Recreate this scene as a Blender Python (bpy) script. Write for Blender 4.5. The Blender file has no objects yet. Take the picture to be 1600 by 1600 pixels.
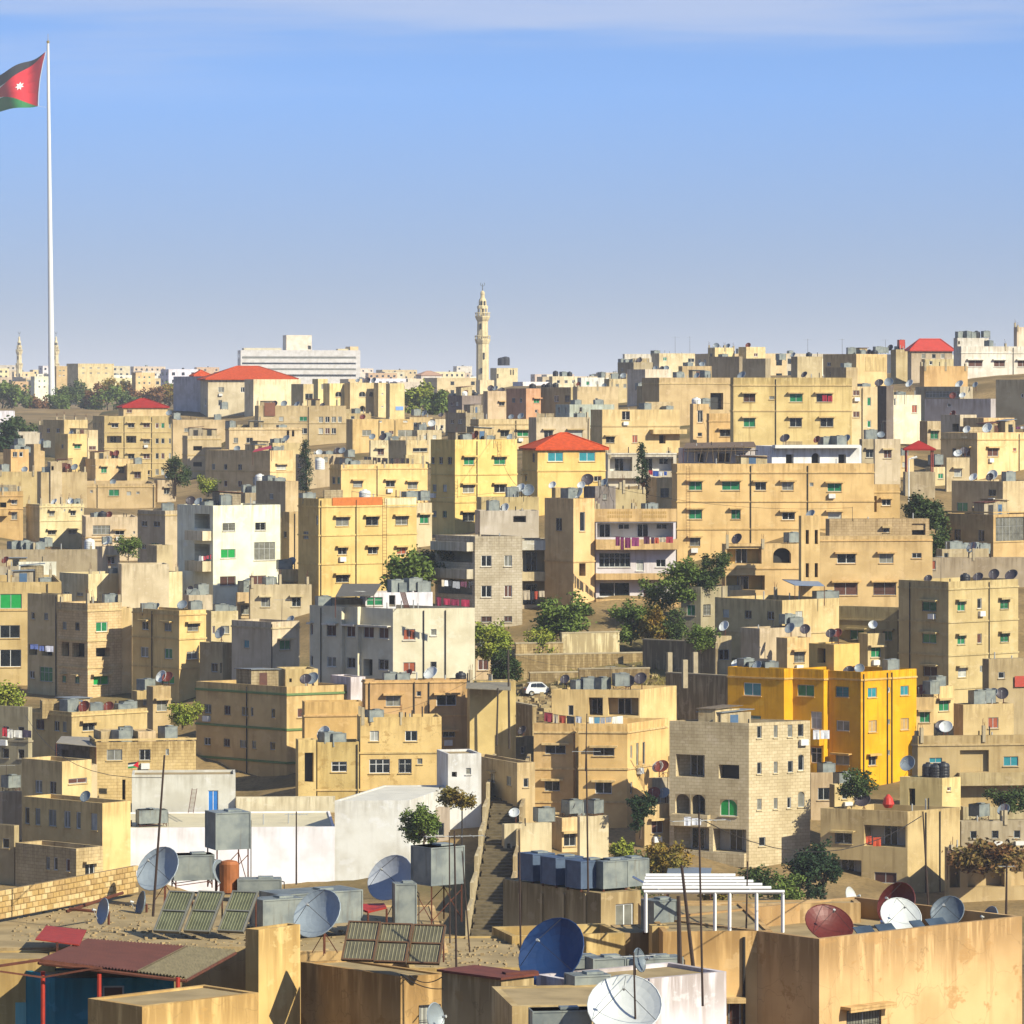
import bpy, math, random
from mathutils import Vector
R = math.radians
sc = bpy.context.scene
COL = sc.collection
# ------------------------------------------------------------------ camera
F, HY = 7000.0, 620.0          # focal length and horizon row, in pixels of the 1600 px photograph
cam = bpy.data.cameras.new("camera")
cam.sensor_width = 36.0
cam.lens = 36.0 * F / 1600.0
cam.shift_y = -(800.0 - HY) / 1600.0
cam.clip_start = 1.0
cam.clip_end = 60000.0
camo = bpy.data.objects.new("camera", cam)
camo.location = (0, 0, 0)
camo.rotation_euler = (R(90), 0, 0)
COL.objects.link(camo)
sc.camera = camo
# ------------------------------------------------------------------ sky, sun, exposure
SUN_AZ, SUN_EL = 51.0, 34.0    # degrees right of straight behind the camera, above the horizon
sx, sy, sz = math.sin(R(SUN_AZ)) * math.cos(R(SUN_EL)), -math.cos(R(SUN_AZ)) * math.cos(R(SUN_EL)), math.sin(R(SUN_EL))
sun = bpy.data.lights.new("sun", 'SUN')
sun.energy = 5.0
sun.angle = R(0.5)
sun.color = (1.0, 0.945, 0.76)
suno = bpy.data.objects.new("sun", sun)
suno.rotation_euler = Vector((sx, sy, sz)).to_track_quat('Z', 'Y').to_euler()
COL.objects.link(suno)
world = bpy.data.worlds.new("World")
sc.world = world
world.use_nodes = True
nt = world.node_tree
nt.nodes.clear()
def wn(t, **k):
    n = nt.nodes.new(t)
    for a, b in k.items(): setattr(n, a, b)
    return n
out = wn('ShaderNodeOutputWorld'); bg = wn('ShaderNodeBackground')
sky = wn('ShaderNodeTexSky', sky_type='NISHITA', sun_disc=False)
sky.sun_elevation = R(SUN_EL)
sky.sun_rotation = math.atan2(sx, sy)
sky.air_density = 1.25; sky.dust_density = 0.5; sky.ozone_density = 3.0; sky.altitude = 800
tc = wn('ShaderNodeTexCoord')
# the clear autumn air over the city turns blue quickly above the horizon: lift the sampled elevation evenly all round
sep = wn('ShaderNodeSeparateXYZ'); nt.links.new(tc.outputs['Generated'], sep.inputs[0])
mx = wn('ShaderNodeMath', operation='MAXIMUM'); nt.links.new(sep.outputs['Z'], mx.inputs[0]); mx.inputs[1].default_value = 0.0
pw = wn('ShaderNodeMath', operation='POWER'); nt.links.new(mx.outputs[0], pw.inputs[0]); pw.inputs[1].default_value = 0.5
cb = wn('ShaderNodeCombineXYZ')
nt.links.new(sep.outputs['X'], cb.inputs[0]); nt.links.new(sep.outputs['Y'], cb.inputs[1]); nt.links.new(pw.outputs[0], cb.inputs[2])
nrm = wn('ShaderNodeVectorMath', operation='NORMALIZE'); nt.links.new(cb.outputs[0], nrm.inputs[0])
nt.links.new(nrm.outputs[0], sky.inputs['Vector'])
# dusty lavender band low over the horizon
hz = wn('ShaderNodeMapRange'); hz.inputs['From Min'].default_value = 0.0; hz.inputs['From Max'].default_value = 0.068
hz.inputs['To Min'].default_value = 0.97; hz.inputs['To Max'].default_value = 0.0
nt.links.new(mx.outputs[0], hz.inputs['Value'])
hm = wn('ShaderNodeMix', data_type='RGBA'); nt.links.new(hz.outputs[0], hm.inputs[0])
tint = wn('ShaderNodeMix', data_type='RGBA', blend_type='MULTIPLY'); tint.inputs[0].default_value = 1.0; tint.inputs[7].default_value = (.84, 1.12, 1.52, 1)
nt.links.new(sky.outputs[0], tint.inputs[6]); nt.links.new(tint.outputs[2], hm.inputs[6])
hm.inputs[7].default_value = (1.75, 1.95, 2.35, 1)
# thin streaks of high cloud
mp = wn('ShaderNodeMapping'); mp.inputs['Scale'].default_value = (3.0, 3.0, 42.0); mp.inputs['Location'].default_value = (0.62, 0.0, 0.35)
nt.links.new(tc.outputs['Generated'], mp.inputs[0])
nz = wn('ShaderNodeTexNoise'); nz.inputs['Scale'].default_value = 1.5; nz.inputs['Detail'].default_value = 5; nz.inputs['Roughness'].default_value = 0.5
nt.links.new(mp.outputs[0], nz.inputs['Vector'])
cr = wn('ShaderNodeMapRange', interpolation_type='SMOOTHSTEP'); cr.inputs['From Min'].default_value = 0.44; cr.inputs['From Max'].default_value = 0.66
cr.inputs['To Max'].default_value = 0.64
nt.links.new(nz.outputs['Fac'], cr.inputs['Value'])
ch = wn('ShaderNodeMapRange', interpolation_type='SMOOTHSTEP'); ch.inputs['From Min'].default_value = 0.062; ch.inputs['From Max'].default_value = 0.082
nt.links.new(mx.outputs[0], ch.inputs['Value'])
cm = wn('ShaderNodeMath', operation='MULTIPLY'); nt.links.new(cr.outputs[0], cm.inputs[0]); nt.links.new(ch.outputs[0], cm.inputs[1])
cx = wn('ShaderNodeMix', data_type='RGBA'); nt.links.new(cm.outputs[0], cx.inputs[0]); nt.links.new(hm.outputs[2], cx.inputs[6])
cx.inputs[7].default_value = (4.7, 5.3, 6.9, 1)
nt.links.new(cx.outputs[2], bg.inputs['Color'])
bg.inputs['Strength'].default_value = 0.071
nt.links.new(bg.outputs[0], out.inputs['Surface'])
sc.view_settings.view_transform = 'Standard'
sc.view_settings.look = 'None'
sc.view_settings.exposure = 0.76
sc.view_settings.gamma = 1.0
sc.cycles.max_bounces = 4
sc.cycles.diffuse_bounces = 2
sc.cycles.glossy_bounces = 2
sc.cycles.transmission_bounces = 2
sc.cycles.volume_bounces = 0
sc.cycles.use_denoising = True
# ------------------------------------------------------------------ helpers
rng = random.Random(7)
def P(px, py, s):
    """a point of the place: its direction as seen in the photograph and its scale there in pixels per metre"""
    return Vector(((px - 800.0) / s, F / s, (HY - py) / s))
def lin(c):
    c = c.lstrip('#'); v = [int(c[i:i + 2], 16) / 255 for i in (0, 2, 4)]
    return tuple(x / 12.92 if x <= .04045 else ((x + .055) / 1.055) ** 2.4 for x in v)
class MB:
    def __init__(s): s.v = []; s.f = []; s.m = []; s.uv = []
    def quad(s, a, b, c, d, m=0, uv=None):
        i = len(s.v); s.v += [tuple(a), tuple(b), tuple(c), tuple(d)]; s.f.append((i, i + 1, i + 2, i + 3)); s.m.append(m)
        s.uv.append(uv or ((0, 0), (1, 0), (1, 1), (0, 1)))
    def tri(s, a, b, c, m=0):
        i = len(s.v); s.v += [tuple(a), tuple(b), tuple(c)]; s.f.append((i, i + 1, i + 2)); s.m.append(m); s.uv.append(((0, 0), (1, 0), (0, 1)))
    def poly(s, pts, m=0):
        i = len(s.v); s.v += [tuple(p) for p in pts]; s.f.append(tuple(range(i, i + len(pts)))); s.m.append(m); s.uv.append(tuple((p[0], p[2]) for p in pts))
    def para(s, o, a, b, c, m=0):
        """solid spanned by three edge vectors from corner o"""
        o, a, b, c = Vector(o), Vector(a), Vector(b), Vector(c)
        p = [o, o + a, o + a + b, o + b, o + c, o + a + c, o + a + b + c, o + b + c]
        flip = a.cross(b).dot(c) < 0
        la, lb, lc = a.length, b.length, c.length
        for q, (x, y) in (((0, 3, 2, 1), (lb, la)), ((4, 5, 6, 7), (la, lb)), ((0, 1, 5, 4), (la, lc)), ((1, 2, 6, 5), (lb, lc)), ((2, 3, 7, 6), (la, lc)), ((3, 0, 4, 7), (lb, lc))):
            q2 = q[::-1] if flip else q
            s.quad(*[p[i] for i in q2], m, ((0, 0), (x, 0), (x, y), (0, y)))
    def box(s, c, sx, sy, sz, rz=0, m=0):
        """box standing on centre c (bottom face centre)"""
        ca, sa = math.cos(rz), math.sin(rz)
        a, b = Vector((ca * sx, sa * sx, 0)), Vector((-sa * sy, ca * sy, 0))
        s.para(Vector(c) - a / 2 - b / 2, a, b, (0, 0, sz), m)
    def tube(s, a, b, r, r2=None, n=6, m=0, cap=True):
        a, b = Vector(a), Vector(b); r2 = r if r2 is None else r2
        d = (b - a).normalized(); u = d.orthogonal().normalized(); w = d.cross(u)
        ra = [a + (u * math.cos(2 * math.pi * i / n) + w * math.sin(2 * math.pi * i / n)) * r for i in range(n)]
        rb = [b + (u * math.cos(2 * math.pi * i / n) + w * math.sin(2 * math.pi * i / n)) * r2 for i in range(n)]
        for i in range(n):
            j = (i + 1) % n; s.quad(ra[i], ra[j], rb[j], rb[i], m)
        if cap: s.poly(ra[::-1], m); s.poly(rb, m)
    def line(s, pts, r, n=4, m=0):
        for a, b in zip(pts[:-1], pts[1:]): s.tube(a, b, r, n=n, m=m, cap=False)
    def lathe(s, c, prof, n=16, m=0, rot=0):
        c = Vector(c); rings = []
        for r, z in prof:
            rings.append([c + Vector((r * math.cos(rot + 2 * math.pi * i / n), r * math.sin(rot + 2 * math.pi * i / n), z)) for i in range(n)])
        for q in range(len(rings) - 1):
            for i in range(n):
                j = (i + 1) % n; s.quad(rings[q][i], rings[q][j], rings[q + 1][j], rings[q + 1][i], m)
        if prof[0][0] > .001: s.poly(rings[0][::-1], m)
        if prof[-1][0] > .001: s.poly(rings[-1], m)
    def build(s, name, mats, parent=None, org=None, smooth=False):
        if not isinstance(mats, (list, tuple)): mats = [mats]
        if org is None: org = parent.get('_o') if parent is not None and parent.get('_o') is not None else (0, 0, 0)
        o = Vector(org)
        me = bpy.data.meshes.new(name)
        me.from_pydata([(v[0] - o.x, v[1] - o.y, v[2] - o.z) for v in s.v], [], s.f)
        for m in mats: me.materials.append(m)
        if len(mats) > 1: me.polygons.foreach_set('material_index', s.m)
        uvl = me.uv_layers.new(name='UV')
        flat = []
        for u in s.uv:
            for p in u: flat += [p[0], p[1]]
        uvl.data.foreach_set('uv', flat)
        if smooth: me.polygons.foreach_set('use_smooth', [True] * len(me.polygons))
        ob = bpy.data.objects.new(name, me)
        COL.objects.link(ob)
        if parent is not None: ob.parent = parent
        else: ob.location = o
        return ob
ORG = {}
class Thing:
    """an Empty at the thing's base that parents its parts"""
    def __init__(s, name, label, cat, loc, group=None):
        s.o = bpy.data.objects.new(name, None); COL.objects.link(s.o)
        s.o.empty_display_size = .2
        s.o.location = loc; s.loc = Vector(loc)
        s.o['label'] = label; s.o['category'] = cat; s.o['kind'] = 'thing'
        if group: s.o['group'] = group
    def part(s, name, mb, mats, smooth=False, parent=None, kind=None):
        o = mb.build(name, mats, parent or s.o, s.loc, smooth)
        if kind: o['kind'] = kind
        return o
def tag(o, label, cat, group=None):
    o['label'] = label; o['category'] = cat
    if group: o['group'] = group
    return o
# ------------------------------------------------------------------ materials
MATS = {}
def newmat(name):
    m = bpy.data.materials.new(name); m.use_nodes = True
    n = m.node_tree.nodes; l = m.node_tree.links
    return m, n, l, n['Principled BSDF']
def nd(n, t, **k):
    x = n.new(t)
    for a, b in k.items(): setattr(x, a, b)
    return x
def mix(n, l, fac, a, b, mode='MIX'):
    x = n.new('ShaderNodeMix'); x.data_type = 'RGBA'; x.blend_type = mode
    for s, v in ((x.inputs[0], fac), (x.inputs[6], a), (x.inputs[7], b)):
        if hasattr(v, 'links') or hasattr(v, 'is_output'): l.new(v, s)
        elif isinstance(v, (int, float)): s.default_value = v
        else: s.default_value = (*v[:3], 1)
    return x.outputs[2]
def noise(n, l, vec, scale, detail=4, rough=.55):
    x = n.new('ShaderNodeTexNoise'); x.inputs['Scale'].default_value = scale; x.inputs['Detail'].default_value = detail; x.inputs['Roughness'].default_value = rough
    l.new(vec, x.inputs['Vector']); return x.outputs['Fac']
def ramp(n, l, v, a, b, lo=0., hi=1.):
    x = n.new('ShaderNodeMapRange'); x.interpolation_type = 'SMOOTHSTEP'
    x.inputs['From Min'].default_value = a; x.inputs['From Max'].default_value = b; x.inputs['To Min'].default_value = lo; x.inputs['To Max'].default_value = hi
    l.new(v, x.inputs['Value']); return x.outputs[0]
def mapped(n, l, vec, sc_, loc=(0, 0, 0)):
    x = n.new('ShaderNodeMapping'); x.inputs['Scale'].default_value = sc_; x.inputs['Location'].default_value = loc
    l.new(vec, x.inputs[0]); return x.outputs[0]
SAT_ = '#eeb020'
ALB = .73       # real-world render reflects about 0.2 to 0.45
CREAM = lin('#f2dcae')
def plaster(hexc, kind='p', dirt=.5):
    """p smooth render, b block courses, g grimy old render"""
    key = ('pl', hexc, kind, dirt)
    if key in MATS: return MATS[key]
    m, n, l, bs = newmat('plaster_' + hexc.strip('#') + kind)
    base = lin(hexc); k = 0. if hexc == SAT_ or max(base) - min(base) < .1 or base[2] > base[0] else .38 * max(0., min(1., (.62 - base[2]) / .3))     # sun-bleached render
    base = tuple((x * (1 - k) + y * k * (.55 + .45 * max(base))) * ALB for x, y in zip(base, CREAM))
    pos = nd(n, 'ShaderNodeNewGeometry').outputs['Position']
    big = ramp(n, l, noise(n, l, pos, .45, 3), .35, .68)
    c = mix(n, l, big, base, tuple(x * y for x, y in zip(base, (.82, .80, .76))))
    # rain streaks running down the wall
    st = ramp(n, l, noise(n, l, mapped(n, l, pos, (1.6, 1.6, .13)), 1.0, 4, .62), .50, .72, 0, dirt)
    c = mix(n, l, st, c, tuple(x * y for x, y in zip(base, (.55, .50, .44))))
    # grime that has run down from the parapet
    uv = nd(n, 'ShaderNodeUVMap').outputs[0]
    sx_ = nd(n, 'ShaderNodeSeparateXYZ'); l.new(uv, sx_.inputs[0])
    tp = ramp(n, l, sx_.outputs['Y'], -2.2, -.1)
    wv = ramp(n, l, noise(n, l, mapped(n, l, uv, (2.2, .22, 1)), 1.0, 3, .6), .42 if dirt < .65 else .36, .62 if dirt < .65 else .54, 0, .85 * min(1., dirt * 1.2))
    mm = nd(n, 'ShaderNodeMath', operation='MULTIPLY'); l.new(tp, mm.inputs[0]); l.new(wv, mm.inputs[1])
    c = mix(n, l, mm.outputs[0], c, tuple(x * y for x, y in zip(base, (.42, .38, .33))))
    # patches of newer and older render
    pn = noise(n, l, mapped(n, l, pos, (1, 1, 1.4), (7, 3, 1)), .8, 6, .66)
    pt = ramp(n, l, pn, .58, .63, 0, .35 if kind != 'g' else .7)
    c = mix(n, l, pt, c, tuple(min(.6, x * y + .02) for x, y in zip(base, (1.08, 1.08, 1.2))) if kind != 'g' else tuple(x * y for x, y in zip(base, (.62, .55, .45))))
    h = pn
    if kind == 'g':      # hairline cracks
        vo = nd(n, 'ShaderNodeTexVoronoi', feature='DISTANCE_TO_EDGE'); vo.inputs['Scale'].default_value = .55
        wp = nd(n, 'ShaderNodeVectorMath', operation='ADD'); l.new(pos, wp.inputs[0]); nn_ = nd(n, 'ShaderNodeTexNoise'); nn_.inputs['Scale'].default_value = 1.6; l.new(pos, nn_.inputs['Vector']); l.new(nn_.outputs['Color'], wp.inputs[1])
        l.new(wp.outputs[0], vo.inputs['Vector'])
        c = mix(n, l, ramp(n, l, vo.outputs['Distance'], .002, .009, .38, 0), c, tuple(x * .3 for x in base))
    if kind == 'b':
        br = nd(n, 'ShaderNodeTexBrick', offset=.5)
        l.new(uv, br.inputs['Vector']); br.inputs['Scale'].default_value = 1.0
        br.inputs['Brick Width'].default_value = .52; br.inputs['Row Height'].default_value = .27; br.inputs['Mortar Size'].default_value = .016
        br.inputs['Color1'].default_value = (1, 1, 1, 1); br.inputs['Color2'].default_value = (.86, .85, .82, 1); br.inputs['Mortar'].default_value = (.62, .58, .52, 1)
        c = mix(n, l, 1.0, c, br.outputs['Color'], 'MULTIPLY'); h = br.outputs['Fac']
    l.new(c, bs.inputs['Base Color']); bs.inputs['Roughness'].default_value = .92
    bs.inputs['Specular IOR Level'].default_value = .15
    bp = nd(n, 'ShaderNodeBump'); bp.inputs['Strength'].default_value = .35; bp.inputs['Distance'].default_value = .05 if kind != 'b' else -.03
    l.new(h, bp.inputs['Height']); l.new(bp.outputs[0], bs.inputs['Normal'])
    MATS[key] = m
    return m
def simple(hexc, rough=.6, metal=0., var=.3, scale=3., spec=.4, tr=0.):
    key = ('s', hexc, rough, metal, var, scale)
    if key in MATS: return MATS[key]
    m, n, l, bs = newmat('mat_' + hexc.strip('#'))
    base = tuple(x * .72 for x in lin(hexc))
    pos = nd(n, 'ShaderNodeNewGeometry').outputs['Position']
    f = ramp(n, l, noise(n, l, pos, scale, 3), .3, .7, 0, var)
    l.new(mix(n, l, f, base, tuple(x * .45 for x in base)), bs.inputs['Base Color'])
    bs.inputs['Roughness'].default_value = rough; bs.inputs['Metallic'].default_value = metal; bs.inputs['Specular IOR Level'].default_value = spec
    MATS[key] = m
    return m
def galv():
    if 'galv' in MATS: return MATS['galv']
    m, n, l, bs = newmat('galvanised_steel')
    pos = nd(n, 'ShaderNodeNewGeometry').outputs['Position']
    f = ramp(n, l, noise(n, l, pos, 1.6, 5), .35, .7)
    c = mix(n, l, f, lin('#83877f'), lin('#666c6b'))
    s2 = ramp(n, l, noise(n, l, mapped(n, l, pos, (5, 5, .5)), 1., 4), .55, .75, 0, .6)
    c = mix(n, l, s2, c, lin('#5d5446'))
    l.new(c, bs.inputs['Base Color']); bs.inputs['Metallic'].default_value = .25; bs.inputs['Roughness'].default_value = .5
    MATS['galv'] = m
    return m
def glass(hexc='#20262a', rough=.12):
    key = ('gl', hexc, rough)
    if key in MATS: return MATS[key]
    m, n, l, bs = newmat('pane_' + hexc.strip('#'))
    pos = nd(n, 'ShaderNodeNewGeometry').outputs['Position']
    f = ramp(n, l, noise(n, l, pos, .9, 2), .4, .6, 0, .7)
    l.new(mix(n, l, f, lin(hexc), tuple(x * .5 for x in lin(hexc))), bs.inputs['Base Color'])
    bs.inputs['Roughness'].default_value = rough; bs.inputs['Specular IOR Level'].default_value = .5
    MATS[key] = m
    return m
def leafmat(hexc, hex2):
    key = ('lf', hexc, hex2)
    if key in MATS: return MATS[key]
    m, n, l, bs = newmat('leaves_' + hexc.strip('#'))
    pos = nd(n, 'ShaderNodeNewGeometry').outputs['Position']
    f = ramp(n, l, noise(n, l, pos, .7, 4), .35, .65)
    c = mix(n, l, f, lin(hexc), lin(hex2))
    f2 = ramp(n, l, noise(n, l, pos, 6, 2), .3, .7, 0, .5)
    c = mix(n, l, f2, c, tuple(x * .5 for x in lin(hexc)))
    l.new(c, bs.inputs['Base Color']); bs.inputs['Roughness'].default_value = .75; bs.inputs['Specular IOR Level'].default_value = .2
    MATS[key] = m
    return m
WHITE = simple('#e8e6df', .6, 0, .2); FRAME = simple('#b9b9b4', .5, .1, .2); CONC = simple('#b9a98a', .9, 0, .4, 1.5, .1)
RUST = simple('#6b3a26', .85, .1, .6, 4.); DARKM = simple('#3b3734', .7, .3, .4); RED = simple('#b5301f', .7, 0, .3, 3.)
GALV = galv()
ROOFM = simple('#b09a72', .95, 0, .55, .7, .1)
PANES = {'k': glass('#1d2226'), 'g': simple('#1fa04a', .35, 0, .25, 2.), 'e': simple('#2b8455', .25, 0, .6, 1.5), 't': simple('#2f8d98', .35, 0, .3, 2.),
         'c': simple('#8b897c', .35, 0, .75, 1.3), 'b': simple('#5e3628', .7, 0, .4, 3.), 'x': glass('#14130f', .6), 'l': simple('#2f7fd0', .4, 0, .3, 2.),
         'r': simple('#a5502c', .7, 0, .4, 3.), 'o': glass('#1a1714', .5), 'n': simple('#c9a15a', .9, 0, .4), 'u': simple('#c3c2b6', .4, 0, .5, 1.5)}
# ------------------------------------------------------------------ terrain
GP = [  # (px, py, px per metre) of the ground
 (800,1950,45),(0,1900,45),(1600,1950,45),(800,1720,30),(100,1700,30),(1500,1700,30),(200,1500,22),(800,1545,22),(1400,1540,22),
 (60,1420,18.5),(300,1410,18.5),(560,1400,18.5),(765,1440,19.5),(900,1330,18),(1150,1390,19),(1330,1400,18.6),(1520,1380,18.6),
 (390,1260,17.3),(620,1260,17.6),(795,1195,17.2),(1330,1240,17.2),(1560,1260,17),(1100,1180,16.3),
 (100,1110,15.4),(260,1105,15.4),(430,1075,15.6),(600,1075,16.6),(720,1080,15.8),(842,1090,15),(960,1085,15),(1200,1050,15.5),(1480,1120,15.8),
 (60,960,13.8),(200,965,13.8),(370,948,14),(550,925,14.3),(760,965,14.6),(960,950,13.9),(1180,935,14),(1380,940,14.4),(1550,930,14.4),
 (100,850,11),(250,865,11.6),(450,850,12.6),(740,840,12.8),(890,800,13),(1150,865,13.6),(1400,850,13.4),(1550,850,13.4),
 (60,760,9.6),(215,760,8.2),(340,775,9.2),(600,790,11.4),(450,760,10.2),(1000,760,11.6),(1250,740,12.4),(1450,790,12.6),
 (60,700,8),(330,700,7.6),(560,690,8.6),(780,690,9.4),(1000,690,10),(1250,700,11.4),(1500,720,12),
 (60,655,6),(200,655,6),(370,645,7),(560,648,7.6),(700,650,7),(830,655,8),(1000,640,8.8),(1200,640,9.6),(1400,620,9.6),(1550,640,10.4),
 (80,636,4.8),(250,640,4.8),(470,622,4.2),(755,615,4.6),(1000,600,6.5),(1200,590,7.6),(1450,575,8.6),
 (0,612,3),(400,610,3),(800,608,3),(1200,606,3),(1600,600,3),(0,609,1.5),(800,609,1.5),(1600,609,1.5),(0,615,.4),(800,615,.4),(1600,615,.4)]
GP = [(x, math.log(s), (HY - y) / s) for x, y, s in GP]
def ground(px, s):
    ls = math.log(s); a = b = 0.
    for x, l, z in GP:
        d = ((px - x) / 60.) ** 2 + ((ls - l) / .028) ** 2
        w = math.exp(-d / 2) if d < 40 else 0.
        w += 2e-4 / (1 + d * d)
        a += w * z; b += w
    return a / b
def ground_xy(x, y): return ground(800 + F * x / y, F / y)
def make_ground():
    mb = MB()
    xs = [-9000, -5000, -2800, -1500, -800, -400] + list(range(-200, 1801, 40)) + [2000, 2400, 3200, 4600, 6800, 10600]
    ss = []
    s = 75.
    while s > 1.2: ss.append(s); s *= .982
    while s > .15: ss.append(s); s *= .8
    g = [[(Vector(((x - 800) / s, F / s, ground(max(-150, min(1750, x)), s) - .25))) for x in xs] for s in ss]
    nx = len(xs)
    v = [tuple(p) for r in g for p in r]
    f = [(i * nx + j, i * nx + j + 1, (i + 1) * nx + j + 1, (i + 1) * nx + j) for i in range(len(ss) - 1) for j in range(nx - 1)]
    m, n, l, bs = newmat('dusty_ground')
    pos = nd(n, 'ShaderNodeNewGeometry').outputs['Position']
    c = mix(n, l, ramp(n, l, noise(n, l, pos, .12, 6), .35, .65), lin('#8d7650'), lin('#6c5a3c'))
    c = mix(n, l, ramp(n, l, noise(n, l, pos, .03, 4), .52, .66, 0, .7), c, lin('#55532f'))
    c = mix(n, l, ramp(n, l, noise(n, l, pos, 2.5, 5), .4, .7, 0, .5), c, lin('#564931'))
    l.new(c, bs.inputs['Base Color']); bs.inputs['Roughness'].default_value = .95; bs.inputs['Specular IOR Level'].default_value = .1
    me = bpy.data.meshes.new('ground'); me.from_pydata(v, [], f); me.materials.append(m)
    me.polygons.foreach_set('use_smooth', [True] * len(me.polygons))
    o = bpy.data.objects.new('ground', me); COL.objects.link(o); o['kind'] = 'structure'
    o['label'] = 'dry tan ground of the hillside between the houses'
# ------------------------------------------------------------------ houses
HOUSES = []
def hash_(t): return sum(ord(c) * (i + 7) for i, c in enumerate(t))
class Block:
    """one box-shaped storey block: nearest corner at pixel column xc, right face to xr, left face to xl"""
    def __init__(b, H, s, xl, xc, xr, yt, th=35, thL=None, par=.7, col='#d8b26a', kind='p', dirt=.5, L=None, W=None, zb=None, win='', inner=None, roofm=None):
        b.inner = inner or H.inner
        b.H = H; thL = th if thL is None else thL
        b.s = s; c = P(xc, yt, s); b.C = Vector((c.x, c.y)); b.zt = c.z
        b.dR = Vector((math.cos(R(th)), math.sin(R(th)))); b.dL = Vector((-math.sin(R(thL)), math.cos(R(thL))))
        b.nR = Vector((b.dR.y, -b.dR.x)); b.nL = Vector((-b.dL.y, b.dL.x))
        b.W = W or (b.hit('R', xr) if xr > xc else 8.0)
        b.L = L or (b.hit('L', xl) if xl < xc else 8.0)
        b.L = max(.6, min(b.L, 26)); b.W = max(.6, min(b.W, 95))
        b.zd = b.zt - par
        cs = [b.C, b.C + b.dR * b.W, b.C + b.dR * b.W + b.dL * b.L, b.C + b.dL * b.L]
        b.cs = cs
        b.zb0 = zb
        cv = [int(col[i:i + 2], 16) for i in (1, 3, 5)]
        if s < 15.5 and .40 < cv[2] / max(1, cv[0]) < .66 and H.short.find('yellow') < 0 and H.short.find('salmon') < 0:      # a quarter are limewashed or left in bare cement
            r0 = random.Random(hash_(H.short)).random(); t_, mx_ = ((228, 221, 204), .6) if r0 < .17 else (((186, 175, 154), .6) if r0 < .29 else ((232, 208, 150), .4 if r0 < .6 else 0.))
            col = '#%02x%02x%02x' % tuple(int(a * (1 - mx_) + c_ * mx_) for a, c_ in zip(cv, t_))
        if col != SAT_:      # every house was painted at another time
            rr = random.Random(int(xc * 31 + yt * 17)); k = rr.uniform(.9, 1.08); v = [int(col[i:i + 2], 16) for i in (1, 3, 5)]
            v = [v[0] * k, v[1] * k * rr.uniform(.985, 1.01), v[2] * k * rr.uniform(.92, 1.10)]
            col = '#%02x%02x%02x' % tuple(max(0, min(250, int(q / 3) * 3)) for q in v)
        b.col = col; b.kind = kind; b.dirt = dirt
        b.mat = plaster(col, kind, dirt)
        b.holes = {'R': [], 'L': []}
        b.wins = []
        b.par = par; b.roofm = roofm or ROOFM
        for spec in [q for q in win.split(';') if q.strip()]: b.addwin(spec)
        if b.holes['R'] and not b.holes['L'] and 8 < s < 21 and b.L > 4 and b.L * abs(b.dL.x) * s > 20 and zb is None:      # the side wall has rooms behind it too
            rr = random.Random(int(xc * 3 + yt)); rows_ = sorted({(round(h_[2], 1), round(min(1.3, h_[3] - h_[2]), 1)) for h_ in b.holes['R'] if h_[4] < .5})
            last = None
            for z_, hh_ in rows_:
                if last is not None and z_ - last < 2.2: continue
                last = z_
                n_ = max(1, int(b.L / 2.9))
                for i_ in range(n_):
                    u_ = b.L * (i_ + .5) / n_ - .45
                    if rr.random() < .8: b.holes['L'].append((u_, u_ + .9, z_, z_ + max(.6, hh_), .22, rr.choice(('k', 'kh', 'c'))))
    def hit(b, f, px):
        k = (px - 800.) / F; d = b.dR if f == 'R' else b.dL
        return (k * b.C.y - b.C.x) / (d.x - k * d.y)
    def at(b, f, u, z=0., out=0.):
        d, n = (b.dR, b.nR) if f == 'R' else (b.dL, b.nL)
        q = b.C + d * u + n * out
        return Vector((q.x, q.y, z))
    def pt(b, f, px, py, out=0.):
        u = b.hit(f, px); q = b.at(f, u, 0, 0)
        return b.at(f, u, (HY - py) * q.y / F, out)
    def front(b, px):
        """depth of the front edge of the roof at a pixel column"""
        k = (px - 800.) / F
        for f, m in (('R', b.W), ('L', b.L)):
            t = b.hit(f, px)
            if -1e-6 <= t <= m: return b.at(f, t).y
        return b.C.y
    def on_roof(b, px, off=2.):
        y = b.front(px) + off
        return Vector(((px - 800.) / F * y, y, b.zd))
    def addwin(b, spec):
        a = spec.split(); f, fl = a[0][0], a[0][1:]
        xs = [tuple(map(float, q.split('-'))) for q in a[1].split(',')]
        ys = [tuple(map(float, q.split('-'))) for q in a[2].split(',')]
        xm = sum(q[0] + q[1] for q in xs) / (2 * len(xs))
        ym = b.at(f, b.hit(f, xm)).y
        for x0, x1 in xs:
            u0, u1 = sorted((b.hit(f, x0), b.hit(f, x1)))
            m = b.W if f == 'R' else b.L
            u0, u1 = max(.12, u0), min(m - .12, u1)
            if u1 - u0 < .2: continue
            for y0, y1 in ys:
                z0, z1 = (HY - y1) * ym / F, (HY - y0) * ym / F
                z1 = min(z1, b.zt - .25)
                if z1 - z0 < .25: continue
                if any(u0 < h[1] + .05 and u1 > h[0] - .05 and z0 < h[3] + .05 and z1 > h[2] - .05 for h in b.holes[f]): continue
                dep = 1.7 if 'o' in fl else (.9 if 'x' in fl else .22)
                b.holes[f].append((u0, u1, z0, z1, dep, fl))
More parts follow.
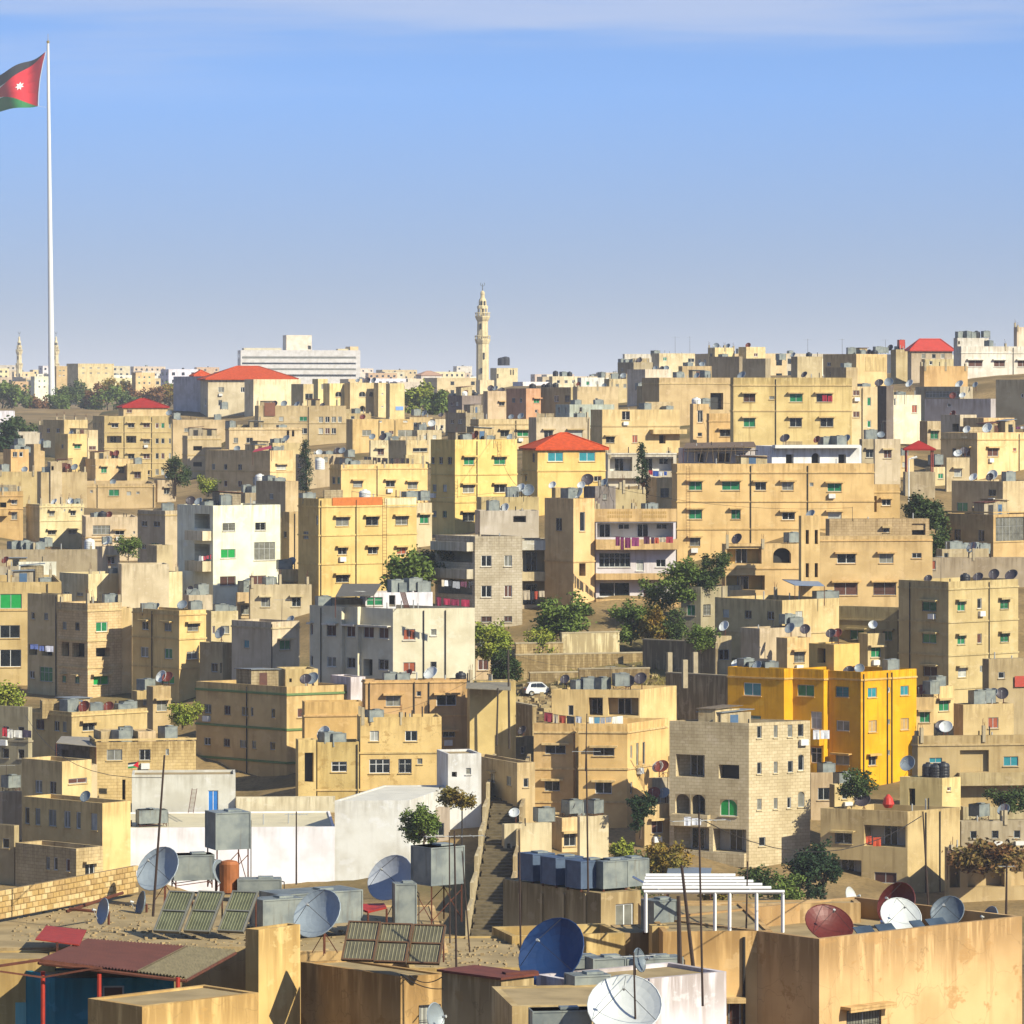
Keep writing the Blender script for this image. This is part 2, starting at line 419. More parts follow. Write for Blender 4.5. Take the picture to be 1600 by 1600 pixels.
    def face(b, mb, f):
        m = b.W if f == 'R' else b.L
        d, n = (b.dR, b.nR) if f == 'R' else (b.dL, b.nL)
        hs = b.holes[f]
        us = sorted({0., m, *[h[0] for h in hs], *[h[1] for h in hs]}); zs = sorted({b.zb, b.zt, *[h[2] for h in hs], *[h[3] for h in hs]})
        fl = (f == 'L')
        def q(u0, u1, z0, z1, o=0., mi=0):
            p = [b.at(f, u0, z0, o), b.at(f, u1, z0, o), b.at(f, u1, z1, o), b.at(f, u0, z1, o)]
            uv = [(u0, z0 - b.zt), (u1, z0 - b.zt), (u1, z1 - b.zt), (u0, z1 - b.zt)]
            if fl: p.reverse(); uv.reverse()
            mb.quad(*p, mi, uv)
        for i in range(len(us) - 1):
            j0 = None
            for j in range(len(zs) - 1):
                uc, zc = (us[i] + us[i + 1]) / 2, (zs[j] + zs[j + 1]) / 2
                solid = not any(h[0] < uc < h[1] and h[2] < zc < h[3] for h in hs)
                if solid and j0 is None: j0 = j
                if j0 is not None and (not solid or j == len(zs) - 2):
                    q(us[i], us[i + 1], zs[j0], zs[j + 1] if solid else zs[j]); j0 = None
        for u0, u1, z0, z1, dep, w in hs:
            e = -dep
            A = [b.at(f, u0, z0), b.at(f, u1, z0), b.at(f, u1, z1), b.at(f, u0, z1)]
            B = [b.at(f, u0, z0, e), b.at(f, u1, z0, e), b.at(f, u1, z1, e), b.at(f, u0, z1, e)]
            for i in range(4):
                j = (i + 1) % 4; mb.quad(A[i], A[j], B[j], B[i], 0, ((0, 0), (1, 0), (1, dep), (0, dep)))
            if dep > .5: q(u0, u1, z0, z1, e, 1)
            if 'a' in w:       # arched head: two spandrels flush with the wall
                uc, r = (u0 + u1) / 2, (u1 - u0) / 2; hgt = min(r, (z1 - z0) * .5)
                for sgn in (-1, 1):
                    prev = None
                    for k in range(7):
                        an = math.pi / 2 * k / 6
                        p = (uc + sgn * r * math.cos(an), z1 - hgt + hgt * math.sin(an))
                        if prev:
                            pts = [b.at(f, prev[0], prev[1], -.01), b.at(f, p[0], p[1], -.01), b.at(f, p[0], z1, -.01), b.at(f, prev[0], z1, -.01)]
                            mb.quad(*pts, 0, ((0, 0),) * 4)
                            pts2 = [b.at(f, prev[0], prev[1], -.01), b.at(f, p[0], p[1], -.01), b.at(f, p[0], p[1], -.2), b.at(f, prev[0], prev[1], -.2)]
                            mb.quad(*pts2, 0, ((0, 0),) * 4)
                        prev = p
    def base_points(b):
        if b.zb0 is not None or b.s < 7: return
        lo = [h[2] for f in 'RL' for h in b.holes[f]]
        z = (min(lo) - 1.3) if lo else b.zt - 6.5
        z = min(z, b.zt - 4.5)
        for t in (.15, .85): q = b.at('R', b.W * t, 0, .8); GP.append((800 + F * q.x / q.y, math.log(F / q.y), z))
        if b.L > 3: q = b.at('L', b.L * .7, 0, .8); GP.append((800 + F * q.x / q.y, math.log(F / q.y), z))
    def setbase(b):
        b.zb = b.zb0 if b.zb0 is not None else min(ground_xy(q.x, q.y) for q in b.cs) - 1.0
        b.zb = min(b.zb, b.zt - 1.2)
    def finish(b):
        T = b.H.T; mb = MB()
        b.face(mb, 'R'); b.face(mb, 'L')
        C0, C1, C2, C3 = b.cs
        def v(q, z): return Vector((q.x, q.y, z))
        for a, c in ((C1, C2), (C2, C3)):
            ln = (c - a).length
            mb.quad(v(a, b.zb), v(c, b.zb), v(c, b.zt), v(a, b.zt), 0, ((0, b.zb - b.zt), (ln, b.zb - b.zt), (ln, 0), (0, 0)))
        t = min(.2, b.W * .2, b.L * .2)
        I = [b.C + b.dR * i + b.dL * j for i, j in ((t, t), (b.W - t, t), (b.W - t, b.L - t), (t, b.L - t))]
        for i in range(4):
            j = (i + 1) % 4
            mb.quad(v(b.cs[i], b.zt), v(b.cs[j], b.zt), v(I[j], b.zt), v(I[i], b.zt), 0, ((0, 0), (1, 0), (1, .2), (0, .2)))
            mb.quad(v(I[i], b.zt), v(I[j], b.zt), v(I[j], b.zd), v(I[i], b.zd), 0, ((0, 0), (1, 0), (1, .2), (0, .2)))
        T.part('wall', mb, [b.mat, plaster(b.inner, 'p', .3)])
        rb = MB(); rb.quad(*[v(q, b.zd) for q in I]); T.part('roof', rb, b.roofm)
        for f in 'RL':
            n = b.nR if f == 'R' else b.nL
            d = b.dR if f == 'R' else b.dL
            n3, d3 = Vector((n.x, n.y, 0)), Vector((d.x, d.y, 0))
            for u0, u1, z0, z1, dep, w in b.holes[f]:
                b.window(T, f, u0, u1, z0, z1, dep, w, n3, d3)
    def window(b, T, f, u0, u1, z0, z1, dep, w, n3, d3):
        wd, ht = u1 - u0, z1 - z0
        big = wd * b.s > 7
        pk = next((k for k in w if k in PANES and k not in 'o'), 'k')
        fm = WHITE if 'f' in w else FRAME
        rw = random.Random(int(u0 * 977 + z0 * 331 + b.C.x * 17))
        if pk in 'kc' and dep < .5:
            t_ = rw.random(); pk = 'k' if t_ < .5 else ('c' if t_ < .8 else ('e' if t_ < .86 else ('b' if t_ < .93 else 'u')))
            if rw.random() < .3: fm = WHITE
        fr = MB(); t = .06 if big else .08
        e = -dep + (.10 if dep < .5 else .02)
        if dep > .5:
            if 'x' in w:  # near-black sheet across the recess, its colour standing for the shade inside
                mb = MB(); o = b.at(f, u0, z0, -dep + .02); mb.para(o, d3 * wd, n3 * .02, (0, 0, ht)); T.part('shade_sheet', mb, PANES['x'])
            else:      # a balcony or loggia: door and window in its rear wall
                mb = MB(); pn = MB()
                n = max(1, int(wd / 2.0))
                for i in range(n):
                    c = u0 + wd * (i + .5) / n; ww = min(.55, wd / n * .36); z = z0 + (.05 if i % 2 == 0 else .9)
                    h = min(2.1 if i % 2 == 0 else 1.2, z1 - z - .15)
                    if h < .4: continue
                    pn.para(b.at(f, c - ww, z, -dep + .03), d3 * ww * 2, n3 * .03, (0, 0, h))
                    for q in (-ww - .05, -.025, ww): mb.para(b.at(f, c + q, z, -dep + .03), d3 * .05, n3 * .07, (0, 0, h))
                    mb.para(b.at(f, c - ww, z + h - .05, -dep + .03), d3 * ww * 2, n3 * .06, (0, 0, .05))
                if pn.v:
                    q = T.part('window', mb, WHITE); T.part('pane', pn, PANES['k'], parent=q)
            if 'r' in w or 'v' in w:
                rl = MB(); zz = z0 + .95
                rl.tube(b.at(f, u0, zz, -.06), b.at(f, u1, zz, -.06), .03)
                k = max(2, int(wd / .18))
                for i in range(k + 1): rl.tube(b.at(f, u0 + wd * i / k, z0, -.06), b.at(f, u0 + wd * i / k, zz, -.06), .012, n=4, cap=False)
                T.part('railing', rl, DARKM)
            return
        # frame with mullions
        o = b.at(f, u0, z0, e)
        th = n3 * .05
        fr.para(o, d3 * t, th, (0, 0, ht)); fr.para(b.at(f, u1 - t, z0, e), d3 * t, th, (0, 0, ht))
        fr.para(b.at(f, u0 + t, z0, e), d3 * (wd - 2 * t), th, (0, 0, t)); fr.para(b.at(f, u0 + t, z1 - t, e), d3 * (wd - 2 * t), th, (0, 0, t))
        nm = (max(2, int(wd / .55)) if 'm' in w else (2 if wd > .75 else 1))
        for i in range(1, nm): fr.para(b.at(f, u0 + wd * i / nm - t / 2, z0 + t, e), d3 * t, th * .9, (0, 0, ht - 2 * t))
        if 'm' in w: fr.para(b.at(f, u0 + t, z0 + ht * .62, e), d3 * (wd - 2 * t), th * .8, (0, 0, t * .8))
        W_ = T.part('window', fr, fm)
        pn = MB(); pn.para(b.at(f, u0 + t * .5, z0 + t * .5, e + .005), d3 * (wd - t), n3 * .02, (0, 0, ht - t))
        T.part('pane', pn, PANES[pk], parent=W_)
        if 'h' in w:
            hb = MB(); ex = min(.3, wd * .25)
            o = b.at(f, u0 - ex, z1 + .10, -.02); dd = d3 * (wd + 2 * ex)
            hb.para(o, dd, n3 * .52, (0, 0, .10)); hb.para(b.at(f, u0 - ex, z1 + .02, .44), dd, n3 * .06, (0, 0, .10))
            T.part('hood', hb, b.H.trim, parent=W_)
        if big and 'q' not in w:
            sb = MB(); sb.para(b.at(f, u0 - .08, z0 - .08, -.02), d3 * (wd + .16), n3 * .12, (0, 0, .07)); T.part('sill', sb, b.H.trim, parent=W_)
        if wd * b.s > 9 and rw.random() < .10:      # air conditioner below the sill
            ab = MB(); ab.para(b.at(f, u0 + .1, z0 - .75, .0), d3 * .75, n3 * .34, (0, 0, .5)); T.part('air_conditioner', ab, WHITE)
        if wd * b.s > 9 and 'j' not in w and rw.random() < .18: w = w + 'j'
        if 'j' in w:      # iron grille
            gb = MB(); k = max(3, int(wd / .14))
            for i in range(k + 1): gb.tube(b.at(f, u0 + wd * i / k, z0, .02), b.at(f, u0 + wd * i / k, z1, .02), .012, n=4, cap=False)
            for i in range(4): gb.tube(b.at(f, u0, z0 + ht * i / 3, .02), b.at(f, u1, z0 + ht * i / 3, .02), .012, n=4, cap=False)
            T.part('grille', gb, DARKM, parent=W_)
class House:
    def __init__(h, short, s, xl, xc, xr, yt, th=35, name='house', cat='house', label=None, inner='#cfc8b8', trim=None, bands='', pipes='', roof='', group=None, **k):
        h.short = short; h.inner = inner
        c = P(xc, yt, s)
        h.T = Thing(name, label or short, cat, (c.x, c.y, ground(xc, s)), group)
        h.trim = trim or plaster(k.get('col', '#d8b26a'), 'p', .3); h.late = []
        h.blocks = [Block(h, s, xl, xc, xr, yt, th, **k)]
        h.roofspec = [(h.blocks[0], roof)] if roof else []
        for y in bands.split(): h.band(float(y))
        for q in pipes.split(): h.pipe(q)
        HOUSES.append(h)
    def add(h, s, xl, xc, xr, yt, th=35, bands='', pipes='', roof='', on=None, **k):
        if on is not None: k['zb'] = h.blocks[on].zd - .05
        b = Block(h, s, xl, xc, xr, yt, th, **k); h.blocks.append(b)
        if roof: h.roofspec.append((b, roof))
        for y in bands.split(): h.band(float(y), b)
        for q in pipes.split(): h.pipe(q, b)
        return h
    def band(h, y, b=None, hgt=.16, out=.09, mat=None):
        b = b or h.blocks[0]; z = (HY - y) / b.s; mb = MB()
        o = b.C + (b.nR + b.nL) * 0
        n3, d3 = Vector((b.nR.x, b.nR.y, 0)), Vector((b.dR.x, b.dR.y, 0)); m3, e3 = Vector((b.nL.x, b.nL.y, 0)), Vector((b.dL.x, b.dL.y, 0))
        mb.para(b.at('R', -.0, z, -.01), d3 * (b.W + .05), n3 * (out + .01), (0, 0, hgt))
        mb.para(b.at('L', -out, z + .003, -.01), e3 * (b.L + out + .05), m3 * (out + .01), (0, 0, hgt))
        h.T.part('string_course', mb, mat or h.trim)
    def pipe(h, q, b=None):
        b = b or h.blocks[0]; f = q[0]; x = float(q[1:])
        u = b.hit(f, x); mb = MB()
        h.late.append((b, f, u))
    def panel(h, f, x0, x1, y0, y1, mat, name='panel', out=.04, b=None, thick=.04):
        """a flat piece fixed on a wall"""
        b = b or h.blocks[0]
        a, c = b.pt(f, x0, y1, out - thick), b.pt(f, x1, y1, out - thick)
        zt = b.pt(f, (x0 + x1) / 2, y0).z; zb = b.pt(f, (x0 + x1) / 2, y1).z
        a.z = c.z = zb
        n = b.nR if f == 'R' else b.nL
        mb = MB(); mb.para(a, c - a, Vector((n.x, n.y, 0)) * thick, (0, 0, zt - zb)); return h.T.part(name, mb, mat)
    def balcony(h, f, x0, x1, y0, y1, dep=1.2, mat=None, b=None, name='balcony', open_=False):
        """projecting balcony with a solid parapet from y0 down to its slab at y1"""
        b = b or h.blocks[0]
        u0, u1 = sorted((b.hit(f, x0), b.hit(f, x1)))
        zt = b.pt(f, (x0 + x1) / 2, y0).z; zb = b.pt(f, (x0 + x1) / 2, y1).z
        n = b.nR if f == 'R' else b.nL; d = b.dR if f == 'R' else b.dL
        n3, d3 = Vector((n.x, n.y, 0)), Vector((d.x, d.y, 0))
        mb = MB(); w = u1 - u0
        mb.para(b.at(f, u0, zb, -.02), d3 * w, n3 * (dep + .02), (0, 0, .18))
        m = mat or b.mat
        if not open_:
            mb.para(b.at(f, u0, zb + .18, dep - .12), d3 * w, n3 * .12, (0, 0, zt - zb - .18))
            mb.para(b.at(f, u0, zb + .18, 0), d3 * .12, n3 * (dep - .12), (0, 0, zt - zb - .18))
            mb.para(b.at(f, u1 - .12, zb + .18, 0), d3 * .12, n3 * (dep - .12), (0, 0, zt - zb - .18))
        else:
            k = max(3, int(w / .2))
            for i in range(k + 1): mb.tube(b.at(f, u0 + w * i / k, zb + .18, dep - .05), b.at(f, u0 + w * i / k, zt, dep - .05), .015, n=4, cap=False)
            mb.tube(b.at(f, u0, zt, dep - .05), b.at(f, u1, zt, dep - .05), .03)
        return h.T.part(name, mb, m)
    def hip(h, mat, b=None, ov=.5, rise=2.4, ridge=.3):
        b = b or h.blocks[-1]; z = b.zt + .02
        E = [b.C + b.dR * i + b.dL * j for i, j in ((-ov, -ov), (b.W + ov, -ov), (b.W + ov, b.L + ov), (-ov, b.L + ov))]
        E = [Vector((q.x, q.y, z)) for q in E]
        m = sum(E, Vector()) / 4; r = Vector((b.dR.x, b.dR.y, 0)) * (b.W * ridge / 2) if b.W >= b.L else Vector((b.dL.x, b.dL.y, 0)) * (b.L * ridge / 2)
        A, B = m - r + Vector((0, 0, rise)), m + r + Vector((0, 0, rise))
        mb = MB()
        if b.W >= b.L:
            mb.quad(E[0], E[1], B, A); mb.tri(E[1], E[2], B); mb.quad(E[2], E[3], A, B); mb.tri(E[3], E[0], A)
        else:
            mb.tri(E[0], E[1], A); mb.quad(E[1], E[2], B, A); mb.tri(E[2], E[3], B); mb.quad(E[3], E[0], A, B)
        D = [q - Vector((0, 0, .22)) for q in E]
        for i in range(4): mb.quad(D[i], D[(i + 1) % 4], E[(i + 1) % 4], E[i])
        mb.quad(*D[::-1])
        o = h.T.part('tiled_roof', mb, mat)
        rb = MB()
        for a, c in ((E[0], A), (E[1], B if b.W >= b.L else A), (E[2], B), (E[3], A if b.W >= b.L else B), (A, B)): rb.tube(a + Vector((0, 0, .03)), c + Vector((0, 0, .03)), .09, n=5)
        h.T.part('ridge_tiles', rb, mat, parent=o)
        return o
ORD = ['first', 'second', 'third', 'fourth', 'fifth', 'sixth', 'seventh', 'eighth', 'ninth', 'tenth', 'eleventh', 'twelfth', 'thirteenth', 'fourteenth', 'fifteenth',
       'sixteenth', 'seventeenth', 'eighteenth', 'nineteenth', 'twentieth']
def ordn(i):
    if i < 20: return ORD[i]
    tens = {2: 'twenty', 3: 'thirty', 4: 'forty', 5: 'fifty', 6: 'sixty'}
    i += 1
    return (tens[i // 10] + 'ieth').replace('yieth', 'ieth') if i % 10 == 0 else tens[i // 10] + '-' + ORD[i % 10 - 1]
# ------------------------------------------------------------------ roof things
def tank(p, w, d, h, rz, label, group=None, legs=0., mat=None, lid=True):
    T = Thing('water_tank', label, 'water tank', p, group); p = Vector(p)
    ca, sa = math.cos(rz), math.sin(rz)
    def loc(x, y, z): return p + Vector((ca * x - sa * y, sa * x + ca * y, z))
    lg = legs or .12
    for i in (-1, 1):
        for j in (-1, 1):
            mb = MB(); mb.tube(loc(i * (w / 2 - .06), j * (d / 2 - .06), 0), loc(i * (w / 2 - .06), j * (d / 2 - .06), lg), .035 if legs else .06, n=4); T.part('leg', mb, RUST)
    if legs:
        mb = MB()
        for i in (-1, 1):
            mb.tube(loc(i * (w / 2 - .06), -(d / 2 - .06), .1), loc(i * (w / 2 - .06), (d / 2 - .06), lg * .85), .02, n=4)
            mb.tube(loc(-(w / 2 - .06), i * (d / 2 - .06), .1), loc((w / 2 - .06), i * (d / 2 - .06), lg * .85), .02, n=4)
        T.part('brace', mb, RUST)
    mb = MB(); mb.box(loc(0, 0, lg), w, d, h, rz); B = T.part('body', mb, mat or GALV)
    sm = MB()
    for z in (lg, lg + h - .05): sm.box(loc(0, 0, z), w + .05, d + .05, .05, rz)
    for i in (-1, 1):
        for j in (-1, 1): sm.box(loc(i * w / 2, j * d / 2, lg + .05), .05, .05, h - .1, rz)
    T.part('seam', sm, mat or GALV, parent=B)
    if lid:
        lb = MB(); lb.box(loc(w * .15, 0, lg + h), min(.55, w * .5), min(.55, d * .5), .07, rz); T.part('lid', lb, GALV)
    pb = MB(); pb.line([loc(w / 2 + .03, -d * .3, lg + h * .8), loc(w / 2 + .12, -d * .3, lg + h * .75), loc(w / 2 + .12, -d * .3, .0)], .025); T.part('pipe', pb, DARKM)
    return T
def drum(p, r, h, label, mat, group=None):
    T = Thing('water_tank', label, 'water tank', p, group)
    mb = MB(); prof = [(r * .96, .0)]
    for i in range(5): prof += [(r, h * (.04 + i * .17)), (r, h * (.14 + i * .17)), (r * .965, h * (.17 + i * .17))]
    prof += [(r * .8, h * .96), (r * .35, h)]
    mb.lathe(p, prof, 18); T.part('body', mb, mat, True)
    mb = MB(); mb.lathe(Vector(p) + Vector((0, 0, h - .02)), [(r * .38, 0), (r * .38, .08), (r * .3, .12)], 12); T.part('lid', mb, mat, True)
    return T
def dish(c, dia, az, el, label, mat, base=None, group=None, back=None, detail=True, mark=None):
    """dish with its centre at c, facing az degrees left of straight towards the camera, el degrees up; base = foot of its mast"""
    c = Vector(c)
    n = Vector((-math.sin(R(az)) * math.cos(R(el)), -math.cos(R(az)) * math.cos(R(el)), math.sin(R(el))))
    u = Vector((0, 0, 1)).cross(n).normalized(); w = n.cross(u)
    r = dia / 2; dp = dia * .16
    base = Vector(base) if base is not None else c + Vector((0, 0, -r - .3)) - n * dp
    T = Thing('satellite_dish', label, 'satellite dish', base, group)
    mb = MB(); N = 24 if detail else 14; K = 5 if detail else 3
    rings = []
    for k in range(K + 1):
        q = k / K
        rings.append([c + (u * math.cos(2 * math.pi * i / N) + w * math.sin(2 * math.pi * i / N)) * r * q + n * (dp * (q * q - 1)) for i in range(N)])
    for k in range(K):
        for i in range(N):
            j = (i + 1) % N
            if k == 0: mb.tri(rings[0][0], rings[1][i], rings[1][j])
            else: mb.quad(rings[k][i], rings[k + 1][i], rings[k + 1][j], rings[k][j])
    off = -n * .025
    for k in range(K):      # the rear skin
        for i in range(N):
            j = (i + 1) % N
            if k == 0: mb.tri(rings[0][0] + off, rings[1][j] + off, rings[1][i] + off)
            else: mb.quad(rings[k][j] + off, rings[k + 1][j] + off, rings[k + 1][i] + off, rings[k][i] + off)
    rf = T.part('reflector', mb, mat, True)
    rim = MB()
    for i in range(N): rim.tube(rings[K][i] - n * .012, rings[K][(i + 1) % N] - n * .012, .022, n=5, cap=False)
    T.part('rim', rim, mat, parent=rf)
    ft = c + n * (dia * .38)
    ab = MB(); rr = .009 if dia > 1.2 else .014
    for a in ((math.pi * .5, math.pi * 7 / 6, math.pi * 11 / 6) if dia > 1.2 else (math.pi * 1.5,)):
        ab.tube(c + (u * math.cos(a) + w * math.sin(a)) * r * .97, ft, rr, n=4)
    T.part('feed_arm', ab, DARKM if dia > 1.2 else FRAME)
    fb = MB(); fb.tube(ft + n * .04, ft - n * .10, .05, .035, n=8); T.part('feed_horn', fb, FRAME)
    bk = c - n * (dp + .03)
    st = MB(); k = Vector((base.x, base.y, min(bk.z, c.z - .05))) if abs(base.z - bk.z) > .2 else base
    kn = Vector((base.x, base.y, bk.z - .02))
    st.tube(base, kn, .045, n=6); st.tube(kn, bk, .05, n=6)
    if dia > 1.2:
        for a in (0.5, 2.6, 4.7):
            st.tube(base + Vector((math.cos(a), math.sin(a), 0)) * .5, base + (kn - base) * .6, .02, n=4)
    T.part('mast', st, RUST)
    return T
POLEM = simple('#4a3a32', .8, .2, .4)
def mast(a, b, r, label, mat=None, bars=0, spread=.8, yaw=0., group=None, name='antenna_mast'):
    """pole from foot a to tip b with television aerial bars near the tip"""
    a, b = Vector(a), Vector(b)
    T = Thing(name, label, 'antenna' if bars else 'pole', a, group)
    mb = MB(); mb.tube(a, b, r, r * .7, n=6); T.part('pole', mb, mat or POLEM)
    if bars:
        ab = MB(); d = Vector((math.cos(yaw), math.sin(yaw), 0)); e = Vector((-math.sin(yaw), math.cos(yaw), 0))
        t = a + (b - a) * .96
        ab.tube(t - d * spread, t + d * spread, .014, n=4)
        for i in range(bars):
            q = t - d * spread + d * (2 * spread * i / max(1, bars - 1)); hw = .22 + .25 * i / bars
            ab.tube(q - e * hw + Vector((0, 0, .0)), q + e * hw, .010, n=4)
        T.part('aerial', ab, FRAME)
    return T
def ladder(a, b, w, wdir, label, mat=None):
    a, b = Vector(a), Vector(b); wd = Vector(wdir).normalized() * w / 2
    T = Thing('ladder', label, 'ladder', a)
    for s_ in (-1, 1):
        mb = MB(); mb.tube(a + wd * s_, b + wd * s_, .03, n=4); T.part('rail', mb, mat or RUST)
    k = max(3, int((b - a).length / .33))
    for i in range(1, k):
        q = a + (b - a) * i / k; mb = MB(); mb.tube(q - wd, q + wd, .022, n=4); T.part('rung', mb, mat or RUST)
    return T
CL = ['#d9dbe0', '#a83a4a', '#343d66', '#7a3f6a', '#c9b9a0', '#2c2f38', '#b9503a', '#4f7f99', '#8d8f96', '#e7e3d8', '#5c2f45']
def laundry(a, b, label, n=10, drop=.9, cols=None, seed=1):
    a, b = Vector(a), Vector(b); r = random.Random(seed)
    T = Thing('laundry_line', label, 'laundry', a)
    mb = MB(); pts = [a + (b - a) * i / 8 - Vector((0, 0, .12 * math.sin(math.pi * i / 8))) for i in range(9)]
    mb.line(pts, .012); T.part('line', mb, DARKM)
    d = (b - a).normalized(); ln = (b - a).length; x = 0.04 * ln
    nn = Vector((-d.y, d.x, 0))
    cl = cols or CL
    while x < ln * .95:
        w = r.uniform(.35, .8) if n else 1; h = drop * r.uniform(.6, 1.1)
        q = a + d * x - Vector((0, 0, .12 * math.sin(math.pi * min(1, x / ln))))
        mb = MB(); K = 5; f = r.uniform(0, 6)
        for i in range(K):
            for j in range(3):
                def pp(i, j):
                    return q + d * (w * i / K) - Vector((0, 0, h * j / 3)) + nn * (.05 * math.sin(i * 1.9 + f) * (j / 3) + .01)
                mb.quad(pp(i, j), pp(i + 1, j), pp(i + 1, j + 1), pp(i, j + 1))
        T.part('cloth', mb, simple(r.choice(cl), .9, 0, .3, 5.), True)
        x += w + r.uniform(.03, ln / n * .35)
    return T
def clutter():
    """starter columns, vent pipes, block stubs and sheds left on the flat roofs"""
    for h in HOUSES:
        b = h.blocks[0]; s = b.s
        if s < 7.5 or s > 21 or b.W < 4 or any(o.name.startswith('tiled_roof') for o in h.T.o.children): continue
        r = random.Random(int(b.C.x * 91 + b.C.y * 13))
        d3, e3 = Vector((b.dR.x, b.dR.y, 0)), Vector((b.dL.x, b.dL.y, 0))
        def at(i, j, z=0.): q = b.C + b.dR * (b.W * i) + b.dL * (b.L * j); return Vector((q.x, q.y, b.zd + z))
        if r.random() < .5:
            for i, j in r.sample([(.03, .03), (.5, .03), (.95, .03), (.03, .9), (.5, .9), (.95, .9)], r.randint(2, 5)):
                mb = MB(); z = b.par + r.uniform(.2, 1.1); mb.box(at(i, j), .28, .28, z, R(r.uniform(0, 40)))
                o = h.T.part('column_stub', mb, CONC)
                rb = MB()
                for u in (-.08, .08):
                    for v in (-.08, .08): q = at(i, j, z - .05) + Vector((u, v, 0)); rb.tube(q, q + Vector((r.uniform(-.1, .1), r.uniform(-.1, .1), r.uniform(.3, .8))), .016, n=4, cap=False)
                h.T.part('reinforcing_bar', rb, RUST, parent=o)
        for k in range(r.randint(1, 4)):
            mb = MB(); q = at(r.uniform(.1, .9), r.uniform(.05, .5)); mb.tube(q, q + Vector((0, 0, b.par + r.uniform(.2, .8))), .06, n=6); h.T.part('vent_pipe', mb, FRAME if r.random() < .6 else DARKM)
        for _k in range(r.choice((0, 0, 1, 1, 2)) if b.L > 3.5 and len(h.blocks) < 3 else 0):
            w, dd, z = r.uniform(1.8, 3.0), r.uniform(1.5, 2.2), r.uniform(1.5, 2.3); i = r.uniform(.02, .75); p = at(i, r.uniform(.25, .6))
            mb = MB(); mb.para(p, d3 * w, e3 * dd, (0, 0, z)); c = r.choice(['#b5a484', '#c9b184', '#a39a8c', '#d6c49a', '#9c8b6c']); o = h.T.part('roof_shed', mb, plaster(c, 'g' if r.random() < .5 else 'b', .6))
            mb = MB(); mb.para(p - d3 * .15 - e3 * .2 + Vector((0, 0, z)), d3 * (w + .3) + Vector((0, 0, r.uniform(-.2, .25))), e3 * (dd + .3), (0, 0, .06)); h.T.part('shed_roof', mb, r.choice([simple('#8a8f90', .6, .2, .4), RUST, simple('#7a6a54', .9, 0, .5)]), parent=o)
            mb = MB(); mb.para(p + d3 * w * .3 - e3 * .02, d3 * .8, e3 * .05, (0, 0, min(1.7, z - .2))); h.T.part('shed_door', mb, r.choice([DARKM, PANES['b'], PANES['x'], simple('#4a6a8a', .6, 0, .3)]), parent=o)
        if r.random() < .35 and b.L > 3:
            mb = MB(); p = at(r.uniform(.0, .4), r.uniform(.3, .8)); mb.para(p, d3 * r.uniform(1.5, 4), e3 * .18, (0, 0, b.par + r.uniform(.3, .9))); h.T.part('roof_wall', mb, plaster(r.choice(['#b9a57c', '#c7b08a', '#a99a80']), 'b', .6))
def furnish():
    """tanks, dishes, aerials and drums that stand on the flat roofs, named after their house and their order on it"""
    for h in HOUSES:
        items = []
        for b, spec in h.roofspec:
            for q in spec.split():
                k = q[0]; a = q[1:].split(':'); items.append((k, float(a[0]), float(a[1]) if len(a) > 1 else None, b))
        kinds = {'T': 'grey tank', 'B': 'black drum', 'W': 'white drum', 'D': 'grey dish', 'R': 'red dish', 'K': 'dark dish', 'P': 'white dish', 'A': 'roof aerial', 'U': 'long tank'}
        rs = random.Random(len(items) * 7 + int(h.blocks[0].C.x * 10))
        items = [i for i in items if not (i[0] in 'DKPR' and rs.random() < (.42 if i[3].s < 13.4 else .18))]
        for k in kinds:
            it = sorted([i for i in items if i[0] == k], key=lambda i: i[1])
            for j, (_, px, off, b) in enumerate(it):
                nm = kinds[k]
                lab = (nm + ' on the ' + h.short) if len(it) == 1 else (ordn(j) + ' ' + nm + ' from left on the ' + h.short)
                r = random.Random(int(px * 7 + b.s * 100))
                grp = (nm + 's on the flat roofs').replace('dishs', 'dishes')
                o = off if off is not None else r.uniform(1.2, 2.6)
                p = b.on_roof(px, o)
                sc_ = 1.0
                if k == 'T': tank(p, r.uniform(1.1, 1.5), r.uniform(1.0, 1.25), r.uniform(.95, 1.25), R(r.uniform(10, 50)), lab, grp, legs=r.choice((0, .3, .6, 0)))
                elif k == 'U': tank(p, 2.4, 1.1, 1.1, R(20), lab, grp, legs=.3)
                elif k == 'B': drum(p, r.uniform(.5, .62), r.uniform(1.2, 1.5), lab, simple('#2a2b30', .5, 0, .3), grp)
                elif k == 'W': drum(p, .65, 1.5, lab, WHITE, grp)
                elif k in 'DRKP':
                    dia = r.uniform(.85, 1.4)
                    m = {'D': simple('#8d969c', .5, .1, .25), 'R': simple('#7c3324', .6, .1, .4), 'K': simple('#4a4248', .55, .1, .3), 'P': simple('#d8dad6', .5, 0, .2)}[k]
                    up = dia * .55 + r.uniform(.3, .7)
                    dish(p + Vector((-.15, -.2, up)), dia, r.uniform(10, 48), r.uniform(26, 44), lab, m, p, grp, detail=b.s > 12)
                else: mast(p, p + Vector((r.uniform(-.1, .1), 0, r.uniform(2.2, 4.2))), .028, lab, None, r.randint(4, 7), r.uniform(.5, .9), r.uniform(0, 3), grp)
# ------------------------------------------------------------------ the hillside, house by house
OCH, CRM, YEL, TAN, ORG, WHT, GRY, SAT, LIM, OLV, SAL = '#dcb468', '#e6d09a', '#e3b950', '#c2a26a', '#dca75a', '#ece7da', '#a99d88', '#eeb020', '#e0d0a8', '#b39c66', '#d98a5e'
TILE = simple('#d2552a', .85, 0, .55, 2.2, .15); TILER = simple('#a82a22', .8, 0, .35, 1.2, .2)
H = House
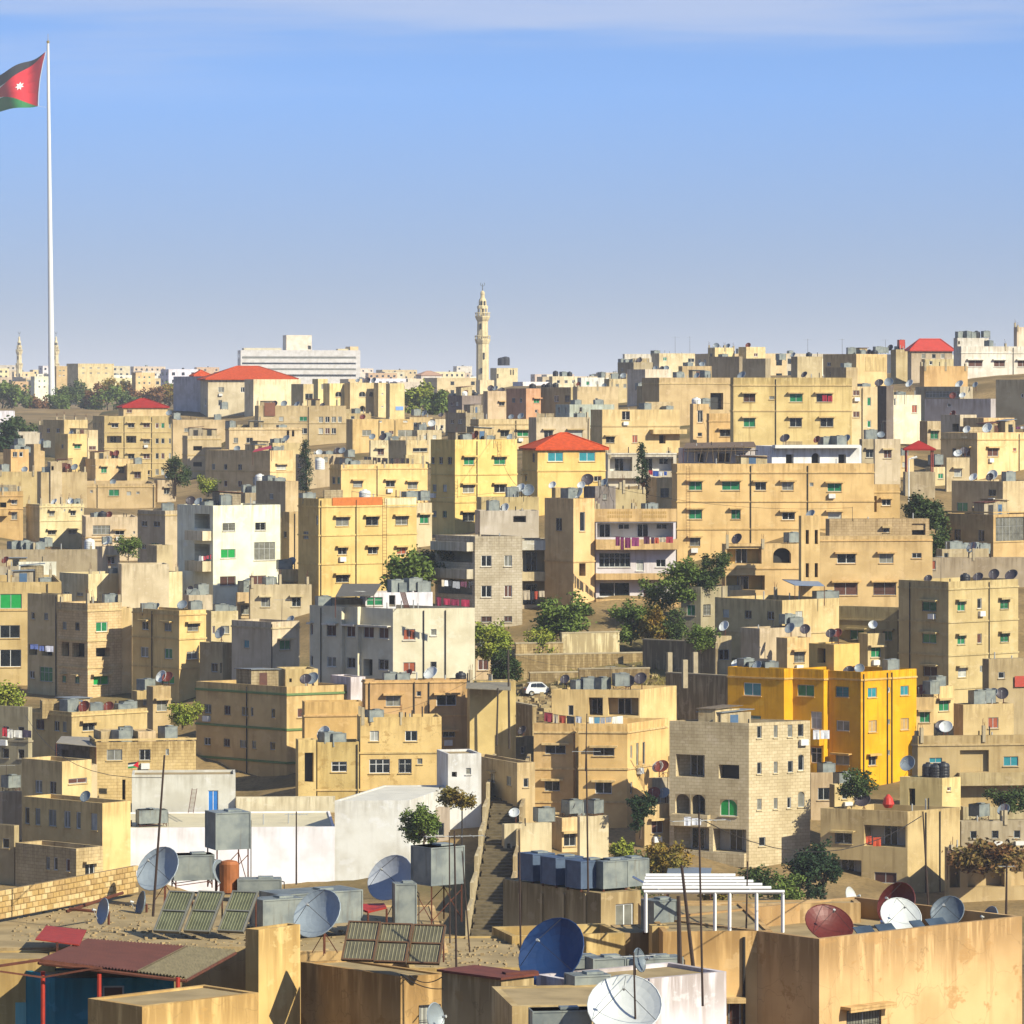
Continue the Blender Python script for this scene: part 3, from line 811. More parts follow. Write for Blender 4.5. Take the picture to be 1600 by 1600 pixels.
# ---- top of the hill, left
H('cream tower block under a small red roof', 8.3, 145, 163, 268, 650, 12, col='#dfbf80', name='apartment_building', cat='building', bands='676 700 724', pipes='R194 R237',
  win='Rkh 174-185,200-210,224-234 661-668,709-717,735-742;Ro 167-190,197-213 681-692;Rkh 224-234 686-693;Rk 243-248,252-257,264-268 661-669,685-693,708-717,733-742', roof='D265 T275').add(
  8.2, 185, 193, 262, 636, 12, col='#dfbf80', win='Rk 198-206 640-645', on=0, par=.1).hip(TILER, None, .3, 1.6, .1)
H('flat tan house right of the cream tower', 8, 262, 270, 352, 656, 15, col='#d2b376', win='Rk 288-296 669-675;Rk 288-293 692-698', roof='D276 D281 D300 T340')
H('slim ochre house with three wide windows', 8.9, 285, 293, 346, 681, 10, col='#ddbb74', win='Rx 302-316 697-704,722-729,747-754', bands='687 712 737')
H('dark sided house with small red awning', 10, 321, 422, 458, 704, 50, col='#d8b574', win='Rkh 432-447 726-734;Lk 331-336,350-355,372-378 725-734,751-760', roof='R385 D372 T430 D398', bands='738')
H('two shaded houses with lit corner behind park', 8.8, 67, 100, 137, 656, 40, col='#cfae72', win='Lk 73-78,88-93 669-676;Rk 117-122 670-675')
H('ochre house with single green window left', 9.2, 86, 106, 136, 678, 42, col=OCH, win='Reh 116-126 694-701;Lk 96-99 694-701', roof='D112 A125')
H('narrow ochre annex beside the cream tower', 9, 134, 137, 153, 672, 35, col=ORG, win='Rc 139-150 697-703')
H('plain white block at left edge below park', 7, -40, -38, 23, 642, 8, col=WHT, roof='')
H('low white rooftop with dark door, left', 8, 18, 24, 68, 676, 8, col='#e9dcb8', win='Rx 31-36 680-686')
H('shaded house with lit triangular wall, left', 9.2, 40, 53, 70, 694, 40, col=TAN, win='Lk 44-48 706-712;Rc 20-22 706-712', roof='T30 D66 T72')
H('cluttered low house at far left', 9.3, 5, 17, 45, 702, 35, col=ORG, win='Rc 20-27,30-36 706-714', roof='T24 T32 T40')
H('long tan parapet house at left edge', 10, -60, -55, 58, 737, 6, col='#cda967', roof='T6 D40')
H('rough grey roofed house below the ochre ones', 10.2, 58, 64, 136, 738, 10, col='#bda172', par=.3, roof='R108 D90 T72 D118')
H('small hut with white coping, left', 10.2, 74, 79, 97, 722, 10, col=CRM, win='Rx 80-84 728-735')
H('orange house with stacked bays at left edge', 11.2, -30, -28, 36, 768, 10, col=ORG, win='Rx 0-10 785-793;Rkh 18-27 781-788,800-812', bands='776 796', roof='R20 T4').balcony('R', -5, 12, 796, 806, 1.)
H('long ochre house with green double window', 9.7, 37, 45, 243, 756, 7, col='#d8b268', win='Re 170-186 765-775;Rc 198-205 768-774;Rk 213-218 768-772;Rk 141-145 766-770', bands='762', pipes='R152 R240', roof='T72 P96 P118 A150 D178').add(
  9.6, 112, 118, 146, 765, 7, col='#e2b95e', par=.2)
H('cream two storey house with plain parapet', 11.2, 41, 62, 131, 788, 35, col='#ead29a', win='Rch 77-85,110-118 798-806;Rkh 75-87,107-119 828-835;Rk 100-102,126-129 795-799', bands='793 815', roof='P86 P96 P112 T120')
H('brown house with wide gridded window', 11.4, 128, 134, 215, 808, 8, col='#caa261', win='Rkm 145-172 821-835;Rkh 180-194 829-836;Rk 208-211 830-834;Rk 150-160,177-184,188-195 856-860', bands='841 846', roof='R172 R192 T150 B160')
H('grey two tone house with blank ochre side', 12, 215, 258, 283, 798, 38, col='#c9a965', win='Lk 221-230,240-250 814-823;Lem 236-248 848-866;Lk 221-228 850-858', roof='T262', bands='806').add(12.2, 229, 245, 270, 852, 38, col='#d9bd80', par=.15)
H('long low grey roof above left courtyards', 12.6, -50, -46, 152, 859, 5, col='#a89a78', par=.3, roof='T38 T48 T60 T72 D108 W140 T22')
H('bright white hut with tiny blue window', 13, 25, 29, 88, 878, 6, col='#f2efe8', win='Rl 57-62 898-908', roof='R10')
H('low grey house beside the white hut', 12.9, -40, -36, 30, 885, 8, col='#b9ad9c', win='Lk 0-1 1-2;Rk 8-13,20-25 895-901')
# ---- top centre
h = H('large cream villa with orange hipped roof', 7.5, 313, 325, 462, 592, 12, col='#efe0b6', name='villa', cat='villa', win='Rf 341-350,376-382 605-613;Lk 320-323 622-630;Rk 341-347 625-634', thL=9)
h.hip(TILE, None, .6, 2.7, .25)
h.add(7.35, 271, 320, 326, 588, 45, col='#c9c0ae', par=.3)
h.add(7.6, 382, 396, 470, 592.6, 30, col='#efe0b6', par=.1)
H('small side wing with orange roof', 7.1, 298, 304, 330, 587, 15, col='#b8ad9c').hip(TILE, None, .3, 1.2, .2)
h = H('cream cubist apartments with deep vertical recesses', 8, 455, 474, 490, 600, 42, col='#e8cf98', name='apartment_building', cat='building', win='Rc 477-489 615-625')
h.add(7.7, 488, 497, 512, 592, 40, col='#e8cf98', win='Rk 502-505 600-608').add(8, 505, 515, 541, 599, 38, col='#e8cf98', win='Rka 524-534 612-620', roof='K528').add(
  8, 538, 547, 589, 598, 35, col='#e8cf98', win='Rka 561-571,577-583 612-620;Rxa 562-571 634-643', roof='D560 K575 D585').add(8, 584, 591, 606, 598, 38, col='#e8cf98', win='Rk 596-599 614-617,634-637').add(8.1, 603, 609, 632, 599, 35, col='#e8cf98')
h.panel('R', 618, 630, 635, 641, simple('#7fa3d8', .5, 0, .2), 'sign_board', .06, h.blocks[-1])
h = H('pale hotel slab with dark ribbon windows', 3, 369, 376, 563, 547, 8, col='#e3dcc4', name='hotel_building', cat='hotel', dirt=.2, L=20,
      win='Rkq 378-556 557-560.5,566.5-569.5,575.5-578.5,585-588.5;Lk 370-374 552-560')
h.add(2.98, 376, 381, 440, 543.5, 8, col='#e3dcc4', dirt=.2, on=0, L=12, win='Rkq 386-436 549-551').add(2.97, 444, 447.5, 487, 523.5, 12, col='#e9dfc0', dirt=.2, on=0, par=.2, L=12, win='Rx 481-486 540-546').add(
   2.98, 526, 528, 545, 545, 8, col='#e6d6b0', dirt=.2, on=0, L=9).add(2.98, 541, 547, 560, 541.5, 20, col='#d9b68a', dirt=.2, on=0, L=8)
h = H('long tan house with white framed bays', 8.8, 398, 404, 541, 634, 6, col='#c4ab7a', win='Rk 402-407,436-443,468-480 651-658;Rcf 498-505,508-515,518-525,528-534 651-660;Rcf 468-480,498-505,508-515,518-525 669-678', roof='K430 D445 D465 K486 K505 T350', bands='662', pipes='R482')
h.panel('R', 413, 430, 629, 650, simple('#8e5b43', .8, 0, .3), 'panel', .15)
H('ochre wall house with three small windows', 9.3, 541, 551, 646, 655, 30, col='#dcb468', win='Rc 566-580 672-681;Rk 595-601,608-615 673-679;Rc 622-645 672-683;Rf 592-597,630-637 656-660', roof='R560 R568 D600 K612', pipes='R592 R617')
H('tan terrace house left of the ochre wall', 9, 352, 358, 472, 668, 10, col='#d3b57c', win='Rk 365-372,385-395 684-692;Rx 448-452,456-460 672-682', bands='672', roof='T360 D375 T440')
H('low cream house with blue grey tanks', 9.8, 420, 426, 470, 692, 20, col=CRM, win='Rk 438-444 696-704', roof='T430 T438 D448')
H('cement house behind the first cypress', 10.6, 462, 480, 535, 710, 35, col='#b5a07a', win='Lk 465-470 724-731;Rk 492-498,506-512 714-722', roof='P500 T512 K528 D536 T546')
H('pale box house with black flank', 10.4, 607, 635, 670, 688, 42, col='#ddc593', roof='T615 K600', win='Rc 645-668 700-706')
H('ochre house with cloth covered roof terrace', 11.8, 515, 533, 668, 726, 30, col='#e0b867', win='Rkh 552-566,603-617 751-761;Rch 637-652 753-764;Lk 519-524,527-531 745-756', bands='734', pipes='R589', roof='T540 T552 W500').add(
  11.5, 630, 634, 665, 711, 20, col='#d6c18c', on=0, par=.1)
H('tan house with ring windows left of cypress', 11.2, 372, 383, 418, 770, 30, col='#a5957c', win='Lk 375-380 760-765;Rk 395-400 782-790', roof='T385 T395 T410 P405')
H('dim house at foot of first cypress', 11.8, 400, 446, 466, 752, 40, col='#c3a676', win='Lk 421-427 771-780', roof='T405 T420 T436 W406')
h = H('tall yellow house with green windows', 13, 673, 711, 808, 687, 36, col='#e6bf55', name='apartment_building', cat='building', bands='743 786', pipes='R745',
      win='Reh 725-741,772-790 714-726;Rch 723-741,772-790 757-770;Rch 723-741,772-790 800-814;Lk 674-679,686-692,700-706 714-725;Lk 676-682,692-698 757-768,798-808', roof='T728:1.2 R744 T762:1.2 D800')
h = H('yellow house with bright orange hipped roof', 13.4, 816, 840, 946, 701, 20, thL=14, col='#e6b950', inner='#c9b080', win='Rtf 856-880,905-930 707-721;Rk 928-940 744-752', bands='737')
h.hip(TILE, None, .35, 1.75, .1)
# ---- top centre right
H('ochre house in front of the minaret', 8.6, 755, 762, 791, 611, 30, col=ORG, win='Rkh 780-788 628-634', roof='K768 D775 K785')
H('salmon house with dark left flank', 8.8, 791, 822, 845, 607, 42, col=SAL, win='Reh 834-843 623-630;Rk 836-840 640-645;Lk 800-805,812-816 622-629')
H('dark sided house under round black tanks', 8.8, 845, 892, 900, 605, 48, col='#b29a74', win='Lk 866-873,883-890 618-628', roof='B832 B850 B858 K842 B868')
H('pale blue grey house behind washing', 9.4, 868, 890, 960, 632, 20, col='#b9c0bf', win='Rk 905-910 636-646;Rk 930-936,945-950 628-636', roof='T900 T935 D948 D960')
H('tan house with boxed upper bays', 9, 895, 902, 966, 604, 15, col='#cbb07c', win='Rk 930-934 622-628', roof='R905 P930 D945')
H('long tan house with hooded dark windows', 10.5, 735, 748, 828, 655, 25, col='#bb9f6b', win='Rkh 782-795,808-826 672-682', bands='664', roof='D800 D815', pipes='R806')
H('tan wing with blank wall and two hoods', 10.6, 826, 838, 922, 652, 20, col='#bfa26c', win='Rkh 850-864,888-910 672-684', pipes='R919', roof='T905')
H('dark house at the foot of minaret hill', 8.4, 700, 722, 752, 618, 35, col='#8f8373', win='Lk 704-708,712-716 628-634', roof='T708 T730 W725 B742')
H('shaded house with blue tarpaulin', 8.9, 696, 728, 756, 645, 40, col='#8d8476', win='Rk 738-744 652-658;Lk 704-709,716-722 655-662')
h = H('broad tan house with rubble rooftop', 11.2, 923, 941, 1062, 640, 22, col='#c5a76e', win='Rkh 947-960 682-692;Rr 988-996 680-692;Rx 1030-1040 680-693;Rf 972-984 640-656', bands='667', roof='D995 T1008 K1028 T1043 D1052')
h.balcony('R', 1015, 1068, 671, 678, 1.2)
h.add(11.1, 1000, 1008, 1052, 628, 15, col='#d9bb82', on=0, par=.2)
H('white loggia house behind second cypress', 12, 945, 950, 1057, 708, 8, col='#e3dccb', win='Ro 953-988,1004-1052 714-736', inner='#e8e4da', bands='710').balcony('R', 948, 1056, 736, 747, .8)
H('narrow orange tower with white drum', 11.4, 1078, 1083, 1108, 631, 20, col=ORG, win='Rk 1090-1098 641-660;Rk 1090-1097 676-682', roof='W1088:.9 T1100:1.2')
H('orange house right of the narrow tower', 11.5, 1104, 1108, 1143, 646, 10, col='#dcab62', win='Rkh 1125-1143 671-682', bands='659')
H('long tan house below the skyline boxes', 10.2, 1003, 1030, 1143, 590, 20, col='#d6b676', win='Rx 1110-1130 614-640', bands='600', roof='D1045 T1060 D1090 T1102 K1115 K1160')
H('low tan house left of long parapet', 10, 995, 1006, 1034, 603, 30, col='#cdb07a', roof='T1000 D1015')
h = H('peeling tan house with hooded windows', 12, 1141, 1146, 1331, 590, 8, col='#dcb872', kind='p', dirt=.7, win='Rch 1162-1180,1234-1254,1276-1300 615-628;Rch 1162-1180,1234-1253,1282-1302 653-667;Rk 1202-1210,1202-1210 619-624', bands='603 643', pipes='R1212',
      roof='D1240 K1258 D1275 D1150 D1160', label='peeling tan house with hooded windows below the skyline')
h.add(11.9, 1326, 1330, 1371, 604, 18, col='#d8bf8a', win='Rb 1333-1343 610-618,643-652;Rk 1355-1361 621-634,657-668', roof='K1340 T1350', pipes='R1347')
# ---- skyline right
H('white block standing alone on the skyline', 7, 973, 976, 1018, 553, 10, col='#ded6c2', win='Rk 980-988,992-998 566-569,575-578;Rx 999-1002 558-562')
H('stepped tan house with slim posts, skyline', 7.8, 1018, 1030, 1086, 552, 25, col='#d8ba82', win='Rk 1036-1042 558-564;Rk 1075-1085 560-566', roof='T1024 A1055 A1078')
H('dark fronted house with rows of tanks', 8, 965, 990, 1020, 566, 35, col='#a79878', roof='T972 T980 T988 K1000', win='Lk 970-974 575-580')
H('long dark house with dishes, skyline', 8.6, 980, 1008, 1050, 577, 35, col='#b59d70', roof='K1015 D1025 K1035 D1042')
h = H('pale penthouse with white canopy, skyline', 8.4, 1106, 1117, 1148, 543, 35, col=CRM, roof='D1120 D1138', win='Lk 1109-1113 552-558')
h.add(8.4, 1154, 1166, 1196, 542, 35, col=CRM, win='Rk 1178-1184 552-557', roof='R1170')
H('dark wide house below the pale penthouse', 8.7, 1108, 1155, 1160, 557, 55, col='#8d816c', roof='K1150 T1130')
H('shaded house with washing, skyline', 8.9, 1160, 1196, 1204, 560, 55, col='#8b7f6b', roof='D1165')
H('tan lean house with glass panels, skyline', 9.2, 1060, 1066, 1112, 572, 15, col='#c3a772', roof='T1075 D1098 K1088')
H('tan block with tall stalk tank, skyline', 8.8, 1236, 1246, 1285, 557, 30, col='#d5b274', roof='T1220 A1262 B1264 D1240')
h = H('big ochre block with solar heaters, skyline', 10, 1286, 1338, 1386, 553, 45, col='#d4b474', win='Lk 1292-1298 566-572', roof='T1330:2 T1345:3 K1358 A1316 B1366')
h.panel('R', 1352, 1384, 558, 580, plaster('#c9ab6c'), 'panel', .05)
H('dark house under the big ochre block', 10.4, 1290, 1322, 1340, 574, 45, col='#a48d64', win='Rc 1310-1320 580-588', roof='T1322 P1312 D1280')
H('tan skyline house left of red roof', 9, 1392, 1400, 1434, 546, 25, col='#cba866', roof='T1372 T1380 K1392 A1384 T1405')
h = H('skyline house under a red tin roof', 9.1, 1418, 1424, 1488, 547, 12, col='#b8a88a', win='Rk 1440-1446,1456-1462,1470-1476 553-560'); h.hip(simple('#c23a2a', .5, .1, .3, 2.), None, .4, 1.9, .5)
H('white skyline house with hooded windows', 9.5, 1490, 1502, 1640, 541, 20, col='#ece6d6', win='Rbh 1513-1535,1553-1570,1590-1606 563-573', bands='552', pipes='R1583', roof='T1545:3').add(
  9.4, 1490, 1496, 1545, 528, 20, col='#eae0cc', on=0, roof='T1500 T1510 T1518 B1526 T1540', win='Rx 1497-1500 533-538', par=.2)
H('ochre corner house at right edge of skyline', 9, 1584, 1589, 1640, 511, 20, col='#dcb76e')
H('ochre house with red strip parapet, right', 10.4, 1437, 1444, 1512, 572, 15, col=ORG, win='Rf 1450-1455 565-570', roof='P1425', label='ochre house below the red tin roof on the right').add(10.3, 1440, 1445, 1490, 561, 12, col=CRM, on=0, win='Rk 1452-1457 564-570', par=.1)
H('grey shaded house with glazed roof strip', 11.2, 1445, 1548, 1556, 623, 55, col='#b3aa99', roof='R1490 P1505 K1540', win='Lk 1480-1486 630-636')
H('big grey cement house at right edge', 11.5, 1556, 1640, 1660, 593, 55, col='#a59c8b', win='Lk 1595-1599 615-621', roof='P1445')
H('dark house with glass rooftop room', 10.9, 1430, 1500, 1520, 604, 50, col='#b8ab8e', roof='P1500 D1525 P1422', win='Lkm 1446-1500 611-621')
H('bright white tower house, right', 11.7, 1372, 1394, 1439, 617, 38, col='#efe4c8', win='Rr 1425-1433 633-645;Rc 1397-1400 622-634', roof='T1405 P1420')
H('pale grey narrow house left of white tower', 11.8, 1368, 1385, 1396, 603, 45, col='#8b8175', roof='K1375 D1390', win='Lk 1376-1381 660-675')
H('ochre house with shaded left gable, right', 12.5, 1470, 1527, 1640, 676, 42, col='#dcb060', win='Rbh 1543-1560 700-713;Rr 1583-1588 700-705;Lbh 1503-1516 700-713;Lk 1488-1494 700-712', bands='688', pipes='R1592', roof='P1512 D1530 R1496 P1544').add(
  12.3, 1505, 1537, 1585, 653, 40, col=ORG, on=0, par=.2)
H('stair hut with white post on ochre house', 12.2, 1470, 1500, 1526, 648, 40, col='#b39a6c', win='Lx 1488-1498 662-674', roof='R1490')
# ---- middle band right
h = H('long orange house with green windows', 14, 1050, 1058, 1366, 725, 6, col='#dcae5e', name='apartment_building', cat='building', win='Reh 1076-1097,1128-1156 752-766;Rch 1180-1197,1222-1240 753-766;Reh 1293-1315 755-768;Reh 1076-1097 796-811;Reh 1143-1157 796-811;Rch 1222-1242,1294-1315 800-812;Rch 1078-1094 840-853;Rk 1265-1271 754-760',
      bands='740 785 828', pipes='R1262 R1173', roof='')
h.add(13.8, 1348, 1354, 1406, 757, 12, col='#dcae5e', win='Rkh 1378-1392 780-790;Rx 1363-1370 775-800', bands='770')
h = H('white penthouse with flat roof slab', 13.7, 1178, 1206, 1346, 697, 12, col='#f0ede6', win='Rx 1228-1240 710-724;Rxa 1268-1281 708-724;Rx 1310-1322 710-724', par=.15, roof='K1228 D1262 R1278 K1300 D1324 T1290 T1310', L=7)
h.panel('R', 1207, 1340, 695, 700, WHITE, 'roof_slab', 1.2, None, 1.25)
H('white house under the tangled reed canopy', 13.3, 1060, 1066, 1182, 700, 8, col='#d6cfbf', win='Rx 1090-1100 708-722;Rb 1120-1140,1150-1165 708-722')
h = H('orange house with arched window and twin slits', 15.2, 1128, 1133, 1251, 850, 8, col='#dea95a', inner='#e6b84a', win='Ron 1136-1190 853-881;Rxa 1208-1236 856-880;Ro 1136-1195 899-922', bands='890', roof='K1153 K1218 T1238', par=.5)
h.add(15.4, 1248, 1252, 1281, 806, 8, col='#dea95a', win='Rx 1259-1264,1273-1278 828-850,880-902;Rx 1257-1263,1273-1279 806-810', roof='D1268')
h.add(15, 1276, 1281, 1457, 838, 8, col='#dba860', win='Rch 1308-1337,1374-1396 865-880;Rc 1425-1440 864-872;Rbh 1303-1340,1365-1400 910-930', bands='846', par=1.5)
h = H('roofless lattice terrace with open bays', 14.8, 1290, 1296, 1452, 811, 8, col='#cfae72', kind='b', win='Rx 1318-1320 820-830;Rkh 1380-1390 825-832;Rx 1425-1446 818-836', par=1.2)
H('grey house in shade with sheet metal doors', 13.6, 1487, 1567, 1640, 752, 48, col='#d3a45c', win='Lk 1545-1556 765-775;Lc 1495-1512 785-800', roof='K1548 T1576 R1590 P1522 P1552')
H('glazed balcony house at right edge', 14, 1478, 1552, 1640, 804, 42, col='#c9a058', win='Rkm 1556-1600 808-846;Lkm 1552-1551 806-846', bands='802 848')
H('concrete hut below the glazed balcony', 14.3, 1463, 1472, 1545, 858, 20, col='#b0a084', roof='T1490:1 T1506:1 T1522:1 T1535:1', win='Rc 1475-1482 864-872')
H('plain cement wall house with red shutter', 14.5, 1396, 1402, 1640, 872, 6, col='#a89880', win='Rr 1440-1462 876-890', roof='D1520', par=.3)
h = H('big olive house with green windows', 16, 1404, 1482, 1591, 909, 42, col='#c0aa70', name='apartment_building', cat='building', bands='922 974 1026 1078', pipes='R1545 L1422',
      win='Reh 1496-1508,1563-1576 938-953,991-1005;Rc 1527-1534 935-951,990-1005;Rch 1497-1510 1043-1058;Rc 1531-1535 1040-1050;Leh 1441-1463 940-955,990-1005;Lbh 1443-1464 1041-1057;Lch 1443-1464 1094-1110',
      roof='K1452 K1495 B1508 K1530 K1555 A1470 K1582')
h.add(15.6, 1309, 1424, 1430, 950, 60, col='#bda76f', thL=58, bands='972', win='Leh 1328-1350,1380-1394 985-1000;Lf 1407-1412 988-994', pipes='L1404')
h = H('blank cement house with small square window', 15.8, 1117, 1222, 1311, 938, 42, col='#dfc08a', win='Rf 1243-1254 955-968;Rc 1235-1248 1006-1012', bands='992', roof='U1290:1.5', dirt=.6)
H('grey house with two dark windows by trees', 15.3, 1064, 1095, 1160, 917, 45, col='#a59c8c', thL=60, win='Rk 1073-1086,1099-1110 945-962;Lk 1073-1086 945-962', roof='D1170 T1105')
# ---- middle band centre
h = H('white balcony house with orange parapets', 14.8, 926, 931, 1056, 797, 6, col='#ece7dc', inner='#e4dccb', win='Ro 933-1052 817-840;Rkm 936-985 864-886;Rkf 994-1006 874-892;Rkf 1025-1040 874-886;Rc 936-984 910-932;Rb 1005-1018 921-934', name='apartment_building', cat='building', roof='K945 T1015')
OM = plaster('#dfae66')
for y0, y1 in ((842, 858), (895, 905), (935, 947)): h.balcony('R', 929, 1057, y0, y1, 1.5, OM)
h.panel('R', 928, 1057, 795, 815, OM, 'parapet', .12, None, .14)
for i in range(22):
    for j in range(2):
        x = 949 + i * 3.6 + (14 if i > 10 else 0); h.panel('R', x, x + 2.2, 799 + j * 6, 803 + j * 6, PANES['n'], 'lattice_hole', .14, None, .03)
h = H('orange stair tower beside the balcony house', 14.88, 851, 896, 929, 779, 40, col='#dfb066', win='Rc 906-914 800-830;Rx 905-915 880-900', bands='879', dirt=.5, roof='T890 P905')
H('cement hut with dark dish behind tower', 14.45, 934, 940, 1009, 765, 8, col='#bda878', win='Rk 955-960 785-795', roof='D945', par=.4)
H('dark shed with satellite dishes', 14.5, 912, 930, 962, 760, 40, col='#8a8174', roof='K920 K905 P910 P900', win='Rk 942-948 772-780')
H('low ochre wall house under yellow villa', 14.4, 862, 868, 902, 762, 20, col='#d5b26c', win='Rk 870-884 752-758', roof='P865')
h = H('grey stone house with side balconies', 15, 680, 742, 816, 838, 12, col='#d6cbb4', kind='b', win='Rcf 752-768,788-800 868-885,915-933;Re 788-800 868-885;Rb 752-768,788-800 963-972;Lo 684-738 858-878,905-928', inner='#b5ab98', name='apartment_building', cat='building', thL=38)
h.balcony('L', 683, 740, 846, 860, .9, plaster('#cfc6b2')); h.balcony('L', 683, 740, 888, 903, .9, plaster('#cfc6b2'))
h.add(14.75, 808, 815, 886, 842, 8, col='#cdbb95', win='Ro 816-884 860-893,908-945', inner='#d2c09c').balcony('R', 814, 886, 844, 859, 1., plaster('#e2dccb'), h.blocks[1]); h.balcony('R', 814, 886, 893, 907, 1., plaster('#cdb990'), h.blocks[1])
h = H('open terrace house with white railings', 14.4, 742, 750, 842, 798, 8, col='#ddd2ba', win='Rx 802-822 806-816;Rr 752-762 786-795', roof='P790 T770')
H('terraced house with jumbled tarps', 14, 745, 752, 842, 777, 8, col='#c9ae77', par=.3, roof='T800 P815 D827')
h = H('yellow house with orange parapet panel', 14.5, 466, 498, 651, 779, 34, col='#e4bd5c', name='apartment_building', cat='building', bands='793 838 883', pipes='R501 R556',
      win='Rkh 525-545,572-591,618-637 807-821;Rch 528-542,575-590 855-866;Rrh 620-635 855-866;Rch 525-545 898-910;Lkm 494-511 806-820;Lk 474-482 830-842', roof='W570 P590 T640 T480')
h.panel('R', 519, 597, 777, 792, simple('#cf7430', .8, 0, .3), 'panel', .08)
h.panel('R', 601, 650, 778, 792, plaster('#efe2b8'), 'panel', .06)
h = H('cream house with bright green shutters', 14.1, 300, 333, 438, 790, 34, col='#efe7d6', name='apartment_building', cat='building', roof='K300 D312 T325 K345 T352 D395', L=8,
      win='Rcf 348-367,399-415 817-829;Rg 345-368 858-872;Rkm 397-430 847-875;Rb 344-368,390-416 900-914;Lo 304-328 803-826,850-878')
h.balcony('L', 303, 331, 829, 844, 1.2, plaster('#efe0bd')); h.balcony('L', 303, 331, 876, 892, 1.2, plaster('#d8c9a6'))
H('brown side wing with vertical pipes', 13.8, 440, 452, 472, 800, 40, col='#b18a55', win='Lk 443-448 830-840', pipes='R460')
# ---- middle band left
h = H('ochre house with large green window', 15, -60, -55, 96, 910, 8, col='#dcae5c', win='Rg 0-34 928-951;Rk 0-31 977-997;Rk 0-33 1015-1042', pipes='R74', bands='955', roof='T70')
h = H('long plain parapet house with stepped top', 14.3, 93, 138, 285, 897, 36, col='#cfb078', win='Lk 100-108,120-130 925-930', roof='T180 A200 T230 T245 D260').add(14.35, 185, 190, 264, 882, 10, col='#cfb078', par=.3, L=5)
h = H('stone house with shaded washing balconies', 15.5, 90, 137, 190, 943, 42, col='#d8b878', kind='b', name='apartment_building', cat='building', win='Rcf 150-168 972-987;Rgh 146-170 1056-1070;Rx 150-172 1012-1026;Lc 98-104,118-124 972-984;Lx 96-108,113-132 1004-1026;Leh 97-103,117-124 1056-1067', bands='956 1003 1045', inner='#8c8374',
      roof='T172:1.5')
h.add(15.3, 43, 90, 112, 929, 45, col='#b49a6c', win='Lc 49-54,69-75 957-968;Lx 45-58,65-82 1008-1024;Lem 62-82 1042-1065;Lk 46-54 1048-1060', bands='', pipes='L88').add(15.4, 184, 188, 206, 950, 10, col='#dcaf62')
h = H('ochre house with jutting upper floors', 15.7, 207, 280, 322, 954, 43, col='#dcb566', win='Lch 222-232,257-268 972-985;Lcf 220-232,257-269 1012-1028;Rch 293-310 974-986;Rcf 292-309 1018-1030;Lk 229-240 1060-1074;Lg 250-272 1056-1068;Lk 286-302 1058-1078', bands='962 1000 1046', pipes='L238', roof='K222 D246 D287 T305 T232')
H('cream terrace with sheets behind jutting house', 15, 322, 330, 372, 955, 15, col='#e2cf9c', win='Rc 330-336,345-358 978-990', roof='T345 T358')
H('low shed of junk beside cream house', 14.6, 285, 295, 332, 930, 20, col='#d0ae6c', win='Rx 305-320 926-934', roof='T300 T315 K298')
h = H('small grey house with teal windows', 16, 362, 424, 468, 972, 44, col='#cdbb94', win='Lt 381-389 1000-1012;Reh 437-454 1000-1015;Rk 405-408 1050-1058', bands='983', pipes='R424', roof='D456 A440')
H('dim porch house left of small grey house', 15.8, 312, 348, 366, 1005, 46, col='#a89878', win='Lk 330-340 1036-1050;Lx 344-356 1036-1052', roof='D346', par=.4)
h = H('long white house with brown shutters', 16.6, 467, 614, 742, 951, 12, thL=48, col='#efe6d2', name='apartment_building', cat='building', kind='p', dirt=.2,
      win='Lbh 476-489,511-525,542-555,568-584,592-607 978-995;Lk 476-489,511-525,543-555,592-607 1027-1043;Lx 568-582 1030-1056;Rr 630-649 983-1000;Rk 673-682 983-993;Rr 630-649 1035-1050;Rk 673-682 1034-1044', pipes='R662 R696 L502', roof='T505 T510 A565', L=11)
for x in (536, 561): h.panel('L', x, x + 3, 948, 1062, h.blocks[0].mat, 'pilaster', .45, None, .45)
h.add(16.3, 566, 571, 676, 926, 10, col='#f3eee2', on=0, win='Rkm 572-598 933-946;Rx 608-618 930-948', par=.15, roof='T618:.8 T632:.8 T645:.8 T660:.8', L=4)
h.add(16.25, 520, 524, 566, 936, 8, col='#a8987a', on=0, par=.1, L=4)
# ---- lower band
h = H('long shaded house with green string courses', 17.0, 306, 448, 546, 1073, 30, thL=48, col='#d2a862', name='apartment_building', cat='building', bands='', win='Lc 320-330,351-360,378-388,392-396,424-430 1104-1118;Lc 319-329,350-359,375-386,394-400,422-430 1156-1168;Rc 465-476 1107-1121;Lx 310-330,340-365,400-420 1212-1232', pipes='L386', roof='K480 D490', L=12)
for y in (1087, 1142, 1194): h.band(y, None, .2, .1, simple('#6f8a52', .8, 0, .3))
h.add(16.8, 440, 446, 497, 1046, 15, col='#dcbc74', par=.3, win='Rx 452-456 1060-1066', on=0, L=4)
h = H('orange house with two hooded windows', 17.1, 566, 571, 733, 1063, 10, col='#dda552', win='Rkh 603-626,682-713 1086-1103;Rk 651-658 1080-1088;Rkh 692-711 1143-1152', bands='1068 1121', pipes='R577 R647 R670', roof='T610:1 T627:1 R640 P675:1.2 B720:1.2')
h.add(17.3, 472, 476, 566, 1097, 8, col='#dda650', bands='1120', par=.3)
h.add(16.9, 545, 548, 571, 1058, 30, col='#e4dcc8', par=.1, L=4)
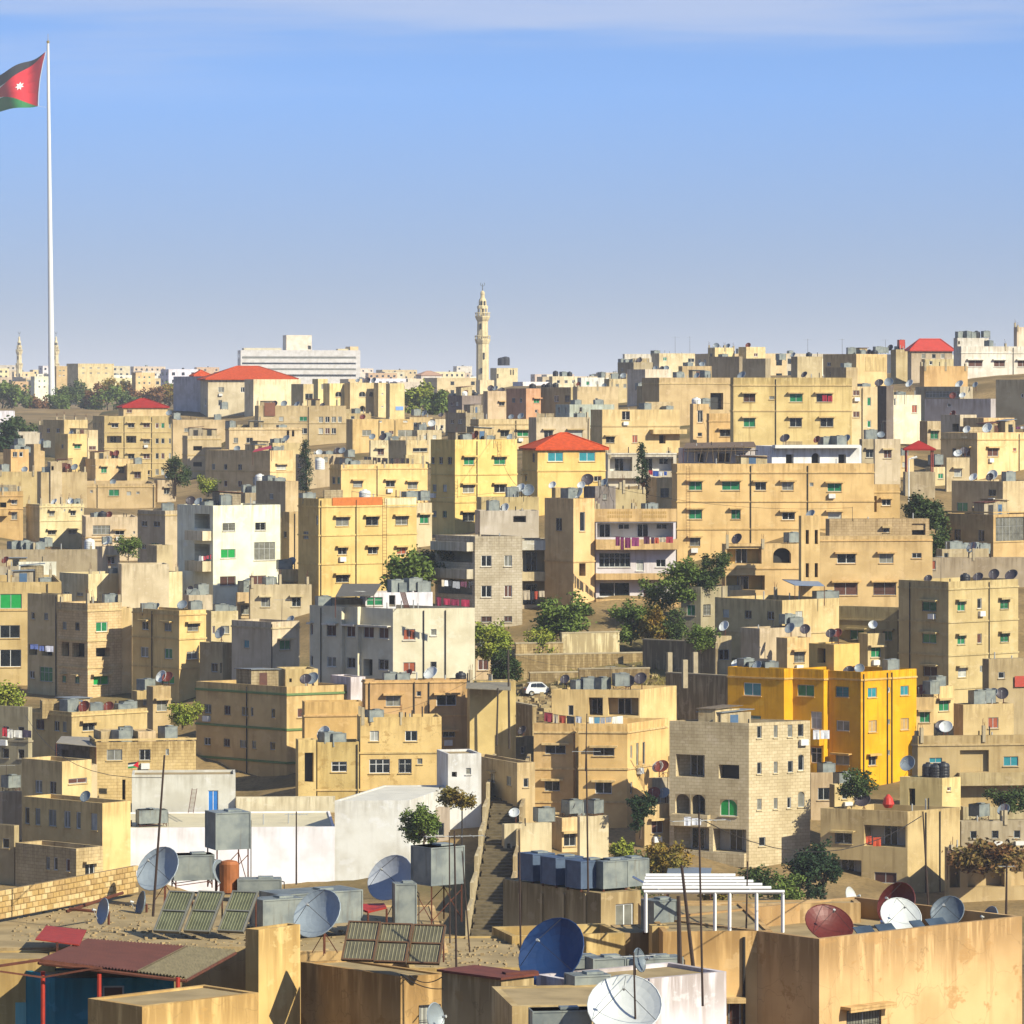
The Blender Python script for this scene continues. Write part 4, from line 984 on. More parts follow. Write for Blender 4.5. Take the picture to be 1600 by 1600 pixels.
h = H('peeling ochre house with white window bars', 17.8, 558, 563, 690, 1121, 6, col='#ddb765', kind='g', win='Rf 578-592 1142-1158;Rkf 633-652 1142-1158;Rkmf 577-609,623-643 1186-1208;Rk 652-660 1185-1194;Rx 572-600,612-640,650-680 1244-1262', bands='1178 1236', roof='T585:.6', pipes='')
h.add(17.85, 492, 496, 561, 1160, 6, col='#ddb765', kind='g', win='Rkm 518-542 1190-1206', bands='1236', roof='T512:.8 P508 T525:.8', pipes='R558')
h.add(17.9, 462, 466, 494, 1156, 10, col='#dcb662', kind='g', win='Rx 476-490 1176-1222', par=.2)
H('bare wall with leafless vine beside the steps', 17.2, 730, 734, 806, 1064, 8, col='#ddbd74', dirt=.7, par=.3)
h = H('twin bay ochre house with hooded windows', 18, 834, 896, 899, 1131, 80, thL=84, col='#deae5f', name='apartment_building', cat='building', win='Lch 852-884 1164-1178;Lch 851-875 1220-1236;Ljh 849-872 1272-1288', bands='1146 1203 1255', trim=plaster('#e3bd78'), par=.9, L=None)
h.add(18.1, 904, 980, 1028, 1131, 62, thL=84, col='#deae5f', win='Lch 927-960 1168-1181;Lch 930-956 1222-1240;Rc 994-998,1004-1008 1160-1195;Rc 985-988 1165-1185,1222-1240', bands='1146 1203 1255', par=.9, W=8)
h.add(17.7, 888, 912, 915, 1137, 80, thL=84, col='#deae5f', par=.3, L=3)
h.add(17.4, 862, 1000, 1026, 1078, 60, thL=84, col='#deb668', win='Lo 920-942,950-998 1090-1118;Lc 888-896 1102-1118', inner='#cfae74', roof='K885 T905:1 T920:1 T940:1 T970:1 K985 K1003 A952', par=.3, L=None, W=7)
h = H('limestone house with arches and stick pergola', 18.6, 1046, 1170, 1266, 1130, 30, thL=66, col='#e6d4a6', kind='b', name='apartment_building', cat='building', inner='#d9d2c2', dirt=.3,
      win='Lo 1056-1101 1179-1214;Lx 1123-1155 1195-1217;Loa 1055-1078,1080-1102 1241-1272;Lgfa 1125-1152 1249-1275;Lo 1053-1108,1114-1166 1294-1330;Rk 1183-1190,1209-1215,1231-1238,1247-1255 1133-1152;Rk 1183-1190,1209-1215,1231-1239 1190-1208;Rka 1247-1256 1179-1204;Rk 1183-1190,1209-1215,1230-1236 1247-1264;Rka 1247-1257 1237-1261;Rc 1186-1196 1308-1322', par=1.1, roof='')
h.balcony('L', 1052, 1110, 1272, 1290, .7); h.balcony('L', 1050, 1166, 1331, 1352, .5)
h = H('saturated yellow house with stepped bays', 17.2, 1137, 1225, 1240, 1045, 45, col=SAT, thL=56, name='apartment_building', cat='building', dirt=.55, win='Ltf 1162-1189 1067-1087;Lt 1162-1189 1118-1136', bands='1062', trim=plaster('#e3a81e', 'p', .3), roof='T1165:2 T1180:2 P1152 D1185 T1203:2', par=.9)
h.add(17.24, 1238, 1287, 1296, 1047, 48, thL=56, col=SAT, dirt=.55, win='Le 1246-1272 1070-1088;Lkmf 1267-1284 1112-1139,1168-1192', bands='1063', par=.9)
h.add(17.318, 1295, 1345, 1432, 1050, 42, thL=50, col=SAT, dirt=.55, win='Lt 1306-1326 1073-1089;Lc 1307-1327 1126-1142;Lch 1306-1327 1180-1195;Rt 1356-1370,1407-1420 1073-1088;Rn 1357-1370,1407-1420 1124-1142;Rch 1357-1369 1181-1196;Rc 1387-1391 1074-1082,1124-1132,1172-1180', bands='1064', pipes='R1386 R1393 R1349', par=.9, roof='K1328:1 D1345 T1392:2', L=8)
h.add(17, 1275, 1303, 1343, 1007, 42, col='#f0b41e', dirt=.25, on=0, win='Lx 1277-1290 1013-1036', par=.1, L=3.2, roof='K1300 R1310')
h.balcony('L', 1266, 1288, 1140, 1164, .9, None, h.blocks[1]); h.balcony('L', 1266, 1288, 1193, 1213, .9, None, h.blocks[1])
h = H('tan house with white loggia at right edge', 17.8, 1426, 1434, 1640, 1150, 8, thL=50, col='#bfa06a', inner='#d8d6d0', win='Rt 1452-1472 1184-1192;Ro 1500-1545 1172-1206;Rt 1568-1591 1182-1197;Ro 1500-1640 1228-1262,1280-1326', bands='1166', roof='K1474 R1490:2 P1480', par=.6, name='apartment_building', cat='building')
h.balcony('R', 1500, 1640, 1258, 1278, 1.2, plaster('#b8ab86')); h.balcony('R', 1496, 1640, 1206, 1226, .8, plaster('#b9a473'))
H('tan house with orange door behind the loggia', 17.3, 1490, 1505, 1584, 1101, 20, col='#c3a670', win='Rr 1544-1560 1121-1138', roof='T1527:1 T1540 K1568 D1552', par=.3)
H('shaded cement house with red sheet', 16.6, 1535, 1545, 1640, 1030, 25, col='#a08a66', win='Rk 1560-1570 1050-1060').panel('R', 1584, 1602, 1056, 1073, simple('#b5402a', .6, 0, .3), 'sheet', .2)
h = H('ochre corner house with open balconies', 18.8, 1282, 1418, 1500, 1268, 40, thL=66, col='#cdb06c', inner='#d3cdbd', win='Lkh 1305-1331 1301-1318;Lo 1350-1415 1290-1323;Lo 1284-1346 1343-1376;Lc 1366-1401 1363-1380', roof='K1350', par=.5, dirt=.6, pipes='R1446 R1468')
h.add(18.5, 1406, 1472, 1501, 1216, 40, thL=66, col='#d8bf7e', on=0, win='Lx 1420-1430 1232-1262;Rc 1480-1486 1230-1236', par=.2, roof='B1450:1 B1462:1 B1474:1 D1420')
H('vine hung house at lower right edge', 19, 1476, 1482, 1640, 1325, 8, col='#c0a26a', inner='#b8ae98', win='Ro 1482-1500,1512-1570,1580-1640 1342-1386', par=.4)
# ---- left lower cluster
h = H('tall house with sunlit narrow end wall', 18.6, 34, 97, 143, 1190, 46, col='#dcbd80', win='Lk 55-66,78-88 1220-1240;Lk 55-66,78-88 1268-1284;Rb 107-136 1216-1224', name='apartment_building', cat='building', roof='')
H('grey house hung with red washing', 17.8, -60, 44, 48, 1105, 60, col='#a39a86', win='Lk 4-14,28-38 1135-1152;Lk 4-14,28-38 1170-1185', bands='1160', par=.4)
h = H('ochre house below black and rust dishes', 17.0, 47, 112, 230, 1113, 42, col='#dbb76c', win='Lk 57-69,85-93,98-104 1126-1142;Rch 129-148 1129-1142', roof='T108:2 D118 R134:1 T150:1.4 R172 T192:1.4 T200:2.4', bands='1120').add(16.9, 60, 66, 118, 1096, 10, col='#c9aa6a', kind='b', par=.2, L=3, on=0)
h = H('rough block house with tiny hanging flag', 17.9, 140, 150, 306, 1160, 12, col='#d8b468', kind='b', win='Rc 167-191 1171-1188;Rcf 218-235 1171-1188;Rk 259-264 1170-1180;Rx 191-196 1218-1250', roof='T190:1 T196 P215:1.6 T262:1.6', pipes='', bands='1158', par=.2, dirt=.7)
h.add(17.85, 150, 158, 210, 1143, 18, col='#cdb183', par=.1, L=3, on=0, W=2.6).add(17.85, 210, 216, 240, 1143, 18, col='#c5a977', par=.1, L=3, on=0, W=1.6)
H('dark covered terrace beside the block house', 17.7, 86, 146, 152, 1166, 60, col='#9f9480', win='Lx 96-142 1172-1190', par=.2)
h = H('shaded terrace of six dark windows', 19.2, 36, 160, 204, 1255, 46, thL=48, col='#dcb873', win='Lk 39-46,55-63,76-88,100-110,119-126,142-152 1266-1292', roof='D130', name='apartment_building', cat='building')
h = H('low stone house with barred lit window', 19.6, 24, 119, 161, 1326, 46, thL=48, col='#dcbf84', win='Rcfh 133-148 1349-1367;Lk 72-78,84-90,103-109 1340-1360', kind='b')
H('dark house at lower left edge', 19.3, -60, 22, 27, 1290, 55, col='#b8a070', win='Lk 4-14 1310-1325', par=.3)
h = H('low white house with blue door', 19, 160, 165, 523, 1294, 4, col='#ebe8e0', dirt=.2, par=.12, L=14, roofm=simple('#d8cba8', .9, 0, .25, .6), roof='U237:2.5 T232:4', name='house')
h.add(18.93, 523, 523, 640, 1251, 4, thL=-14, col='#ebe8e0', dirt=.3, par=.1, L=15, roofm=simple('#d8d2c2', .9, 0, .25, .6))
h.add(18.25, 203, 206, 368, 1211, 4, col='#ebe7de', dirt=.3, par=.2, L=5, win='Rlf 325-341 1235-1269', on=0)
h.add(18.25, 366, 369, 524, 1246, 4, col='#ece0c0', dirt=.5, par=.1, L=.8, on=0)
H('pale low house right of the steps', 18.9, 784, 788, 862, 1288, 20, col='#e6d8ac', win='Rx 792-798 1318-1326', par=.2, roof='P806 T850')
h = H('slim cream hut with dark rooftop tank', 18.9, 903, 906, 951, 1276, 20, col='#ecdcae', win='Rx 925-929 1295-1299', par=.1, roof='T928:.8')
h = H('white curved wall house left of the steps', 18.3, 694, 700, 752, 1178, 12, col='#eae6dc', dirt=.4, win='Rx 706-714 1206-1214;Rk 728-736 1200-1210', par=.2, L=5)
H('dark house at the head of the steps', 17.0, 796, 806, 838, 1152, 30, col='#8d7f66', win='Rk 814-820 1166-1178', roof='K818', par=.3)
H('ochre wall house raised to shade the steps', 18.2, 802, 808, 836, 1192, 25, col='#c8aa70', win='Rk 818-826 1216-1230', par=.3, L=10)  # made taller, like the pale low house, to throw shade on the steps
H('small pale house above the stair head', 16.6, 752, 757, 800, 1098, 14, col='#d9c392', win='Rkh 764-774,782-792 1116-1130', roof='T770', par=.4)
# ---- small houses filling the gaps between the others
H('small ochre house below the cream tower block', 9.22, 133, 149, 203, 717, 30, col='#d9b877', win='Rch 158-167,185-194 729-739', roof='R174 R183', par=.35)
H('second small ochre house below the cream tower block', 9.24, 197, 199, 231, 725, 8, col='#d9b877', win='Rbh 210-220 737-747', roof='T215', par=.35)
H('small grey tan house below the cream tower block', 9.52, 241, 246, 275, 750, 36, col='#b8a484', win='Rkh 256-265 762-772', roof='T271 P264 P263', par=.35)
H('small cream house below the ochre wall house', 9.68, 577, 579, 611, 688, 8, col='#e2cf9f', win='Rbh 590-600 701-711', roof='T604 D583', par=.35)
H('small grey tan house below the grey shaded house', 11.79, 1437, 1449, 1471, 658, 30, col='#b8a484', win='Rkh 1454-1466 673-686', roof='D1457', par=.35)
H('small pale ochre house below the gridded window house', 11.84, 149, 160, 187, 854, 36, col='#dcc28c', win='Rkh 168-180 869-881', roof='T167 P168', par=.35)
H('small grey house below the peeling tan house', 12.53, 1345, 1347, 1371, 686, 30, col='#a99c88', win='Rch 1353-1365 702-715', roof='T1360', par=.35)
H('small pale house below the narrow grey house', 12.72, 1365, 1367, 1407, 686, 12, col='#dcc28c', win='Rbh 1381-1393 703-716', roof='A1384 D1378 D1400', par=.35)
H('small cream house below the shaded gable house', 12.75, 1477, 1479, 1515, 715, 12, col='#e2cf9f', win='Rkh 1491-1503 732-745', roof='A1507 P1498 K1508', par=.35)
H('small ochre house below the white loggia house', 13.06, 1009, 1026, 1051, 746, 36, col='#d9b877', win='Rk 1032-1045 763-777', roof='R1041', par=.35)
H('small ochre house below the cloth covered terrace', 13.56, 649, 651, 675, 786, 36, col='#d9b877', win='Reh 656-670 804-818', roof='P663 T660', par=.35)
H('small pale ochre house below the brown side wing', 14.36, 437, 439, 467, 890, 30, col='#dcc28c', win='Rch 446-460 909-924', roof='D457 T444', par=.35)
H('small tan house below the green shuttered house', 14.42, 369, 371, 395, 926, 12, col='#cfae72', win='Rch 376-390 945-960', roof='D389 T383', par=.35)
H('small cream house below the green shuttered house', 14.59, 389, 391, 487, 914, 8, col='#e2cf9f', win='Rkh 408-422,456-470 933-948', roof='T421', par=.35)
H('small pale ochre house below the big olive house', 15.84, 1341, 1356, 1383, 990, 30, col='#dcc28c', win='Reh 1361-1377 1011-1027', roof='P1366', par=.35)
H('small dull tan house below the yellow green tree', 15.85, 741, 743, 767, 1010, 8, col='#c2a478', win='Rk 747-763 1031-1047', roof='T758 T757', par=.35)
H('small cream house below the blank cement house', 15.87, 1117, 1119, 1143, 994, 8, col='#e2cf9f', win='Rk 1123-1139 1015-1031', roof='P1133', par=.35)
H('small grey tan house below the blank cement house', 16.01, 1157, 1187, 1267, 982, 36, col='#b8a484', win='Rbh 1219-1235 1002-1019', roof='T1230 R1233 T1241', par=.35)
H('small orange tan house below the blank cement house', 16.17, 1213, 1230, 1267, 997, 30, col='#d8b068', win='Rch 1241-1257 1018-1035', roof='D1236 K1260', par=.35)
H('small ochre house below the big olive house', 16.25, 1453, 1459, 1491, 1073, 36, col='#d9b877', win='Reh 1467-1483 1094-1111', roof='T1465', par=.35)
H('small tan house below the jutting ochre house', 16.31, 229, 239, 267, 1073, 30, col='#cfae72', win='Rch 245-261 1094-1111', roof='R264 P254', par=.35)
H('small tan house below the big olive house', 16.55, 1429, 1431, 1459, 1090, 8, col='#cfae72', win='Reh 1437-1453 1112-1129', roof='T1455 R1440 P1437', par=.35)
H('small dull tan house below the saturated yellow house', 17.92, 1265, 1267, 1307, 1208, 8, col='#c2a478', win='Rk 1278-1296 1231-1250', roof='R1300 T1291', par=.35)
H('small grey house below the twin bay house', 18.10, 1013, 1019, 1047, 1216, 30, col='#a99c88', win='Rkh 1024-1042 1239-1258', roof='R1036 P1030', par=.35)
H('small grey tan house below the red washing house', 18.26, -3, 4, 35, 1238, 30, col='#b8a484', win='', roof='A9 T17', par=.35)
H('small ochre house below the twin bay house', 18.46, 993, 1007, 1047, 1258, 30, col='#d9b877', win='Rbh 1018-1036 1282-1302', roof='R1024 A1043 D1040', par=.35)
H('small grey house below the fruit tree', 18.51, 665, 667, 703, 1262, 8, col='#a99c88', win='Rk 676-694 1286-1306', roof='K674', par=.35)
H('second small ochre house below the twin bay house', 18.57, 861, 878, 903, 1278, 30, col='#d9b877', win='Rch 881-900 1302-1322', roof='T899 T894 K893', par=.35)
H('pale row house on slope right of mosque', 7.4, 858, 863, 905, 588, 25, col='#e4d6b4', win='Rk 870-875,882-887,894-899 594-599', roof='B868 T880 B890', par=.3)
H('white topped house on slope right of mosque', 7.7, 902, 908, 950, 590, 20, col='#ebe6da', win='Rk 916-921,930-935 596-602', roof='K915 T940', par=.3)
H('grey tan house on slope below white topped one', 8.4, 944, 952, 988, 592, 30, col='#c7b48c', win='Rk 962-967,974-979 600-606', roof='T960 D975', par=.3)
H('tan house tucked behind the yellow green tree', 8.3, 634, 640, 676, 652, 20, col='#d3b67e', win='Rk 646-652,660-666 660-667', roof='T650 D664', par=.3)
H('cream house tucked behind the olive tree', 8.5, 672, 680, 708, 655, 30, col='#e2d2a4', win='Rk 688-693,698-703 664-670', roof='K690', par=.3)
H('low tan house below the cubist apartments', 8.5, 530, 538, 580, 646, 20, col='#cdb27c', win='Rk 548-554,564-570 650-655', roof='T556 D540', par=.3)
H('pale house between ochre wall and black flank', 9.9, 644, 652, 690, 672, 25, col='#dccba0', win='Rk 662-668,676-682 680-686', roof='T660 P676', par=.3)
H('small ochre house below the park slope', 8.0, 60, 68, 104, 664, 30, col='#d6b678', win='Rk 76-82,90-96 670-676', roof='T80', par=.3)
H('low cream shed right of red gazebo', 12.6, 1446, 1456, 1490, 730, 35, col='#d8c69c', win='Rk 1466-1474 740-748', roof='T1462', par=.3)
H('tan house left of red gazebo', 12.4, 1394, 1402, 1428, 712, 30, col='#d8b878', win='Rk 1410-1417 722-730', roof='T1408 D1420', par=.3)
H('orange house in gap below reed canopy', 13.9, 1040, 1046, 1064, 838, 20, col='#d9ad62', win='Rk 1050-1056 850-858', par=.3)
H('pale wall house behind shaded terrace', 18.3, 104, 110, 152, 1196, 25, col='#cdb88c', win='Rk 120-126,136-142 1208-1218', par=.3)
H('tan house right of the stone house corner', 16.2, 205, 214, 246, 1080, 30, col='#c9aa70', win='Rk 224-231 1092-1102', roof='T228', par=.3)
H('low house behind the ochre corner house', 18.3, 1296, 1304, 1352, 1226, 25, col='#cfb47e', win='Rk 1316-1324,1334-1342 1238-1248', roof='T1318', par=.3)
H('cement house at right edge under loggia', 18.4, 1496, 1502, 1640, 1284, 8, col='#b8a888', win='Rk 1516-1526,1550-1560,1584-1594 1298-1310', roof='T1530 D1570', par=.3)
# ------------------------------------------------------------------ flagpole and flag
STONE = plaster('#e8d6a8', 'p', .3)
fp = Thing('flagpole', 'very tall white flagpole rising from the park, left', 'flagpole', P(81, 640, 4.4))
mb = MB(); a, b = P(81, 640, 4.4), P(75, 68, 4.4)
mb.tube(a, b, 1.18, .44, n=20); fp.part('pole', mb, simple('#e9e8e2', .5, 0, .1), True)
mb = MB(); mb.lathe(b, [(.1, 0), (.55, .3), (.55, .8), (.1, 1.2)], 10); mb.tube(b + Vector((0, 0, 1)), b + Vector((0, 0, 3.4)), .08, n=5); fp.part('finial', mb, simple('#b79a4a', .4, .5, .2), True)
fl = Thing('flag', 'huge black white green flag with red triangle and white star', 'flag', P(70, 165, 4.4))
def fpos(u, v):      # u in photo pixels along the fly, v 0 top to 1 bottom
    hx = 71 - 12 * v - 3 * math.sin(math.pi * v); t = u / 71.
    yt = 81 + 37 * t - 4 * t * t + 2.0 * math.sin(u * .11)
    yb = 165 + 11 * t - 1.5 * t * t + 1.2 * math.sin(u * .09 + 1)
    p = P(hx - u, yt + (yb - yt) * v, 4.4)
    p.y += 2.2 * math.sin(u * .085 + 2.0 * v) * min(1, u / 25) + u * .04
    return p
FU, CU = 150., 84.
def fband(name, hexc, lo, hi):
    mb = MB(); n = 60
    for i in range(n):
        u0, u1 = FU * i / n, FU * (i + 1) / n
        for (l0, h0), (l1, h1) in zip(lo(u0, hi), lo(u1, hi)):
            if h0 - l0 < 1e-4 and h1 - l1 < 1e-4: continue
            k = 4
            for j in range(k):
                mb.quad(fpos(u0, l0 + (h0 - l0) * j / k), fpos(u1, l1 + (h1 - l1) * j / k), fpos(u1, l1 + (h1 - l1) * (j + 1) / k), fpos(u0, l0 + (h0 - l0) * (j + 1) / k))
    return fl.part(name, mb, simple(hexc, .8, 0, .15, .3), True)
def cut(u): return min(.5, .5 * u / CU)
T1, T2 = 1 / 3., 2 / 3.
fband('black_stripe', '#121118', lambda u, h: [(0, min(T1, cut(u)))], 0)
fband('white_stripe', '#e6e2d8', lambda u, h: [(T1, max(T1, cut(u))), (min(T2, 1 - cut(u)), T2)], 0)
fband('green_stripe', '#0c7a36', lambda u, h: [(max(T2, 1 - cut(u)), 1)], 0)
red = fband('red_triangle', '#d4001c', lambda u, h: [(cut(u), 1 - cut(u))], 0)
mb = MB(); ctr = (31., .53); pts = []
for i in range(14):
    an = math.pi * i / 7; r = 7. if i % 2 == 0 else 3.3
    q = fpos(ctr[0] + r * math.sin(an), ctr[1] - r * math.cos(an) / 72.); q.y -= .25; pts.append(q)
c0 = fpos(*ctr); c0.y -= .25
for i in range(14): mb.tri(c0, pts[i], pts[(i + 1) % 14])
fl.part('star', mb, simple('#f2f0ea', .8, 0, .05), parent=red)
mb = MB(); mb.line([fpos(-1, v / 8) for v in range(9)], .12); mb.tube(fpos(0, 0), P(75.2, 80, 4.4), .06, n=4); mb.tube(fpos(0, 1), P(76, 168, 4.4), .05, n=4); fl.part('hoist_rope', mb, WHITE)
# ------------------------------------------------------------------ minarets
def minaret(px, yb, yt, s, k, label, full=True):
    """k = metres of lower shaft radius"""
    base, top = P(px, yb, s), P(px, yt, s); h = top.z - base.z
    T = Thing('minaret', label, 'minaret', base)
    def z(f): return f * h
    r = k
    mb = MB(); mb.lathe(base, [(r * 1.05, 0), (r * 1.05, z(.10)), (r, z(.105)), (r * .98, z(.44))], 8); T.part('lower_shaft', mb, STONE)
    mb = MB(); mb.lathe(base, [(r * .98, z(.44)), (r * 1.05, z(.445)), (r * 1.22, z(.475)), (r * 1.22, z(.485)), (r * .9, z(.486))], 8); g1 = T.part('gallery', mb, STONE)
    mb = MB(); mb.lathe(base, [(r * .88, z(.48)), (r * .84, z(.655))], 8); T.part('upper_shaft', mb, STONE)
    mb = MB(); mb.lathe(base, [(r * .84, z(.65)), (r * 1.0, z(.665)), (r * 1.18, z(.69)), (r * 1.18, z(.70)), (r * .7, z(.701))], 8); g2 = T.part('gallery', mb, STONE)
    for g, z0, z1, rr in ((g1, .485, .515, 1.2), (g2, .70, .728, 1.16)):
        mb = MB()
        for i in range(24):
            a = 2 * math.pi * i / 24; q = base + Vector((math.cos(a) * r * rr * .97, math.sin(a) * r * rr * .97, z(z0))); mb.tube(q, q + Vector((0, 0, z(z1 - z0))), .12, n=4, cap=False)
        for zz in (z1,):
            pts = [base + Vector((math.cos(2 * math.pi * i / 8) * r * rr, math.sin(2 * math.pi * i / 8) * r * rr, z(zz))) for i in range(9)]
            mb.line(pts, .16, n=5)
        T.part('balustrade', mb, STONE, parent=g)
    for i in range(8):      # arcaded lantern
        a = 2 * math.pi * (i + .5) / 8; q = base + Vector((math.cos(a) * r * .72, math.sin(a) * r * .72, z(.70))); mb = MB(); mb.tube(q, q + Vector((0, 0, z(.07))), .28, n=6); T.part('column', mb, STONE)
    mb = MB(); mb.lathe(base, [(r * .45, z(.70)), (r * .45, z(.77))], 8); T.part('lantern_core', mb, STONE)
    mb = MB(); mb.lathe(base, [(r * .86, z(.768)), (r * .86, z(.79)), (r * .62, z(.80)), (r * .58, z(.845)), (r * .34, z(.87)), (r * .32, z(.895)), (r * .36, z(.905)), (r * .28, z(.925)), (r * .05, z(.935))], 8); T.part('cap', mb, STONE)
    mb = MB(); mb.tube(base + Vector((0, 0, z(.93))), top, .16, .08, n=5)
    pts = [top + Vector((.7 * math.cos(t), 0, .7 * math.sin(t) - .2)) for t in [math.pi * (.75 + 1.5 * i / 10) for i in range(11)]]
    mb.line(pts, .10); T.part('crescent_finial', mb, simple('#6b6a58', .4, .6, .2))
    for (zz, hh, an) in ((.58, .05, -1.9), (.30, .06, -1.35), (.17, .05, -1.75)):
        q = base + Vector((math.cos(an) * r * .93, math.sin(an) * r * .93, z(zz))); mb = MB(); mb.box(q, .55, .5, z(hh), an + math.pi / 2); T.part('slit_window', mb, PANES['x'])
    for (zz, an) in ((.82, -1.8), (.82, -1.0)):
        q = base + Vector((math.cos(an) * r * .56, math.sin(an) * r * .56, z(zz) - 1)); mb = MB(); mb.box(q, .6, .4, 1.6, an + math.pi / 2); T.part('slit_window', mb, PANES['x'])
minaret(754, 612, 443, 4.6, 2.15, 'ornate stone minaret standing alone against the sky')
minaret(30, 620, 519, 2.7, 1.7, 'thin distant minaret left of the flagpole')
minaret(87.5, 620, 519, 2.7, 1.7, 'thin distant minaret right behind the flagpole')
h = H('cream mosque hall beside the minaret', 4.7, 766, 776, 809, 575, 25, col='#eedb9e', name='mosque', cat='mosque', win='Rx 797-799,801-803 578-586;Rx 772-774,776-779 584-591', par=.4, roof='')
h.add(4.75, 745, 750, 772, 594, 15, col='#e8d6a0', par=.3)
drum(P(784, 571, 4.66), 1.4, 2.6, 'left black water drum on the mosque hall', simple('#2a2b30', .5, 0, .3)); drum(P(790, 571, 4.66), 1.4, 2.9, 'right black water drum on the mosque hall', simple('#2a2b30', .5, 0, .3))
# ------------------------------------------------------------------ distant city on the plateau
def far_row(name, s0, s1, x0, x1, y0, y1, n, seed, cols, keep):
    r = random.Random(seed); xs = sorted(r.uniform(x0, x1) for _ in range(n))
    for j_, x in enumerate(xs):
        i = keep.index(j_) if j_ in keep else None
        s = r.uniform(s0, s1); w = r.uniform(11, 24) * s; yt = r.uniform(y0, y1)
        c = r.choice(cols)
        T_ = {'#e6d6b0': 'cream', '#efe9dc': 'white', '#d9bd8a': 'tan', '#d8a878': 'peach', '#cfc5b2': 'grey'}[c]
        fl_ = int(r.uniform(3, 6))
        if i is None: continue
        h = H('%s %s block from left %s' % (ordn(i), T_, name), s, x - w * r.uniform(.05, .3), x, x + w, yt, r.uniform(15, 45), col=c, dirt=.3, name='distant_block', cat='building', group='distant blocks ' + name, par=.6)
        b = h.blocks[0]; mb = MB()
        for f, m in (('R', b.W), ('L', b.L)):
            n_ = max(1, int(m / 3.4)); d = b.dR if f == 'R' else b.dL; nn = b.nR if f == 'R' else b.nL
            for j in range(n_):
                for k in range(fl_):
                    if r.random() < .15: continue
                    z = b.zt - 2.6 - 3.1 * k; u = m * (j + .5) / n_ - .7
                    mb.para(b.at(f, u, z, -.05), Vector((d.x, d.y, 0)) * 1.4, Vector((nn.x, nn.y, 0)) * .09, (0, 0, 1.3))
        h.T.part('windows', mb, PANES['k'], kind='stuff')
        if r.random() < .6: b.H.roofspec.append((b, 'T%f:3' % (x + w * .4) if r.random() < .6 else 'B%f:3' % (x + w * .5)))
FC = ['#e6d6b0', '#efe9dc', '#d9bd8a', '#d8a878', '#cfc5b2']
far_row('on the horizon left of the hotel', 2.2, 2.7, -40, 372, 570, 588, 22, 3, FC, [0, 1, 2, 3, 4, 5, 6, 9, 11, 12, 13, 14, 17])
far_row('behind the park trees', 3.0, 3.7, -30, 300, 583, 606, 16, 5, FC, [0, 1, 2, 6, 9, 11])
far_row('between villa and hotel foot', 3.2, 3.8, 240, 330, 576, 596, 5, 6, FC, [0, 1])
far_row('on the horizon left of the minaret', 2.3, 2.9, 560, 745, 580, 594, 10, 8, FC, [0, 1, 3, 6, 9])
far_row('below the horizon left of the minaret', 3.6, 4.4, 620, 745, 588, 604, 6, 9, FC, [0, 1, 2, 4])
far_row('on the horizon right of the minaret', 3.2, 4.2, 812, 985, 584, 596, 9, 10, FC, [1, 3])
far_row('on the slope right of the minaret', 5.4, 6.6, 815, 1000, 586, 602, 9, 12, FC, [0, 2, 3])
far_row('on the upper right skyline', 6.2, 7.4, 1040, 1600, 550, 566, 13, 14, FC, [1, 2, 5, 6, 7])
far_row('along the left horizon', 2.0, 2.4, -40, 740, 572, 590, 46, 33, FC, [3, 5, 20, 21, 35, 36, 37, 38, 42, 43, 44, 45])
far_row('in the band behind the villa', 2.9, 3.6, -20, 620, 584, 600, 34, 34, FC, [0, 1, 2, 3, 6, 7, 13, 26, 29, 30, 32])
far_row('along the horizon beyond the minaret', 2.6, 3.4, 770, 1000, 580, 594, 14, 35, FC, [1, 2, 6, 7, 8])
H('wide tan block behind the flagpole', 3.9, 104, 122, 178, 568, 35, col='#e0cb9c', name='distant_block', cat='building', win='Rk 128-132,140-144,152-156,164-168 574-576,582-584')
H('ochre block right of the flagpole foot', 4.0, 84, 88, 105, 572, 20, col='#d8b47a', name='distant_block', cat='building', win='Rk 92-95,98-101 578-580,586-588')
H('white block left of the flagpole foot', 4.2, 48, 54, 78, 588, 30, col='#e6e0d2', name='distant_block', cat='building', win='Rk 60-63,68-71 594-597,603-606')
H('peach block beside the villa', 5.2, 206, 212, 242, 582, 25, col='#dfb878', name='distant_block', cat='building', win='Rk 216-219,224-227,232-235 588-591,597-600')
H('cream block with red top left of minaret', 4.2, 650, 658, 690, 586, 30, col='#eadfc4', name='distant_block', cat='building', win='Rk 664-667,672-675,680-683 592-594,600-602').hip(simple('#b08a72', .8, 0, .3), None, .3, 1.5, .2)
